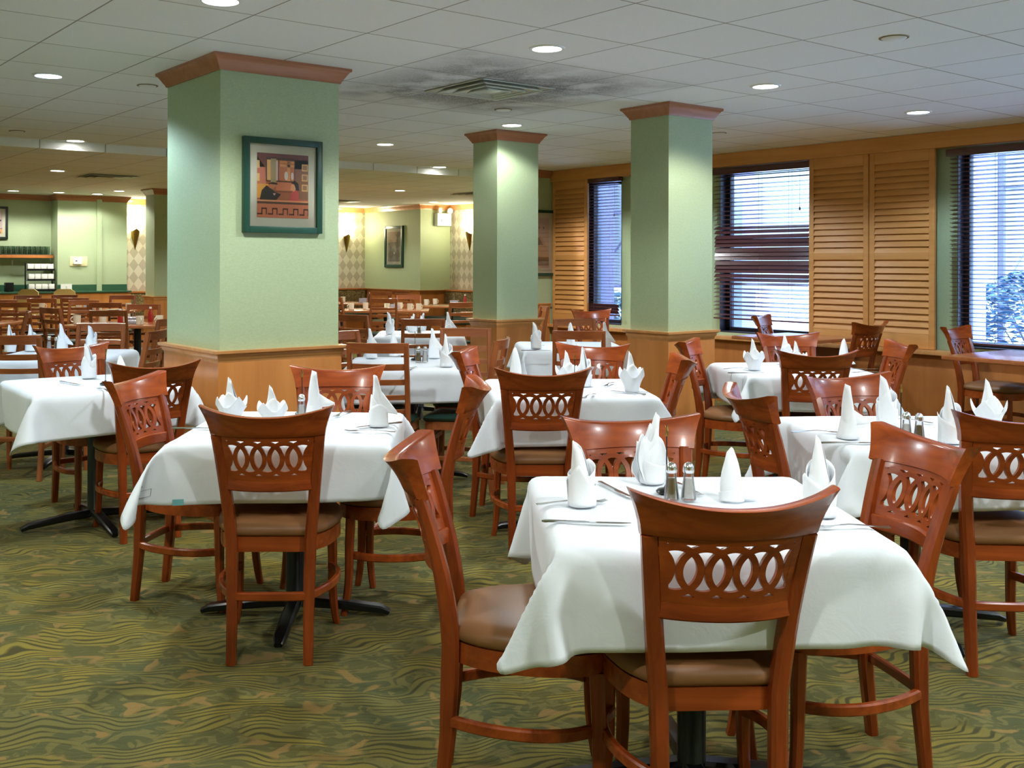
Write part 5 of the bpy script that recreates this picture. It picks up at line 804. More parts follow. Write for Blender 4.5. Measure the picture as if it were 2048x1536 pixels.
19,-19,15,7,12,2,-23,26,9,-7,-2,3,-4,-3,0,-1,-9,2,5,-6,2,2,-2,0,0,-1,0,0,0,0,1,1,0,0,1,0,0,2,0,0,2,-1,0,0,1,0,-2,0,0,-2,0,0,0,-1,0,1,1,-1,0,0,1,1,0,0,0,0,0,0,0,0,1,0,0,-1,0,0,1,-1,0,-1,0,0,0,1,-1,2,0,2,2,-1,-1,-2,1,1,-4,-1,2,0,0,-9,-4,-1,4,-3,0,16,0,-2,-7,38,-18,1,-1,0,8,-3,-1,5,-4,1,5,-6,-1,
11,-26,13,2,2,1,10,11,2,-22,32,10,-6,-3,3,-4,-8,2,2,-7,1,6,-4,1,0,-2,0,0,2,0,0,1,0,0,2,0,0,2,0,0,-1,0,0,-2,-1,0,-2,1,0,1,0,0,1,0,0,0,-1,0,0,1,0,1,0,0,0,0,0,1,0,0,-1,0,0,1,0,0,-1,0,0,1,0,0,-1,-1,0,-1,0,0,4,1,0,0,-1,0,-3,1,5,-6,-1,-16,0,-2,23,-3,0,-2,37,-19,6,-3,-1,11,-10,1,2,-4,0,0,-2,0,0,1,0,
18,-21,15,-2,-2,-1,-3,-1,0,7,5,1,-20,38,10,-10,-9,6,1,0,-1,7,-13,3,0,-1,0,2,4,0,-1,-2,0,0,4,0,0,0,0,0,-2,0,0,-2,0,0,1,-1,0,1,1,0,0,0,0,0,0,0,0,-1,0,-1,0,0,1,0,0,0,0,0,0,0,-1,0,1,1,0,0,0,0,0,0,0,0,0,0,0,0,-1,-1,1,7,0,0,-7,1,3,-7,-1,7,1,-1,5,32,-20,7,-5,-1,3,-4,1,-5,5,-1,-5,4,0,-5,3,-1,-7,3,-1,
19,25,4,8,-12,3,3,-11,3,-3,-11,1,-2,-4,2,-24,32,12,-6,-25,8,3,-9,-3,0,3,1,0,6,2,1,9,0,0,-3,0,0,-2,0,0,0,0,0,2,0,0,2,0,0,0,-1,0,0,0,0,1,0,0,-1,1,0,0,0,0,-1,0,0,-1,0,0,2,0,0,0,-1,0,1,0,0,1,0,0,1,0,0,0,0,-1,0,0,1,-2,0,0,5,2,3,-11,-1,6,33,-26,1,-1,-1,-7,2,0,-10,-1,-3,-13,-7,-1,-5,-5,-1,-2,-3,-1,0,-2,0,
12,28,3,2,0,1,0,0,0,0,0,0,14,-15,2,2,-11,3,-32,13,20,-1,-2,1,1,2,-2,0,1,-1,0,2,-1,0,0,-1,1,0,0,0,1,-1,0,2,0,-1,0,-1,1,1,-1,0,1,0,0,0,-1,0,1,-1,0,0,0,0,0,-1,0,1,0,0,0,-1,0,1,0,0,0,-1,0,0,-1,0,1,-1,1,1,-1,0,1,-1,-1,1,-2,1,1,-5,-1,0,-1,7,-2,1,-19,0,-3,-7,-5,-1,-3,-2,0,2,2,0,-1,-2,0,-4,-4,-1,-3,-5,0,
20,24,5,-7,4,-2,-2,1,0,2,-1,0,-18,2,-2,-9,-2,-5,16,4,-1,-3,0,12,-1,-1,-2,1,1,-1,0,-1,0,0,1,-1,0,0,-2,0,0,-1,0,-1,-1,0,0,0,0,0,0,0,0,-1,0,0,0,0,0,-1,0,0,-1,0,0,0,0,0,-1,0,0,0,1,0,-1,-1,0,1,0,0,0,0,0,0,0,0,0,0,0,0,0,0,1,-1,0,1,1,1,1,1,-1,3,0,0,0,0,0,0,0,0,1,-1,0,-1,-2,0,0,-1,0,1,-3,0,0,
-15,27,-6,0,0,1,0,0,0,-4,-2,-1,1,0,0,25,5,3,-5,0,1,-3,2,1,0,0,-2,0,-1,1,0,0,0,0,0,0,0,0,1,0,0,1,0,0,0,0,0,0,0,0,0,0,0,0,0,0,0,0,0,0,0,0,0,0,0,0,0,0,0,0,0,0,0,0,0,0,0,-1,0,0,0,0,0,0,0,0,0,0,0,0,0,0,0,0,0,1,0,0,0,1,1,1,5,-1,-1,-1,0,0,0,0,0,0,0,1,0,0,0,0,0,1,0,0,0,
-14,27,-5,-2,-1,0,0,-1,-1,2,2,1,18,4,3,0,0,0,-3,0,0,-2,0,3,1,0,0,-1,0,-2,0,0,0,0,0,1,0,0,0,0,0,0,0,0,0,0,1,0,0,0,0,0,0,0,0,0,0,0,0,0,0,0,0,0,0,0,0,0,0,0,0,0,0,0,0,0,0,0,0,0,0,0,0,0,0,0,0,0,0,0,0,0,0,0,0,0,0,0,0,1,-1,1,-1,0,1,4,0,-1,0,0,0,1,0,0,-1,0,0,0,0,0,0,0,0,
-11,29,-3,2,1,-1,0,0,1,9,1,2,5,0,-1,-5,0,2,0,0,0,0,1,0,-1,-1,-1,0,0,1,0,0,0,0,1,0,0,0,0,0,0,0,0,0,0,0,-1,0,0,0,0,0,0,0,0,0,0,0,0,0,0,0,0,0,0,0,0,0,0,0,0,0,0,0,0,0,0,0,0,0,0,0,0,0,-1,0,0,1,0,0,0,0,0,0,0,-1,0,0,1,1,0,1,0,0,0,-1,0,1,2,0,-1,0,0,0,1,0,0,0,0,0,0,0,0,
-7,31,-3,1,-1,1,5,2,1,4,0,0,-1,-1,0,-2,0,0,0,0,0,-1,0,1,0,1,0,0,0,0,0,0,0,0,-1,0,0,0,0,0,0,0,0,0,0,0,0,0,0,0,0,0,0,0,0,0,0,0,0,0,0,0,0,0,0,0,0,0,0,0,0,0,-1,0,0,1,0,0,0,0,0,0,0,0,0,0,0,0,0,0,0,0,0,0,0,0,-1,0,1,2,0,0,0,0,0,0,0,0,-1,0,0,2,0,0,0,0,0,1,0,-1,0,0,1,
-3,31,-1,1,1,0,2,-1,0,3,0,0,-1,1,0,-1,0,0,-2,-1,0,0,0,0,0,0,1,0,0,0,0,0,0,0,0,0,0,0,0,0,0,0,0,0,0,0,0,0,0,0,0,0,0,0,0,0,0,0,0,0,-1,0,0,1,0,0,0,0,0,0,0,0,0,0,0,0,0,0,0,0,0,0,0,0,0,0,0,0,0,0,0,0,0,0,0,0,0,0,0,1,0,1,0,1,0,0,0,0,0,0,0,0,0,0,1,0,0,-1,0,0,1,0,-1,
-2,31,-1,1,0,0,2,0,0,2,0,-1,-3,0,1,-3,0,0,2,1,0,-1,-1,1,1,0,0,0,0,0,0,0,0,0,0,0,0,0,0,0,0,0,0,0,0,0,0,0,0,0,0,0,0,0,0,1,0,0,0,0,0,0,0,0,0,0,0,0,0,0,0,0,0,0,0,0,0,0,0,0,0,0,0,0,0,0,0,0,0,0,0,0,0,0,0,0,0,0,0,1,0,1,0,-1,0,0,0,-1,0,0,1,-1,0,0,1,0,0,1,0,0,-1,0,0,
-2,31,-2,2,0,1,2,0,0,-1,0,0,-1,0,0,-1,0,0,1,0,0,-1,1,0,0,0,1,0,0,0,0,0,0,0,0,0,0,0,0,0,0,0,0,0,0,0,0,0,0,0,0,0,0,0,0,-1,0,0,0,0,0,0,0,0,0,0,0,0,0,0,0,0,0,0,0,0,0,0,0,0,0,0,0,0,0,0,0,0,0,0,0,0,0,0,0,0,0,0,1,0,0,0,1,0,0,-1,0,0,1,0,0,0,0,0,-1,0,0,1,0,0,1,0,-1,
0,31,-1,0,0,0,1,0,0,0,0,0,-2,0,0,-1,0,0,1,0,0,0,0,0,0,0,1,0,0,0,0,0,0,0,0,0,0,0,0,0,0,0,0,0,0,0,0,0,-1,0,0,1,0,0,0,0,0,0,0,0,0,0,0,0,0,0,0,0,0,0,0,0,0,0,0,0,0,0,0,0,0,0,0,0,0,0,0,0,0,0,0,0,0,0,0,0,0,0,0,1,0,1,0,0,0,0,0,0,-1,0,0,1,0,0,0,0,-1,-1,0,0,1,0,1,
0,32,-1,1,0,0,0,0,0,-1,0,0,-1,-1,0,1,0,0,-1,0,0,0,0,1,0,0,0,0,0,0,0,0,0,0,0,0,-1,0,0,1,0,0,0,0,0,0,0,0,0,0,0,0,0,0,0,0,0,0,0,0,0,0,0,0,0,0,0,0,0,0,0,0,0,0,0,0,0,0,0,0,0,0,0,0,0,0,0,0,0,0,0,0,0,0,0,0,0,0,1,0,1,0,0,0,0,0,0,0,1,0,0,-1,0,0,1,0,0,0,0,0,0,0,0,
0,31,-1,1,0,0,0,0,0,-1,0,0,-1,1,0,0,0,0,1,-1,0,-1,0,0,0,0,1,0,0,0,0,0,0,0,0,0,0,0,0,0,0,0,0,0,0,0,0,0,0,0,0,0,0,0,0,0,0,0,0,0,0,1,0,0,0,0,0,0,0,0,0,0,0,0,0,0,0,0,0,0,0,0,0,0,0,0,0,0,0,0,0,0,0,0,0,0,0,0,1,0,-1,-1,0,0,1,0,0,0,0,0,0,1,0,0,-1,0,0,1,0,0,0,0,0,
1,31,-1,-1,0,0,0,0,-1,-1,0,1,1,0,0,0,0,0,-1,1,0,0,0,0,0,0,1,0,0,0,0,0,0,0,0,0,0,0,0,0,0,0,0,0,0,0,0,0,0,0,0,0,0,0,0,0,0,0,0,0,0,-1,0,0,0,0,0,0,0,0,0,0,0,0,0,0,0,0,0,0,0,0,0,0,0,0,0,0,0,0,0,0,0,0,0,0,0,0,0,1,0,1,-1,0,0,1,0,0,-1,0,0,0,0,0,1,0,1,0,0,-1,0,0,0,
0,32,-2,1,0,0,-1,-1,1,-1,0,0,0,0,0,1,0,0,0,0,0,-1,0,1,0,0,0,0,0,0,0,0,0,0,0,0,0,0,0,0,0,0,0,0,0,0,0,0,0,0,0,0,0,0,0,0,0,0,0,0,0,0,0,0,0,0,0,0,0,0,0,0,0,0,0,0,0,0,0,0,0,0,0,0,0,0,0,0,0,0,0,0,0,0,0,0,0,0,1,0,0,1,0,0,-1,0,0,0,1,0,0,0,0,0,0,0,0,0,0,1,0,0,0,
1,31,-1,0,0,0,-1,1,0,-1,0,0,1,0,0,0,-1,0,0,0,0,-1,0,0,0,0,1,0,0,0,0,0,0,0,0,0,0,0,0,0,0,0,0,0,0,0,0,0,0,0,0,0,0,0,0,0,0,0,0,0,0,0,0,0,0,1,0,0,0,0,0,-1,0,0,0,0,0,0,0,0,0,0,0,0,0,0,0,0,0,0,0,0,0,0,0,0,0,0,1,1,0,0,0,0,0,0,0,1,0,0,-1,0,0,0,0,0,0,0,1,0,0,0,0,
1,31,-1,0,0,0,-1,0,0,0,0,0,-1,0,0,2,1,0,-2,-1,0,0,0,1,0,0,2,0,0,-2,0,0,0,0,0,0,0,0,0,0,0,0,0,0,0,0,0,0,0,0,0,0,0,0,0,0,0,0,0,0,0,0,0,0,0,-1,0,1,1,0,0,1,0,0,-1,0,0,0,0,0,0,0,0,0,0,0,0,0,0,0,0,0,0,0,0,0,0,0,0,0,0,1,1,0,0,0,0,0,1,0,1,0,0,-1,0,0,0,-1,-1,0,0,0,0,
0,32,-1,1,-1,0,-1,0,0,-1,0,0,1,0,-1,0,0,0,0,1,0,-1,0,1,-1,0,1,1,0,0,0,0,0,0,0,0,0,0,0,0,0,0,0,0,0,0,0,0,0,0,0,0,0,0,0,0,0,0,0,0,0,0,0,0,0,0,0,-1,-1,0,0,1,0,0,1,0,0,-1,0,0,0,0,0,0,0,0,0,0,0,0,0,0,0,0,0,0,0,0,0,1,0,1,1,0,0,0,0,0,-1,0,0,0,0,1,0,0,-1,1,0,0,0,0,0,
1,31,-1,0,1,0,0,0,-1,0,-1,0,-1,0,1,0,0,0,0,0,0,0,0,1,-1,0,1,0,0,-1,0,0,0,0,0,0,0,0,0,0,0,0,0,0,0,0,0,0,0,0,0,0,0,0,0,0,0,0,0,0,0,0,0,0,0,0,0,0,0,0,0,-1,0,0,1,0,0,1,0,0,-1,0,0,0,0,0,0,0,0,0,0,0,0,0,0,0,0,0,1,0,0,0,1,0,1,0,0,-1,0,0,0,0,0,0,0,0,1,0,0,-1,0,0,0,
1,31,-1,0,0,0,0,0,0,-1,1,0,0,0,0,0,-1,0,0,0,0,-1,0,1,0,0,0,0,0,0,0,0,0,0,0,0,0,0,0,0,0,0,0,0,0,0,0,0,0,0,0,0,0,0,0,0,0,0,0,0,0,0,0,0,0,0,0,0,0,0,0,0,0,0,-1,0,0,0,0,0,1,0,0,0,0,1,0,0,0,0,0,0,0,0,0,1,0,0,-1,1,-1,1,1,0,0,-1,0,1,1,0,0,0,0,-1,1,0,0,0,0,0,0,0,0,
2,31,-1,-1,0,0,0,0,0,0,0,0,-1,0,0,0,1,0,1,0,0,-2,-1,0,0,0,2,-1,0,-1,1,0,0,0,0,0,0,0,0,-1,0,0,1,0,0,0,0,0,0,0,0,-1,0,0,1,0,0,0,0,0,0,0,0,-1,0,0,1,0,0,0,1,0,0,0,0,-1,0,0,1,0,0,0,0,0,0,-1,0,0,0,0,0,0,0,0,0,0,0,0,0,1,1,1,0,0,0,1,0,0,0,0,0,1,0,1,0,0,-1,0,0,1,1,0,-1,
1,32,-1,1,-1,0,0,0,1,-1,0,-1,0,0,0,-1,0,0,0,0,0,-1,0,1,0,1,0,0,0,0,0,0,0,0,0,0,0,0,0,0,0,0,0,0,0,0,0,0,0,0,0,0,0,0,0,0,0,0,0,0,0,0,0,0,0,0,0,0,0,0,-1,0,0,0,0,0,0,0,0,0,0,0,0,0,0,0,0,-1,0,0,1,0,0,0,0,0,0,0,0,0,0,1,1,0,0,2,0,0,0,0,0,0,0,0,-1,0,1,1,0,-1,-1,0,0,
0,31,-1,2,0,0,1,0,0,-1,0,1,-1,0,-1,0,0,0,0,0,1,-2,1,0,0,-1,-1,0,0,1,0,0,0,0,0,0,0,0,0,0,0,0,0,0,0,0,0,0,0,0,0,0,0,0,0,0,0,0,0,0,0,0,0,0,0,0,0,0,0,0,0,0,0,0,0,0,0,0,0,0,0,0,0,0,0,0,0,0,0,0,0,0,0,0,1,0,0,0,0,1,-1,1,2,0,1,-2,0,0,-1,0,0,-2,0,-1,0,0,0,-2,0,0,-1,-1,0,
1,31,0,0,1,-1,2,-1,0,1,0,0,-1,0,1,-2,0,0,0,0,-1,-2,0,1,0,0,0,0,0,0,0,0,0,0,0,0,0,0,0,0,0,0,0,0,0,0,0,0,0,0,0,0,0,0,0,0,0,0,0,0,0,0,0,0,0,0,0,0,0,0,0,0,0,0,0,0,0,0,0,0,0,0,0,0,0,1,0,0,0,0,0,0,0,0,-1,0,0,0,-1,1,1,2,-2,-1,-1,-4,0,1,-2,-1,0,0,0,1,-1,0,-1,1,0,1,1,1,0,
2,31,0,-6,0,0,3,1,0,4,-1,-1,1,0,0,0,0,0,-3,0,0,-3,0,1,1,0,0,0,0,0,-1,0,0,1,0,0,0,0,0,0,0,0,-1,0,0,1,0,0,0,0,0,0,0,0,-1,0,0,1,0,0,0,0,0,0,0,0,-1,0,0,1,0,0,0,1,0,0,0,1,-1,0,0,1,0,0,0,-1,0,0,0,0,0,0,0,0,0,-1,0,0,0,0,0,1,1,0,0,0,0,-1,-2,0,1,3,0,0,3,0,0,2,0,0,4,-1,1,
3,31,0,-1,0,0,-9,-1,0,4,2,0,5,-1,0,2,0,0,-2,1,-1,-3,0,1,0,0,-1,0,0,1,0,0,0,0,0,0,0,0,0,0,0,0,0,-1,0,0,0,0,0,0,0,0,0,0,0,1,0,0,0,0,0,0,0,0,0,2,0,0,1,0,0,0,0,-1,1,0,0,0,0,0,0,0,0,0,0,0,0,0,0,0,-1,0,0,1,1,0,1,0,-4,0,-1,1,1,0,0,1,0,0,13,-3,0,2,-2,1,0,0,1,5,-4,0,0,-1,0,
7,31,1,1,-1,0,-4,1,-1,-13,-1,0,-4,-1,0,10,3,-1,2,-1,0,-2,1,2,1,0,2,1,-1,1,0,0,0,0,0,-1,0,0,0,0,0,-1,0,1,0,0,0,0,0,0,-1,0,0,0,0,-1,-1,0,0,0,0,0,0,0,0,-3,0,0,-1,0,0,-1,0,0,-1,0,-1,-2,0,0,0,-1,0,0,1,0,-1,0,0,-1,0,0,0,-1,-1,-1,0,2,-1,2,1,11,4,-1,1,11,-4,2,-1,1,0,3,-2,0,5,-4,1,-1,1,0,3,-2,1,
7,30,1,0,0,0,3,0,1,0,-1,0,-6,2,-1,-19,-4,0,-9,-8,-2,29,2,-23,-6,7,10,0,-1,-3,1,-1,-1,-1,-1,0,0,-1,-2,0,0,0,1,-1,-1,-1,0,-1,0,-1,0,0,-1,-1,0,-1,0,0,0,-1,0,-1,-1,0,-1,0,0,-1,-1,0,-1,0,0,-1,-1,0,0,0,0,-1,-1,0,-1,-1,0,-1,0,0,-1,0,0,0,-1,0,-3,-1,-1,-5,-1,0,-5,0,-11,30,26,-4,-3,-1,5,3,2,-1,0,0,-2,0,0,0,-2,1,-2,0,-1,
-23,21,-4,-4,-5,0,-2,-7,-2,-1,-6,-1,2,-13,-2,-1,11,-2,35,20,-11,-2,4,1,-4,-28,-14,0,-3,3,-1,2,-1,0,4,0,0,2,1,0,0,-1,-1,1,0,1,-1,1,0,0,0,0,1,0,0,0,-1,0,-1,0,0,0,0,0,-1,0,0,0,0,0,-2,0,0,0,0,0,-1,0,0,0,-1,1,0,0,-1,1,0,0,1,0,0,-4,1,-2,-10,3,0,-4,2,-2,11,-5,-2,2,1,4,36,25,-19,-10,0,-5,-7,1,-2,-5,0,-2,-2,0,0,-2,1,
-19,-23,-9,2,-1,-1,-2,1,1,-6,7,-1,1,31,-4,30,6,-9,1,-2,-3,2,-18,-6,-9,-8,0,-1,10,-1,0,-5,0,0,-3,0,0,3,0,0,1,1,0,0,0,0,0,-1,0,1,0,0,-1,0,0,0,1,0,0,0,0,0,0,0,0,-1,0,-1,0,0,1,0,0,0,0,0,0,0,0,0,0,0,0,0,0,0,0,0,-3,1,0,-2,-1,1,4,-1,-3,-8,2,-2,6,-1,2,0,0,-10,1,3,26,30,19,-12,3,1,-10,-1,2,-9,-5,1,-7,-7,2,
-19,-22,-9,-6,6,-1,-3,17,-4,14,20,-4,19,0,-4,5,-5,-5,2,-2,0,-14,-18,-5,1,1,-1,0,-3,1,0,9,0,0,-4,-1,0,-5,0,0,2,0,0,1,0,0,2,0,0,-1,0,0,0,0,0,0,0,0,0,0,0,0,0,0,0,0,0,1,0,0,0,0,0,0,0,0,0,-1,0,0,1,0,0,0,0,-2,0,0,-2,0,0,0,1,-2,-4,1,0,-1,0,-8,12,0,19,-6,-1,-13,-4,0,-12,8,3,35,22,17,6,-5,1,-4,5,1,-6,4,-1,
-29,-5,-13,6,19,-3,14,9,-3,12,0,-3,8,-7,-5,-1,1,1,3,-14,-4,-5,-1,-2,-9,-4,-1,0,-4,0,0,1,0,0,7,0,0,-2,0,0,-4,0,0,0,0,0,0,0,0,1,0,0,1,0,0,0,0,0,0,0,0,0,0,0,0,0,0,0,0,0,1,0,0,-1,0,0,1,0,0,-1,0,0,-1,0,0,-2,0,0,0,0,-1,-2,0,0,-2,1,2,5,-1,8,-9,4,-13,5,-3,1,1,0,-7,1,1,-7,9,3,27,23,14,15,-9,3,3,-4,1,
-14,20,-18,8,3,-2,6,0,-1,13,-11,-6,-1,2,0,1,-2,0,-4,-12,-5,-12,-2,0,2,1,-1,0,-3,1,0,-1,-1,0,1,1,0,4,-1,0,0,0,0,-2,0,0,-1,0,0,0,0,0,0,0,0,0,0,0,1,0,0,-1,0,0,1,0,0,0,0,0,0,0,0,0,-1,0,-1,1,0,0,0,0,-2,0,0,0,1,-1,-1,-1,1,-2,1,0,2,-1,1,2,-1,2,-5,1,-12,0,2,7,2,-2,-5,1,2,-7,4,2,-4,10,2,20,18,10,16,-3,5,
-3,24,-21,-1,0,1,17,-11,-7,0,-1,-1,0,1,1,2,-6,-2,-5,-7,-2,-4,0,-2,-6,-1,1,-1,-3,-1,0,0,1,0,-1,-1,0,1,1,0,2,-1,0,1,0,-1,-1,0,1,0,1,0,-1,0,0,1,-1,0,-1,0,0,1,0,0,0,0,0,-1,0,0,0,-1,0,0,1,0,0,0,0,-1,0,-1,0,0,0,-2,0,1,-1,1,-1,0,-1,2,4,0,0,0,0,1,-3,1,1,0,-1,-1,0,0,-4,-2,0,-8,3,1,-6,6,4,-1,9,3,14,16,7]]

CL=np.array(CD_).reshape(3,41,41,3).cumsum(1).cumsum(2)*.001   # draped cloth shapes, in millimetre differences
CL[...,2]=np.where(CL[...,2]<.74,.74-(.74-CL[...,2])*.93,CL[...,2])
CM=[]
for v in range(3):
    P=CL[v].reshape(-1,3); F=[(i*41+j,(i+1)*41+j,(i+1)*41+j+1,i*41+j+1) for i in range(40) for j in range(40)]
    me=bpy.data.meshes.new('tablecloth'); me.from_pydata([tuple(p) for p in P.tolist()],[],F); me.materials.append(M['cloth']); me.shade_smooth()
    CM.append(me)
def tablecloth(v,x,y,a,flip,label,flare=None):
    o=bpy.data.objects.new('tablecloth',CM[v] if not flare else flare); COL.objects.link(o); o.location=(x,y,-.0012); o.rotation_euler=(0,0,R(a+90*flip))
    m=o.modifiers.new('smooth','SUBSURF'); m.levels=1; m.render_levels=1; s=o.modifiers.new('thick','SOLIDIFY'); s.thickness=.0012; s.offset=-1
    tag(o,label,'tablecloth','white tablecloths'); return o
CH=[('c1', 'L', 2.024, 1.688, -34.6), ('c2', 'L', 1.844, 2.098, -131), ('c3', 'L', 2.339, 2.066, 151.9), ('c4', 'L', 2.614, 1.714, 62), ('c5', 'L', 1.818, 3.468, -36.0), ('c6', 'L', 1.806, 4.161, -139.4), ('c7', 'L', 1.989, 5.34, -8), ('c8', 'L', 1.982, 6.059, -172), ('c9', 'L', 2.394, 4.066, 144.4), ('c10', 'L', 2.428, 3.593, 50), ('c11', 'L', 3.823, 4.456, -140), ('c12', 'L', 3.457, 3.888, -35.6), ('c13', 'L', 4.039, 3.858, 48), ('c14', 'L', 4.303, 4.421, 125), ('c15', 'L', 7.886, 7.846, 155), ('c16', 'L', 5.39, 4.157, -151.4), ('c17', 'L', 5.419, 3.715, -38.8), ('c18', 'L', 6.266, 4.28, 145.1), ('c19', 'L', 5.977, 3.735, 48), ('c20', 'L', 3.623, 2.373, -123.8), ('c21', 'L', 4.122, 2.377, 160.2), ('c22', 'L', 3.808, 1.851, -40.2), ('c23', 'L', 8.508, 5.913, -160), ('c24', 'L', 8.223, 5.245, -3), ('c25', 'L', 8.213, 3.896, -176), ('d1', 'D', 3.488, 5.306, -42), ('d2', 'D', 5.22, 7.345, -34.1), ('d3', 'D', 4.409, 5.703, 140), ('d4', 'D', 3.976, 5.172, 40), ('d5', 'D', 5.248, 5.43, -45), ('d6', 'D', 5.988, 6.159, 151.5), ('d7', 'D', 1.909, 7.203, -34.9), ('d8', 'D', 2.51, 7.757, 145.6), ('d9', 'D', 2.511, 7.13, 48), ('e1', 'D', 3.43, 13.894, -25), ('e2', 'D', 4.018, 14.173, -32.4), ('e3', 'D', 4.427, 14.146, -32.3), ('e4', 'D', 4.212, 12.293, -33.0), ('e5', 'D', 3.582, 10.334, -33.6), ('e6', 'D', 4.101, 11.099, 146.9), ('e7', 'D', 3.989, 15.1, 160), ('e8', 'D', 4.439, 15.083, 148.1), ('e9', 'D', 3.965, 12.749, 147), ('e10', 'D', 5.044, 14.422, 147.8), ('e11', 'D', 3.13, 8.548, 50), ('e12', 'D', 3.401, 11.098, -75), ('e13', 'D', 2.475, 10.36, 75), ('e14', 'D', 3.362, 12.955, -30), ('f1', 'D', 7.743, 11.809, -32.4), ('f2', 'D', 9.368, 14.462, -20), ('f3', 'D', 10.028, 14.824, -31.2), ('f4', 'D', 8.498, 12.274, 148.1), ('f5', 'D', 7.674, 10.144, -10), ('f6', 'D', 3.699, 5.874, -170), ('f7', 'D', 5.192, 8.154, -70), ('f8', 'D', 7.443, 8.612, 60), ('f9', 'D', 7.55, 12.421, -80), ('f10', 'D', 9.339, 13.343, -75)]
TB={'T1': (2.19, 1.835, -37), 'T2': (2.0, 3.68, -38), 'T3': (1.84, 5.62, -3), 'T4': (2.25, 7.55, -37), 'T5': (3.87, 5.58, -37), 'T6': (5.57, 7.87, -37), 'T7': (3.77, 4.0, -35), 'T8': (5.73, 6.03, -36), 'T9': (5.6, 3.9, -35), 'T10': (3.87, 2.16, -35)}
NK=[('T1', 'A', 1.946, 2.005, 0.17), ('T1', 'B', 2.312, 2.089, 0.2), ('T1', 'C', 2.317, 1.804, 0.145), ('T1', 'E', 2.361, 1.561, 0.2), ('T2', 'F', 1.811, 3.867, 0.18), ('T2', 'F', 1.92, 3.724, 0.155), ('T2', 'H', 2.131, 3.767, 0.2), ('T2', 'G', 2.245, 3.455, 0.2), ('T3', 'A', 1.878, 5.839, 0.19), ('T3', 'C', 1.973, 5.59, 0.14), ('T4', 'E', 1.967, 7.86, 0.19), ('T4', 'E', 2.111, 7.862, 0.19), ('T4', 'G', 2.283, 7.689, 0.2), ('T4', 'A', 2.494, 7.699, 0.18), ('T5', 'G', 3.818, 5.966, 0.2), ('T5', 'C', 4.028, 6.005, 0.17), ('T5', 'G', 4.164, 5.721, 0.2), ('T5', 'E', 3.884, 5.203, 0.2), ('T6', 'A', 5.252, 7.897, 0.2), ('T6', 'B', 5.574, 8.01, 0.17), ('T6', 'B', 5.731, 8.077, 0.17), ('T6', 'G', 5.693, 7.591, 0.2), ('T7', 'C', 3.591, 4.196, 0.2), ('T7', 'F', 3.736, 3.954, 0.19), ('T7', 'E', 3.852, 3.952, 0.2), ('T7', 'F', 3.881, 3.641, 0.2), ('T8', 'A', 5.261, 5.915, 0.2), ('T8', 'C', 5.578, 5.866, 0.19), ('T8', 'G', 5.697, 5.608, 0.2), ('T9', 'F', 5.277, 3.945, 0.19), ('T9', 'F', 5.762, 4.064, 0.19), ('T9', 'F', 5.544, 3.828, 0.17), ('T9', 'C', 6.012, 3.804, 0.17), ('T10', 'H', 3.492, 2.194, 0.2), ('T10', 'A', 3.902, 2.279, 0.2), ('T10', 'E', 3.704, 1.918, 0.2), ('T10', 'F', 4.084, 1.962, 0.2)]
CU=[('T1', 'fork', 1.936, 2.032, -23.5), ('T1', 'knife', 1.82, 1.855, -43.4), ('T1', 'knife', 2.147, 2.075, -110.9), ('T1', 'fork', 2.325, 1.972, -115.3), ('T1', 'fork', 2.3, 1.44, 141.3), ('T2', 'fork', 2.138, 3.351, 132.3), ('T2', 'knife', 2.252, 3.467, 180.0), ('T2', 'fork', 2.292, 3.812, -141.7), ('T2', 'knife', 1.652, 3.801, -35.4), ('T3', 'knife', 1.712, 5.636, -80.2), ('T3', 'fork', 1.755, 5.229, 87.5), ('T5', 'fork', 4.226, 5.748, -35.5), ('T5', 'knife', 3.617, 5.238, 22.6), ('T7', 'fork', 3.558, 3.619, -153.1), ('T7', 'fork', 3.993, 3.909, -149.3), ('T7', 'knife', 3.819, 3.612, 96.1), ('T8', 'knife', 5.13, 5.766, -35.1), ('T8', 'fork', 5.405, 6.03, -148.6), ('T9', 'fork', 5.244, 4.038, -19.7), ('T9', 'knife', 5.08, 3.849, -35.6), ('T9', 'knife', 5.851, 3.585, -35.3), ('T9', 'fork', 5.685, 3.45, 144.7), ('T10', 'fork', 3.506, 2.33, -36.2), ('T10', 'knife', 3.39, 2.125, -36.2), ('T10', 'fork', 4.071, 2.281, 95.6), ('T6', 'fork', 5.19, 7.73, -1.0)]
SK=[('T1', 'pepper', 2.185, 1.902), ('T1', 'salt', 2.222, 1.874), ('T1', 'rod', 2.245, 1.972), ('T2', 'salt', 2.09, 3.797), ('T2', 'pepper', 2.126, 3.77), ('T2', 'rod', 2.153, 3.909), ('T3', 'rod', 1.848, 5.478), ('T5', 'pepper', 3.912, 5.547), ('T5', 'salt', 3.947, 5.522), ('T5', 'rod', 3.974, 5.675), ('T6', 'pepper', 5.469, 7.746), ('T7', 'rod', 3.676, 3.84), ('T10', 'salt', 3.628, 2.041), ('T10', 'pepper', 3.634, 1.996), ('T10', 'rod', 3.739, 2.126), ('T4', 'salt', 2.255, 7.922), ('T4', 'pepper', 2.273, 7.801)]

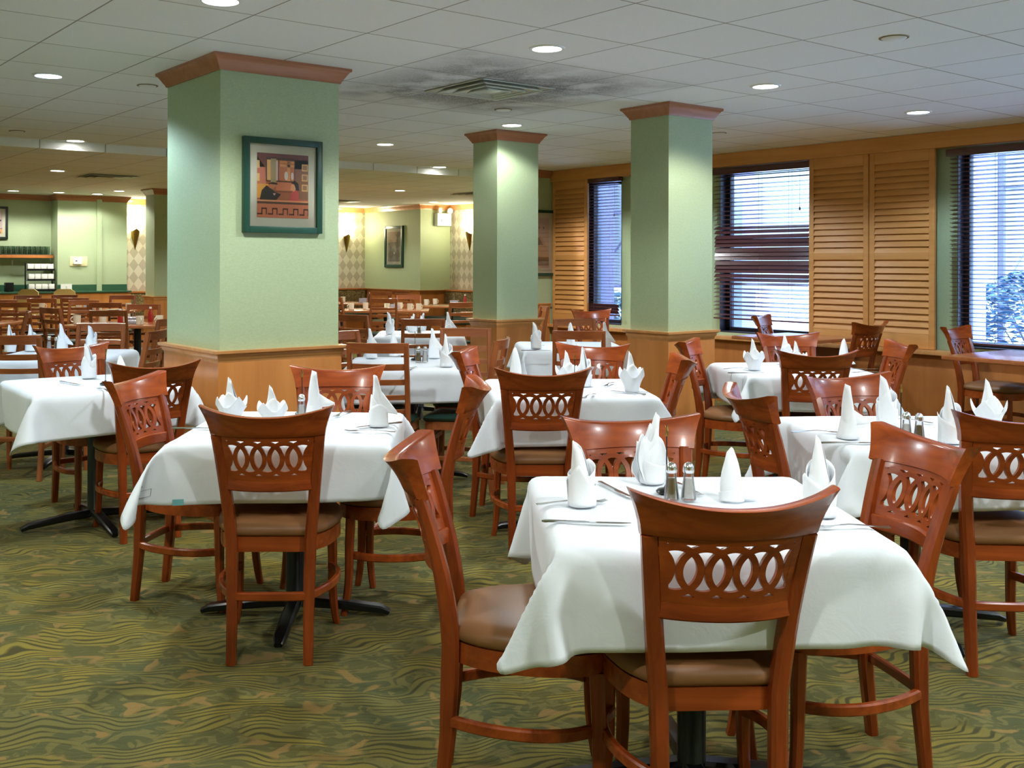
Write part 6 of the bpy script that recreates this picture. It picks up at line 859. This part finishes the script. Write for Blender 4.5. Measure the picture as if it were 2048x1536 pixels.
T2G=[None]
def flared(v,x,y,a):
    """the cloth left of centre has one corner kicked outwards"""
    G=CL[v].copy(); best=None
    for ci in (0,40):
        for cj in (0,40):
            p=Matrix.Rotation(R(a),3,'Z')@Vector(G[ci,cj])+Vector((x,y,0)); q=p.dot(cr)/p.dot(cf)
            if best is None or q<best[0]: best=(q,ci,cj)
    _,ci,cj=best; tip=G[ci,cj].copy(); out_=tip[:2]/math.hypot(*tip[:2])
    for i in range(41):
        for j in range(41):
            da=abs(i-ci)*1.25/40; db=abs(j-cj)*1.25/40; w_=max(0,1-math.hypot(da,db)/.40)**1.3
            if G[i,j,2]<.74 and w_>0: G[i,j,0]+=out_[0]*.17*w_; G[i,j,1]+=out_[1]*.17*w_; G[i,j,2]+=.02*w_
    T2G[0]=(G,ci,cj); me=CM[v].copy(); me.vertices.foreach_set('co',G.reshape(-1).astype(np.float32)); me.update(); return me
TDESC={'T1':'the nearest table','T2':'the table left of centre','T3':'the left table beside the large pillar','T4':'the rear left-edge table','T5':'the table right of the large pillar','T6':'the farthest white table','T7':'the middle table','T8':'the table behind the middle one','T9':'the table below the middle window','T10':'the right-edge table'}
CV={'T1':(2,3),'T2':(0,1),'T3':(0,2),'T4':(2,0),'T5':(0,1),'T6':(0,3),'T7':(2,3),'T8':(0,1),'T9':(1,0),'T10':(0,2)}
tb0=None
for k,(x,y,a) in TB.items():
    lb='square pedestal table under white cloth, '+TDESC[k]
    if tb0 is None: tb0=make_table(); tb0.location=(x,y,0); tb0.rotation_euler=(0,0,R(a)); tb0['label']=lb; tb0['group']='cloth-covered tables'
    else: clone(tb0,(x,y,0),R(a),lb,'cloth-covered tables')
    v,f=CV[k]; tc_=tablecloth(v,x,y,a,f,'white tablecloth draped over '+TDESC[k],flared(v,x,y,a+90*f) if k=='T2' else None)
    if k=='T2': mark_cloth=tc_
CD={
'c1':'brown oval-fretwork chair in the foreground, back towards the viewer at the nearest table',
'c2':'oval-fretwork chair seen side-on at the left of the nearest table, brown seat in view',
'c3':'oval-fretwork chair facing the viewer across the nearest table, behind the jagged napkin',
'c4':'oval-fretwork chair at the right side of the nearest table, facing left',
'c5':'oval-fretwork chair with its back to the viewer in front of the table left of centre',
'c6':'oval-fretwork chair left of the table left of centre, in front of another chair',
'c7':'oval-fretwork chair seen from behind at the near side of the far left table',
'c8':'oval-fretwork chair facing the viewer across the far left table',
'c9':'oval-fretwork chair facing the viewer against the large pillar base',
'c10':'oval-fretwork chair right of the table left of centre, crest seen end-on',
'c11':'oval-fretwork chair with a purple-white glint, just behind the end-on chair near the centre',
'c12':'oval-fretwork chair with its back to the viewer in front of the middle table',
'c13':'oval-fretwork chair seen edge-on at the right of the middle table',
'c14':'oval-fretwork chair facing the viewer on the far side of the middle table',
'c15':'small bluish oval-fretwork chair below the far narrow window',
'c16':'oval-fretwork chair seen edge-on beside the window pillar base',
'c17':'oval-fretwork chair with its back to the viewer at the table under the window',
'c18':'oval-fretwork chair facing the viewer on the far side of the table under the window',
'c19':'oval-fretwork chair at the right side of the table under the window',
'c20':'oval-fretwork chair at the left side of the right-edge table, back turned three quarters',
'c21':'oval-fretwork chair facing the viewer on the far side of the right-edge table',
'c22':'oval-fretwork chair in front of the right-edge table, cut by the frame',
'c23':'small oval-fretwork chair against the middle window, left of the wooden window table',
'c24':'dark oval-fretwork chair in front of the tall shutters',
'c25':'oval-fretwork chair with dark shiny seat in front of the right-hand window',
'd1':'ladder-back chair with green seat, back to the viewer, just right of the large pillar',
'd2':'ladder-back chair with its back to the viewer at the farthest white table',
'd3':'lighter ladder-back chair facing the viewer left of the slim pillar base',
'd4':'ladder-back chair turned left in front of the slim pillar base',
'd5':'ladder-back chair with its back to the viewer between the slim and window pillars',
'd6':'pale-topped ladder-back chair facing the viewer under the far narrow window',
'd7':'ladder-back chair cut by the left edge of the frame, at the rear left white table',
'd8':'light ladder-back chair facing the viewer behind the rear left white table',
'd9':'ladder-back chair turned left beside the large pillar, at the rear left white table',
'e1':'ladder-back chair far back at the left edge of the frame',
'e2':'ladder-back chair below the carton rack, back to the viewer',
'e3':'ladder-back chair right of the one below the carton rack',
'e4':'ladder-back chair left of the harlequin strip, back to the viewer',
'e5':'ladder-back chair, back to the viewer, at the mug table left of the large pillar',
'e6':'ladder-back chair facing the viewer across the mug-covered table left of the large pillar',
'e7':'ladder-back chair facing the viewer under the service counter at the left',
'e8':'ladder-back chair facing the viewer under the service counter near the paper sign',
'e9':'ladder-back chair facing the viewer between the two left rear rows',
'e10':'small ladder-back chair against the counter front by the harlequin strip',
'e11':'ladder-back chair half hidden behind the left face of the large pillar',
'e12':'ladder-back chair seen edge-on left of the mug table, facing right',
'e13':'ladder-back chair seen edge-on, facing left, near the left edge',
'e14':'dark ladder-back chair just inside the left edge of the frame',
'f1':'dark ladder-back chair, back to the viewer, below the bass player print',
'f2':'ladder-back chair far back under the bass player print, left one',
'f3':'ladder-back chair far back under the bass player print, right one',
'f4':'lighter ladder-back chair facing the viewer behind the mug table right of the large pillar',
'f5':'tall dark ladder-back chair left of the slim pillar, slats half empty against pink packets',
'f6':'ladder-back chair facing the viewer partly behind the right face of the large pillar',
'f7':'light ladder-back chair seen edge-on right of the large pillar',
'f8':'ladder-back chair between the slim pillar and the single shutter',
'f9':'ladder-back chair emerging behind the right face of the large pillar, farther back',
'f10':'ladder-back chair seen edge-on at the far tables left of the slim pillar'}
for n,k,x,y,a in CH: place_chair(k,x,y,a,CD[n],'oval-fretwork dining chairs' if k=='L' else 'ladder-back dining chairs')
# ================================================================ NAPKINS
def napkin(kind,seed):
    rnd=random.Random(seed); b=MB()
    def sheet(r0,r1,t0,t1,h0f,hf,n=24,m=9,p=1.4,ell=1.0,lean=(0,0)):
        ph=rnd.uniform(0,6)
        def fn(u,v):
            th=t0+(t1-t0)*u; a=h0f(u); z=a+(hf(u)-a)*v; r=r0+(r1-r0)*v**p+.0018*math.sin(th*3+ph+z*40)*(1-v*.5)
            return (r*math.cos(th)*ell+lean[0]*v*v,r*math.sin(th)+lean[1]*v*v,z)
        b.grid(fn,n,m)
    def tri(u,c,w): return max(0,1-abs(u-c)/w)
    P2=2*math.pi; z0=lambda u:0.0
    def wing(x0,x1,za,zb,drop,wd=.012):
        for sgn in (-1,1): b.grid(lambda u,v:(x0+(x1-x0)*u,sgn*wd*(1-u)**.6*(1-v**2)+.002*math.sin(9*u),za-drop*u*u+(zb-za)*(1-u)**1.1*v+.010*v),11,7)
    if kind=='A':   # wrapped cup, small side peaks, one tall folded spike
        sheet(.037,.039,R(-150),R(190),z0,lambda u:.052+.052*tri(u,.12,.15)+.055*tri(u,.66,.14)+.03*abs(u-.4),p=1)
        sheet(.034,.036,R(-60),R(300),z0,lambda u:.080+.035*tri(u,.3,.3),p=1)
        sheet(.026,.012,R(20),R(330),lambda u:.02,lambda u:.165-.05*abs(u-.45)**1.3,p=2.2,lean=(-.012,0))
    elif kind=='B': # broad fan with jagged top
        def fan(off,hh,wd,ph):
            def fn(u,v):
                s=2*u-1; h=hh*(.86+.10*math.sin(u*11+ph)+.05*math.sin(u*23+ph))-.045*abs(s)**2.2; x=s*(.036+.016*math.sin(min(1,v*1.05)*math.pi*.75))*wd-.008*v
                return (x,off+.020*math.cos(s*1.5)*(1-.6*v)+.004*math.sin(s*8+v*4),h*v)
            b.grid(fn,24,9)
        fan(-.022,.158,1.0,.3); fan(-.006,.165,.95,2.0); fan(.012,.14,1.0,4.2); sheet(.036,.038,0,P2,z0,lambda u:.05+.02*tri(u,.5,.3),p=1); sheet(.020,.006,0,R(320),lambda u:.03,lambda u:.195-.03*abs(u-.5),lean=(.022,0),p=1.6)
    elif kind=='C': # single rounded tongue
        sheet(.030,.010,R(-200),R(60),z0,lambda u:.145-.05*abs(u-.45)**1.3*1.6,p=2.4,lean=(-.006,0)); sheet(.033,.034,0,P2,z0,lambda u:.018+.015*tri(u,.7,.3),p=1)
        b.grid(lambda u,v:(.028+.045*u,.020*(2*v-1)*math.sin(math.pi*min(1,u*.8+.15)),.004+.016*math.sin(math.pi*u)*(1-(2*v-1)**2)),9,7)
    elif kind=='E': # hood round a tall centre
        sheet(.038,.034,R(-110),R(230),z0,lambda u:.070+.060*math.sin(math.pi*u)**1.5,p=2); sheet(.036,.042,R(60),R(400),z0,lambda u:.055+.045*tri(u,.35,.35),p=1)
        sheet(.033,.005,R(-30),R(310),lambda u:.03,lambda u:.19-.03*abs(u-.5),p=1.2,lean=(-.006,0))
    elif kind=='F': # crown with several points
        sheet(.034,.062,0,P2,z0,lambda u:.066+.042*max(tri(u,.08,.10),tri(u,.38,.11),tri(u,.60,.10),tri(u,.86,.10)),n=44,p=1.8)
        sheet(.032,.030,R(90),R(430),z0,lambda u:.080+.045*tri(u,.5,.3),p=1.5); sheet(.036,.005,0,R(320),lambda u:.03,lambda u:.178-.03*abs(u-.5),p=1.1,lean=(-.008,0))
    elif kind=='G': # tall spike with a drooping wing
        sheet(.038,.036,R(-160),R(200),z0,lambda u:.055+.03*tri(u,.2,.3),p=1); sheet(.035,.030,R(30),R(370),z0,lambda u:.065+.055*tri(u,.5,.28),p=1.5)
        sheet(.031,.007,R(80),R(420),lambda u:.03,lambda u:.187-.02*abs(u-.5),p=1.0,lean=(-.014,0)); wing(-.005,.072,.052,.135,.012,.024)
    else:           # H: flattened cone with one long wing to the side
        sheet(.040,.010,R(-180),R(180),z0,lambda u:.125+.045*tri(u,.5,.3),p=1.1); sheet(.026,.009,0,R(330),lambda u:.04,lambda u:.20-.02*abs(u-.5),p=1.5); wing(.0,.085,.050,.11,-.005,.026)
    o=b.build('folded_napkin',M['napkin'],smooth=70)
    s=o.modifiers.new('thick','SOLIDIFY'); s.thickness=.0014; s.offset=0; return o
NPROTO={}
ordn=['nearest the left of','second on','third on','rightmost on']
cnt={}
NOTE={'A':'spiked napkin','B':'jagged fan napkin','C':'tongue-shaped napkin','E':'hooded napkin','F':'crown-folded napkin','G':'winged napkin','H':'side-winged napkin'}
camdir=math.degrees(-YAW)
for t_,k,x,y,h in NK:
    i=cnt.get(t_,0); cnt[t_]=i+1
    if k not in NPROTO: NPROTO[k]=o=napkin(k,len(NPROTO)+3)
    else: o=NPROTO[k].copy(); COL.objects.link(o)
    o.location=(x,y,.7612); o.rotation_euler=(0,0,-YAW+R((0,25,-20,10)[i%4] if k not in 'AGHC' else (0,-8,6,4)[i%4])); s=h/{'A':.165,'B':.19,'C':.145,'E':.185,'F':.175,'G':.185,'H':.2}[k]
    o.scale=(1+.25*(s-1),1+.25*(s-1),s)
    n_=sum(1 for q in NK if q[0]==t_); pos=('only one in view' if n_==1 else ('leftmost','second from left','third from left','rightmost')[i] if n_==4 else ('left one','middle one','right one')[i] if n_==3 else ('left one','right one')[i])
    tag(o,'white '+NOTE[k]+', '+pos+' on '+TDESC[t_],'napkin','folded white napkins')
# ================================================================ CUTLERY, SHAKERS, CARD HOLDERS
def fork():
    b=MB(); prof=[(-.098,.0075,.003),(-.085,.009,.003),(-.05,.0055,.006),(0,.0035,.009),(.035,.003,.006),(.050,.010,.003),(.062,.012,.003)]
    V=[];F=[]
    for x,w_,z in prof: V+=[(x,-w_,z),(x,w_,z),(x,w_,z+.0018),(x,-w_,z+.0018)]
    for i in range(len(prof)-1):
        for k in range(4): F.append((i*4+k,i*4+(k+1)%4,(i+1)*4+(k+1)%4,(i+1)*4+k))
    F+=[(3,2,1,0),tuple(range(len(V)-4,len(V)))]; b.add(V,F)
    for k in range(4): y=-.0105+.007*k; b.sweep([(.061,y,.004),(.082,y*.95,.0025),(.100,y*.85,.006)],[(.0030,.0016),(.0026,.0016),(.0014,.0012)])
    return b.build('fork',M['steel'],smooth=40)
def knife():
    b=MB(); b.sweep([(-.112,0,.0035),(-.105,0,.0035),(-.06,0,.0035),(-.005,0,.0035),(.005,0,.0035)],[(.008,.004),(.013,.006),(.009,.0055),(.008,.005),(.010,.003)])
    b.sweep([(.005,0,.003),(.03,0,.003),(.085,.001,.003),(.108,.004,.003)],[(.013,.0018),(.016,.0016),(.014,.0014),(.004,.001)]); return b.build('knife',M['steel'],smooth=40)
CP={}; tot={}
for q in CU: tot[(q[0],q[1])]=tot.get((q[0],q[1]),0)+1
cnt={}
CUL={('T1','fork'):['passing behind the leftmost napkin','beside the salt shaker','at the right end, handle to the left'],('T1','knife'):['along the near left edge','between the two left napkins']}
for t_,k,x,y,a in CU:
    i=cnt.get((t_,k),0); cnt[(t_,k)]=i+1
    if k not in CP: CP[k]=o=(fork if k=='fork' else knife)()
    else: o=CP[k].copy(); COL.objects.link(o)
    o.location=(x,y,.7598); o.rotation_euler=(0,0,R(a))
    w_=CUL[(t_,k)][i] if (t_,k) in CUL else ('' if tot[(t_,k)]==1 else ('leftmost of its kind ','farther right ','rightmost of its kind ')[i])
    tag(o,'steel '+k+' '+w_+(', ' if (t_,k) in CUL else '')+'on '+TDESC[t_],k,'table '+('forks' if k=='fork' else 'knives'))
def shaker(fill,label):
    t=thing(fill+'_shaker',label,'shaker'); 
    MB().lathe([(.019,0),(.021,.004),(.0195,.02),(.0145,.06),(.013,.075),(.0115,.075),(.0128,.06),(.0178,.02),(.0185,.006),(.001,.006)],12).build('glass_body',M['clear'],t)
    MB().lathe([(.0172,.0065),(.0172,.02),(.0125,.058),(.001,.060)],12).build('contents',M[fill],t)
    MB().lathe([(.0140,.074),(.0155,.078),(.0150,.088),(.0120,.097),(.006,.102),(.001,.103)],16).build('cap',M['chrome'],t); return t
def rod(label):
    t=thing('card_holder',label,'card holder'); MB().lathe([(.028,0),(.030,.004),(.024,.010),(.008,.014),(.004,.022)],20).build('base',M['black'],t)
    MB().tube([(0,0,.015),(0,0,.165)],.0018,8).build('stem',M['black'],t); MB().tube([(0,0,.163),(.005,0,.172),(.002,0,.185),(-.004,0,.19),(0,0,.172)],.0022,6).lathe([(.004,.158),(.005,.163),(.004,.17)],10).build('clip',M['brass'],t); return t
SP={}
for t_,k,x,y in SK:
    lb={'salt':'glass salt shaker on ','pepper':'glass pepper shaker on ','rod':'black wire card holder without card on '}[k]+TDESC[t_]
    g={'salt':'salt shakers','pepper':'pepper shakers','rod':'card holders'}[k]
    if k not in SP: SP[k]=(rod(lb) if k=='rod' else shaker(k,lb)); SP[k].location=(x,y,.7605); SP[k]['group']=g
    else: clone(SP[k],(x,y,.7605),0,lb,g)
# laundry stamp and blue tag at the left corner of the cloth left of centre (the folded hem shows them)
def corner_decals(o,v):
    G,ci,cj=T2G[0]; cell=1.25/40; toc=Matrix.Rotation(-o.rotation_euler.z,3,'Z')@(Vector((0,0,1.4))-o.location)
    def at_(a,b,off):
        fi=ci+(a/cell if ci==0 else -a/cell); fj=cj+(b/cell if cj==0 else -b/cell); i=min(39,max(0,int(fi))); j=min(39,max(0,int(fj))); u=fi-i; w_=fj-j
        P00,P10,P01,P11=[Vector(G[x_,y_]) for x_,y_ in ((i,j),(i+1,j),(i,j+1),(i+1,j+1))]
        p=P00*(1-u)*(1-w_)+P10*u*(1-w_)+P01*(1-u)*w_+P11*u*w_; n=(P10-P00).cross(P01-P00).normalized()
        if n.dot(toc-p)<0: n=-n
        return p+n*off
    # choose which hem runs along the side that faces the camera
    def facing(sw):
        a,b=((.12,.03) if not sw else (.03,.12)); p0=at_(a,b,0); p1=at_(a,b,.01); return (p1-p0).normalized().dot((toc-p0).normalized())
    sw=facing(True)>facing(False)
    def m_(x,y,off): return at_(x,y,off) if not sw else at_(y,x,off)
    ink=plain('laundry_ink',(.10,.11,.14),.8)
    # decide reading direction so that text runs left to right as seen
    d=(m_(.15,.04,0)-m_(.05,.04,0)); rgt=Matrix.Rotation(-o.rotation_euler.z,3,'Z')@cr; fl=d.dot(rgt)<0
    def put(body,cx,cy,size,name):
        c=bpy.data.curves.new(name,'FONT'); c.body=body; c.size=size; c.align_x='CENTER'; c.align_y='CENTER'; tmp=bpy.data.objects.new(name,c); COL.objects.link(tmp)
        bpy.context.view_layer.update(); me=bpy.data.meshes.new_from_object(tmp.evaluated_get(bpy.context.evaluated_depsgraph_get())); bpy.data.objects.remove(tmp)
        for q in me.vertices:
            x=q.co.x*(-1 if fl else 1); q.co=m_(cx+x,cy+q.co.y,.004)
        me.materials.clear(); me.materials.append(ink); t_=bpy.data.objects.new(name,me); COL.objects.link(t_); t_.parent=o; return t_
    put('J S N',.175,.045,.020,
        'laundry_stamp')
    put('4 2 4 6 5',.17,.072,.014,
        'washing_code')
    f=MB(); X0,X1_,Y0,Y1=.145,.205,.031,.060
    for a,b,c,e in ((X0,X1_,Y0,Y0+.0012),(X0,X1_,Y1-.0012,Y1),(X0,X0+.0012,Y0,Y1),(X1_-.0012,X1_,Y0,Y1)):
        f.add([m_(a,c,.004),m_(b,c,.004),m_(b,e,.004),m_(a,e,.004)],[(0,1,2,3)])
    f.build('stamp_border',ink,o,smooth=0)
    f=MB(); V=[m_(x,y,.005) for x,y in ((.27,.0),(.30,.0),(.30,.022),(.27,.022))]; f.add(V,[(0,1,2,3)]); f.build('cloth_tag',plain('teal_tag',(.16,.45,.48),.7),o,smooth=0)
corner_decals(mark_cloth,CV['T2'][0])
# ================================================================ WOOD TABLES AT THE BACK
WT={
'W1':(7.72,3.42,-3,.9,.8,'bare wooden table in front of the right-hand window'),
'W2':(8.1,5.6,-2,.8,.8,'bare wooden table in front of the tall shutters'),
'M0':(2.62,12.0,-37,.8,.8,'wooden table cut by the left edge of the frame'),
'M1':(4.0,10.85,-37,1.35,.8,'wooden table crowded with mugs left of the large pillar'),
'M2':(4.55,14.45,-37,1.5,.8,'wooden table with plates in front of the service counter'),
'M4':(8.05,12.2,-37,1.2,.8,'wooden table with mugs right of the large pillar, below the bass player print'),
'M5':(9.75,12.95,-37,1.0,.8,'far wooden table with packet caddy left of the slim pillar'),
'M6':(7.1,13.05,-37,.8,.8,'wooden table with mugs just behind the right face of the large pillar'),
'M7':(8.9,14.8,-37,1.0,.8,'farthest wooden table by the left harlequin wall'),
'M8':(8.6,10.55,-37,.8,.8,'wooden table partly hidden behind the slim pillar')}
for k,(x,y,a,wd,dp,lb) in WT.items():
    t=make_table(.755,wd,dp,'table'); t.location=(x,y,0); t.rotation_euler=(0,0,R(a)); tag(t,lb,'table','bare wooden tables')
def make_mug():
    t=thing('coffee_mug','x','mug'); MB().lathe([(.030,0),(.036,.004),(.038,.02),(.040,.085),(.041,.092),(.038,.092),(.036,.08),(.034,.01),(.001,.008)],20).build('mug_body',M['mug'],t)
    MB().tube([(.038+.026*math.sin(a),0,.048+.026*math.cos(a)) for a in [math.pi*k/10 for k in range(11)]],.0055,8).build('handle',M['mug'],t); return t
mg=None
MUGS=[('M1',-.60,-.12,170),('M1',-.18,.20,20),('M1',.10,-.25,260),('M1',.26,-.10,200),('M1',.42,.05,30),('M1',.52,-.2,10),('M1',-.35,-.05,60),
('M4',-.48,-.1,180),('M4',-.30,.12,40),('M4',.02,-.16,90),('M4',.34,-.2,0),('M4',.46,-.18,0),('M4',.18,.2,10),('M6',.20,-.2,80),('M6',-.1,.1,20),('M6',.28,.18,10),('M7',-.2,-.1,40),('M7',.0,.1,100),('M5',-.38,-.1,10),('M5',-.25,.22,0),('M5',.40,.1,90),('M2',-.55,.0,0),('M2',-.1,.15,60),('M2',.3,-.2,120),('M2',.62,.05,30)]
MC={}
for k,u,v,a in MUGS:
    x,y,ta,wd,dp,lb=WT[k]; c,s=math.cos(R(ta)),math.sin(R(ta)); i=MC.get(k,0); MC[k]=i+1; n_=sum(1 for q in MUGS if q[0]==k)
    l_='cream coffee mug %s on %s'%(('at the left end','farther left','towards the middle','right of the middle','farther right','at the right end','between the others')[i],{'M1':'the table left of the large pillar','M2':'the table by the service counter','M4':'the table below the bass player print','M5':'the far table left of slim pillar','M6':'the table just behind the large pillar','M7':'the farthest wooden table'}[k])
    if mg is None: mg=make_mug(); mg.location=(x+u*c-v*s,y+u*s+v*c,.7555); mg.rotation_euler=(0,0,R(a)); mg['label']=l_; mg['group']='cream coffee mugs'
    else: clone(mg,(x+u*c-v*s,y+u*s+v*c,.7555),R(a),l_,'cream coffee mugs')
def caddy(lb,x,y,a):
    t=thing('condiment_caddy',lb,'caddy',(x,y,.7555),R(a),'condiment caddies'); f=MB(); f.box(-.07,.07,-.05,.05,0,.004)
    for z in (.035,.07): f.tube([(-.07,-.05,z),(.07,-.05,z),(.07,.05,z),(-.07,.05,z)],.002,6,True)
    for sx in (-.07,.07):
        for sy in (-.05,.05): f.tube([(sx,sy,0),(sx,sy,.07)],.002,6)
    f.tube([(0,-.05,.07),(0,-.05,.13),(0,.05,.13),(0,.05,.07)],.002,6); f.build('wire_rack',M['chrome'],t)
    p=MB(); [p.box(-.062+i*.020,-.046+i*.020,-.04,.002,.006,.075) for i in range(6)]; p.build('sugar_packets',M['packet'],t)
    MB().box(.0,.06,.008,.045,.005,.07).build('sweetener_packets',M['pink'],t)
    MB().lathe([(.016,.005),(.016,.06),(.008,.08),(.008,.10),(.001,.10)],12,(-.035,.028,0)).build('sauce_bottle',M['dark'],t); return t
def wp(k,u,v):
    x,y,ta,wd,dp,lb=WT[k]; c,s=math.cos(R(ta)),math.sin(R(ta)); return x+u*c-v*s,y+u*s+v*c
for k,u,v,lb in (('M1',-.02,-.05,'wire caddy of sugar packets on the mug-crowded table left of the large pillar'),('M7',.35,-.1,'wire caddy with dark bottle at the farthest table below the bass player print'),('M5',.05,-.05,'wire caddy of packets on the far table left of the slim pillar'),('M4',.12,.02,'wire caddy with pink packets on the mug table right of the large pillar'),('M2',.1,.0,'wire caddy on the plate-covered table by the counter')):
    x,y=wp(k,u,v); caddy(lb,x,y,-30)
def bottle(lb,x,y,red=True):
    t=thing('ketchup_bottle' if red else 'sauce_bottle',lb,'bottle',(x,y,.7555)); MB().lathe([(.026,0),(.028,.01),(.028,.09),(.012,.13),(.011,.145)],16).build('bottle_body',M['ketchup'] if red else M['dark'],t); MB().lathe([(.014,.1455),(.014,.165),(.001,.167)],14).build('cap',M['white'],t)
for k,u,v,lb,rd in (('M1',-.12,-.2,'red ketchup bottle on the mug-crowded table left of the large pillar',1),('M1',.05,.3,'red ketchup bottle on the far side of the mug-crowded table',1),('M7',.45,.05,'dark sauce bottle with white cap at the farthest table',0),('M5',.22,.05,'red bottle on the far table left of the slim pillar',1)):
    x,y=wp(k,u,v); bottle(lb,x,y,rd)
pl=MB().lathe([(.05,0),(.06,.003),(.11,.014),(.112,.017),(.06,.007),(.001,.006)],28).build('plate',M['mug']); first=True
for k,u,v,lb in (('M2',-.35,-.18,'white plate left on the plate-covered table by the counter'),('M2',.05,-.22,'white plate in the middle of the plate-covered table by the counter'),('M2',.5,-.2,'white plate at the right of the plate-covered table by the counter'),('M1',.32,.25,'white plate on the far side of the mug-crowded table'),('M4',-.15,-.22,'white plate on the mug table right of the large pillar')):
    x,y=wp(k,u,v); o=pl if first else pl.copy()
    if not first: COL.objects.link(o)
    first=False; o.location=(x,y,.7555); tag(o,lb,'plate','white plates')
# napkin rolls lying on wooden tables
for k,u,v in (('M1',-.3,-.3),('M4',0,-.33),('M0',.2,-.1)):
    pass
# pale high chairs by the counter
def highchair(lb,x,y,a):
    t=thing('child_high_chair',lb,'high chair',(x,y,0),R(a),'pale yellow high chairs')
    for sx in (-1,1):
        for sy in (-1,1): MB().sweep([(sx*.21,sy*.2,0),(sx*.16,sy*.14,.62)],(.03,.03)).build('leg',M['yellow'],t)
    MB().box(-.17,.17,-.15,.15,.60,.625,.006).build('seat',M['yellow'],t)
    MB().add([(-.17,-.15,.626),(.17,-.15,.626),(.15,-.17,.97),(.09,-.175,1.01),(-.09,-.175,1.01),(-.15,-.17,.97),(-.17,-.13,.626),(.17,-.13,.626),(.15,-.15,.97),(.09,-.155,1.01),(-.09,-.155,1.01),(-.15,-.15,.97)],[(0,1,2,3,4,5),(11,10,9,8,7,6),(0,6,7,1),(1,7,8,2),(2,8,9,3),(3,9,10,4),(4,10,11,5),(5,11,6,0)]).build('backrest',M['yellow'],t)
    for sx in (-.17,.155): MB().box(sx,sx+.015,-.13,.13,.70,.73,.003).build('side_rail',M['yellow'],t)
highchair('pale yellow high chair back by the counter, left one',4.12,15.75,140); highchair('pale yellow high chair back by the counter, below the carton rack',4.62,15.6,150)
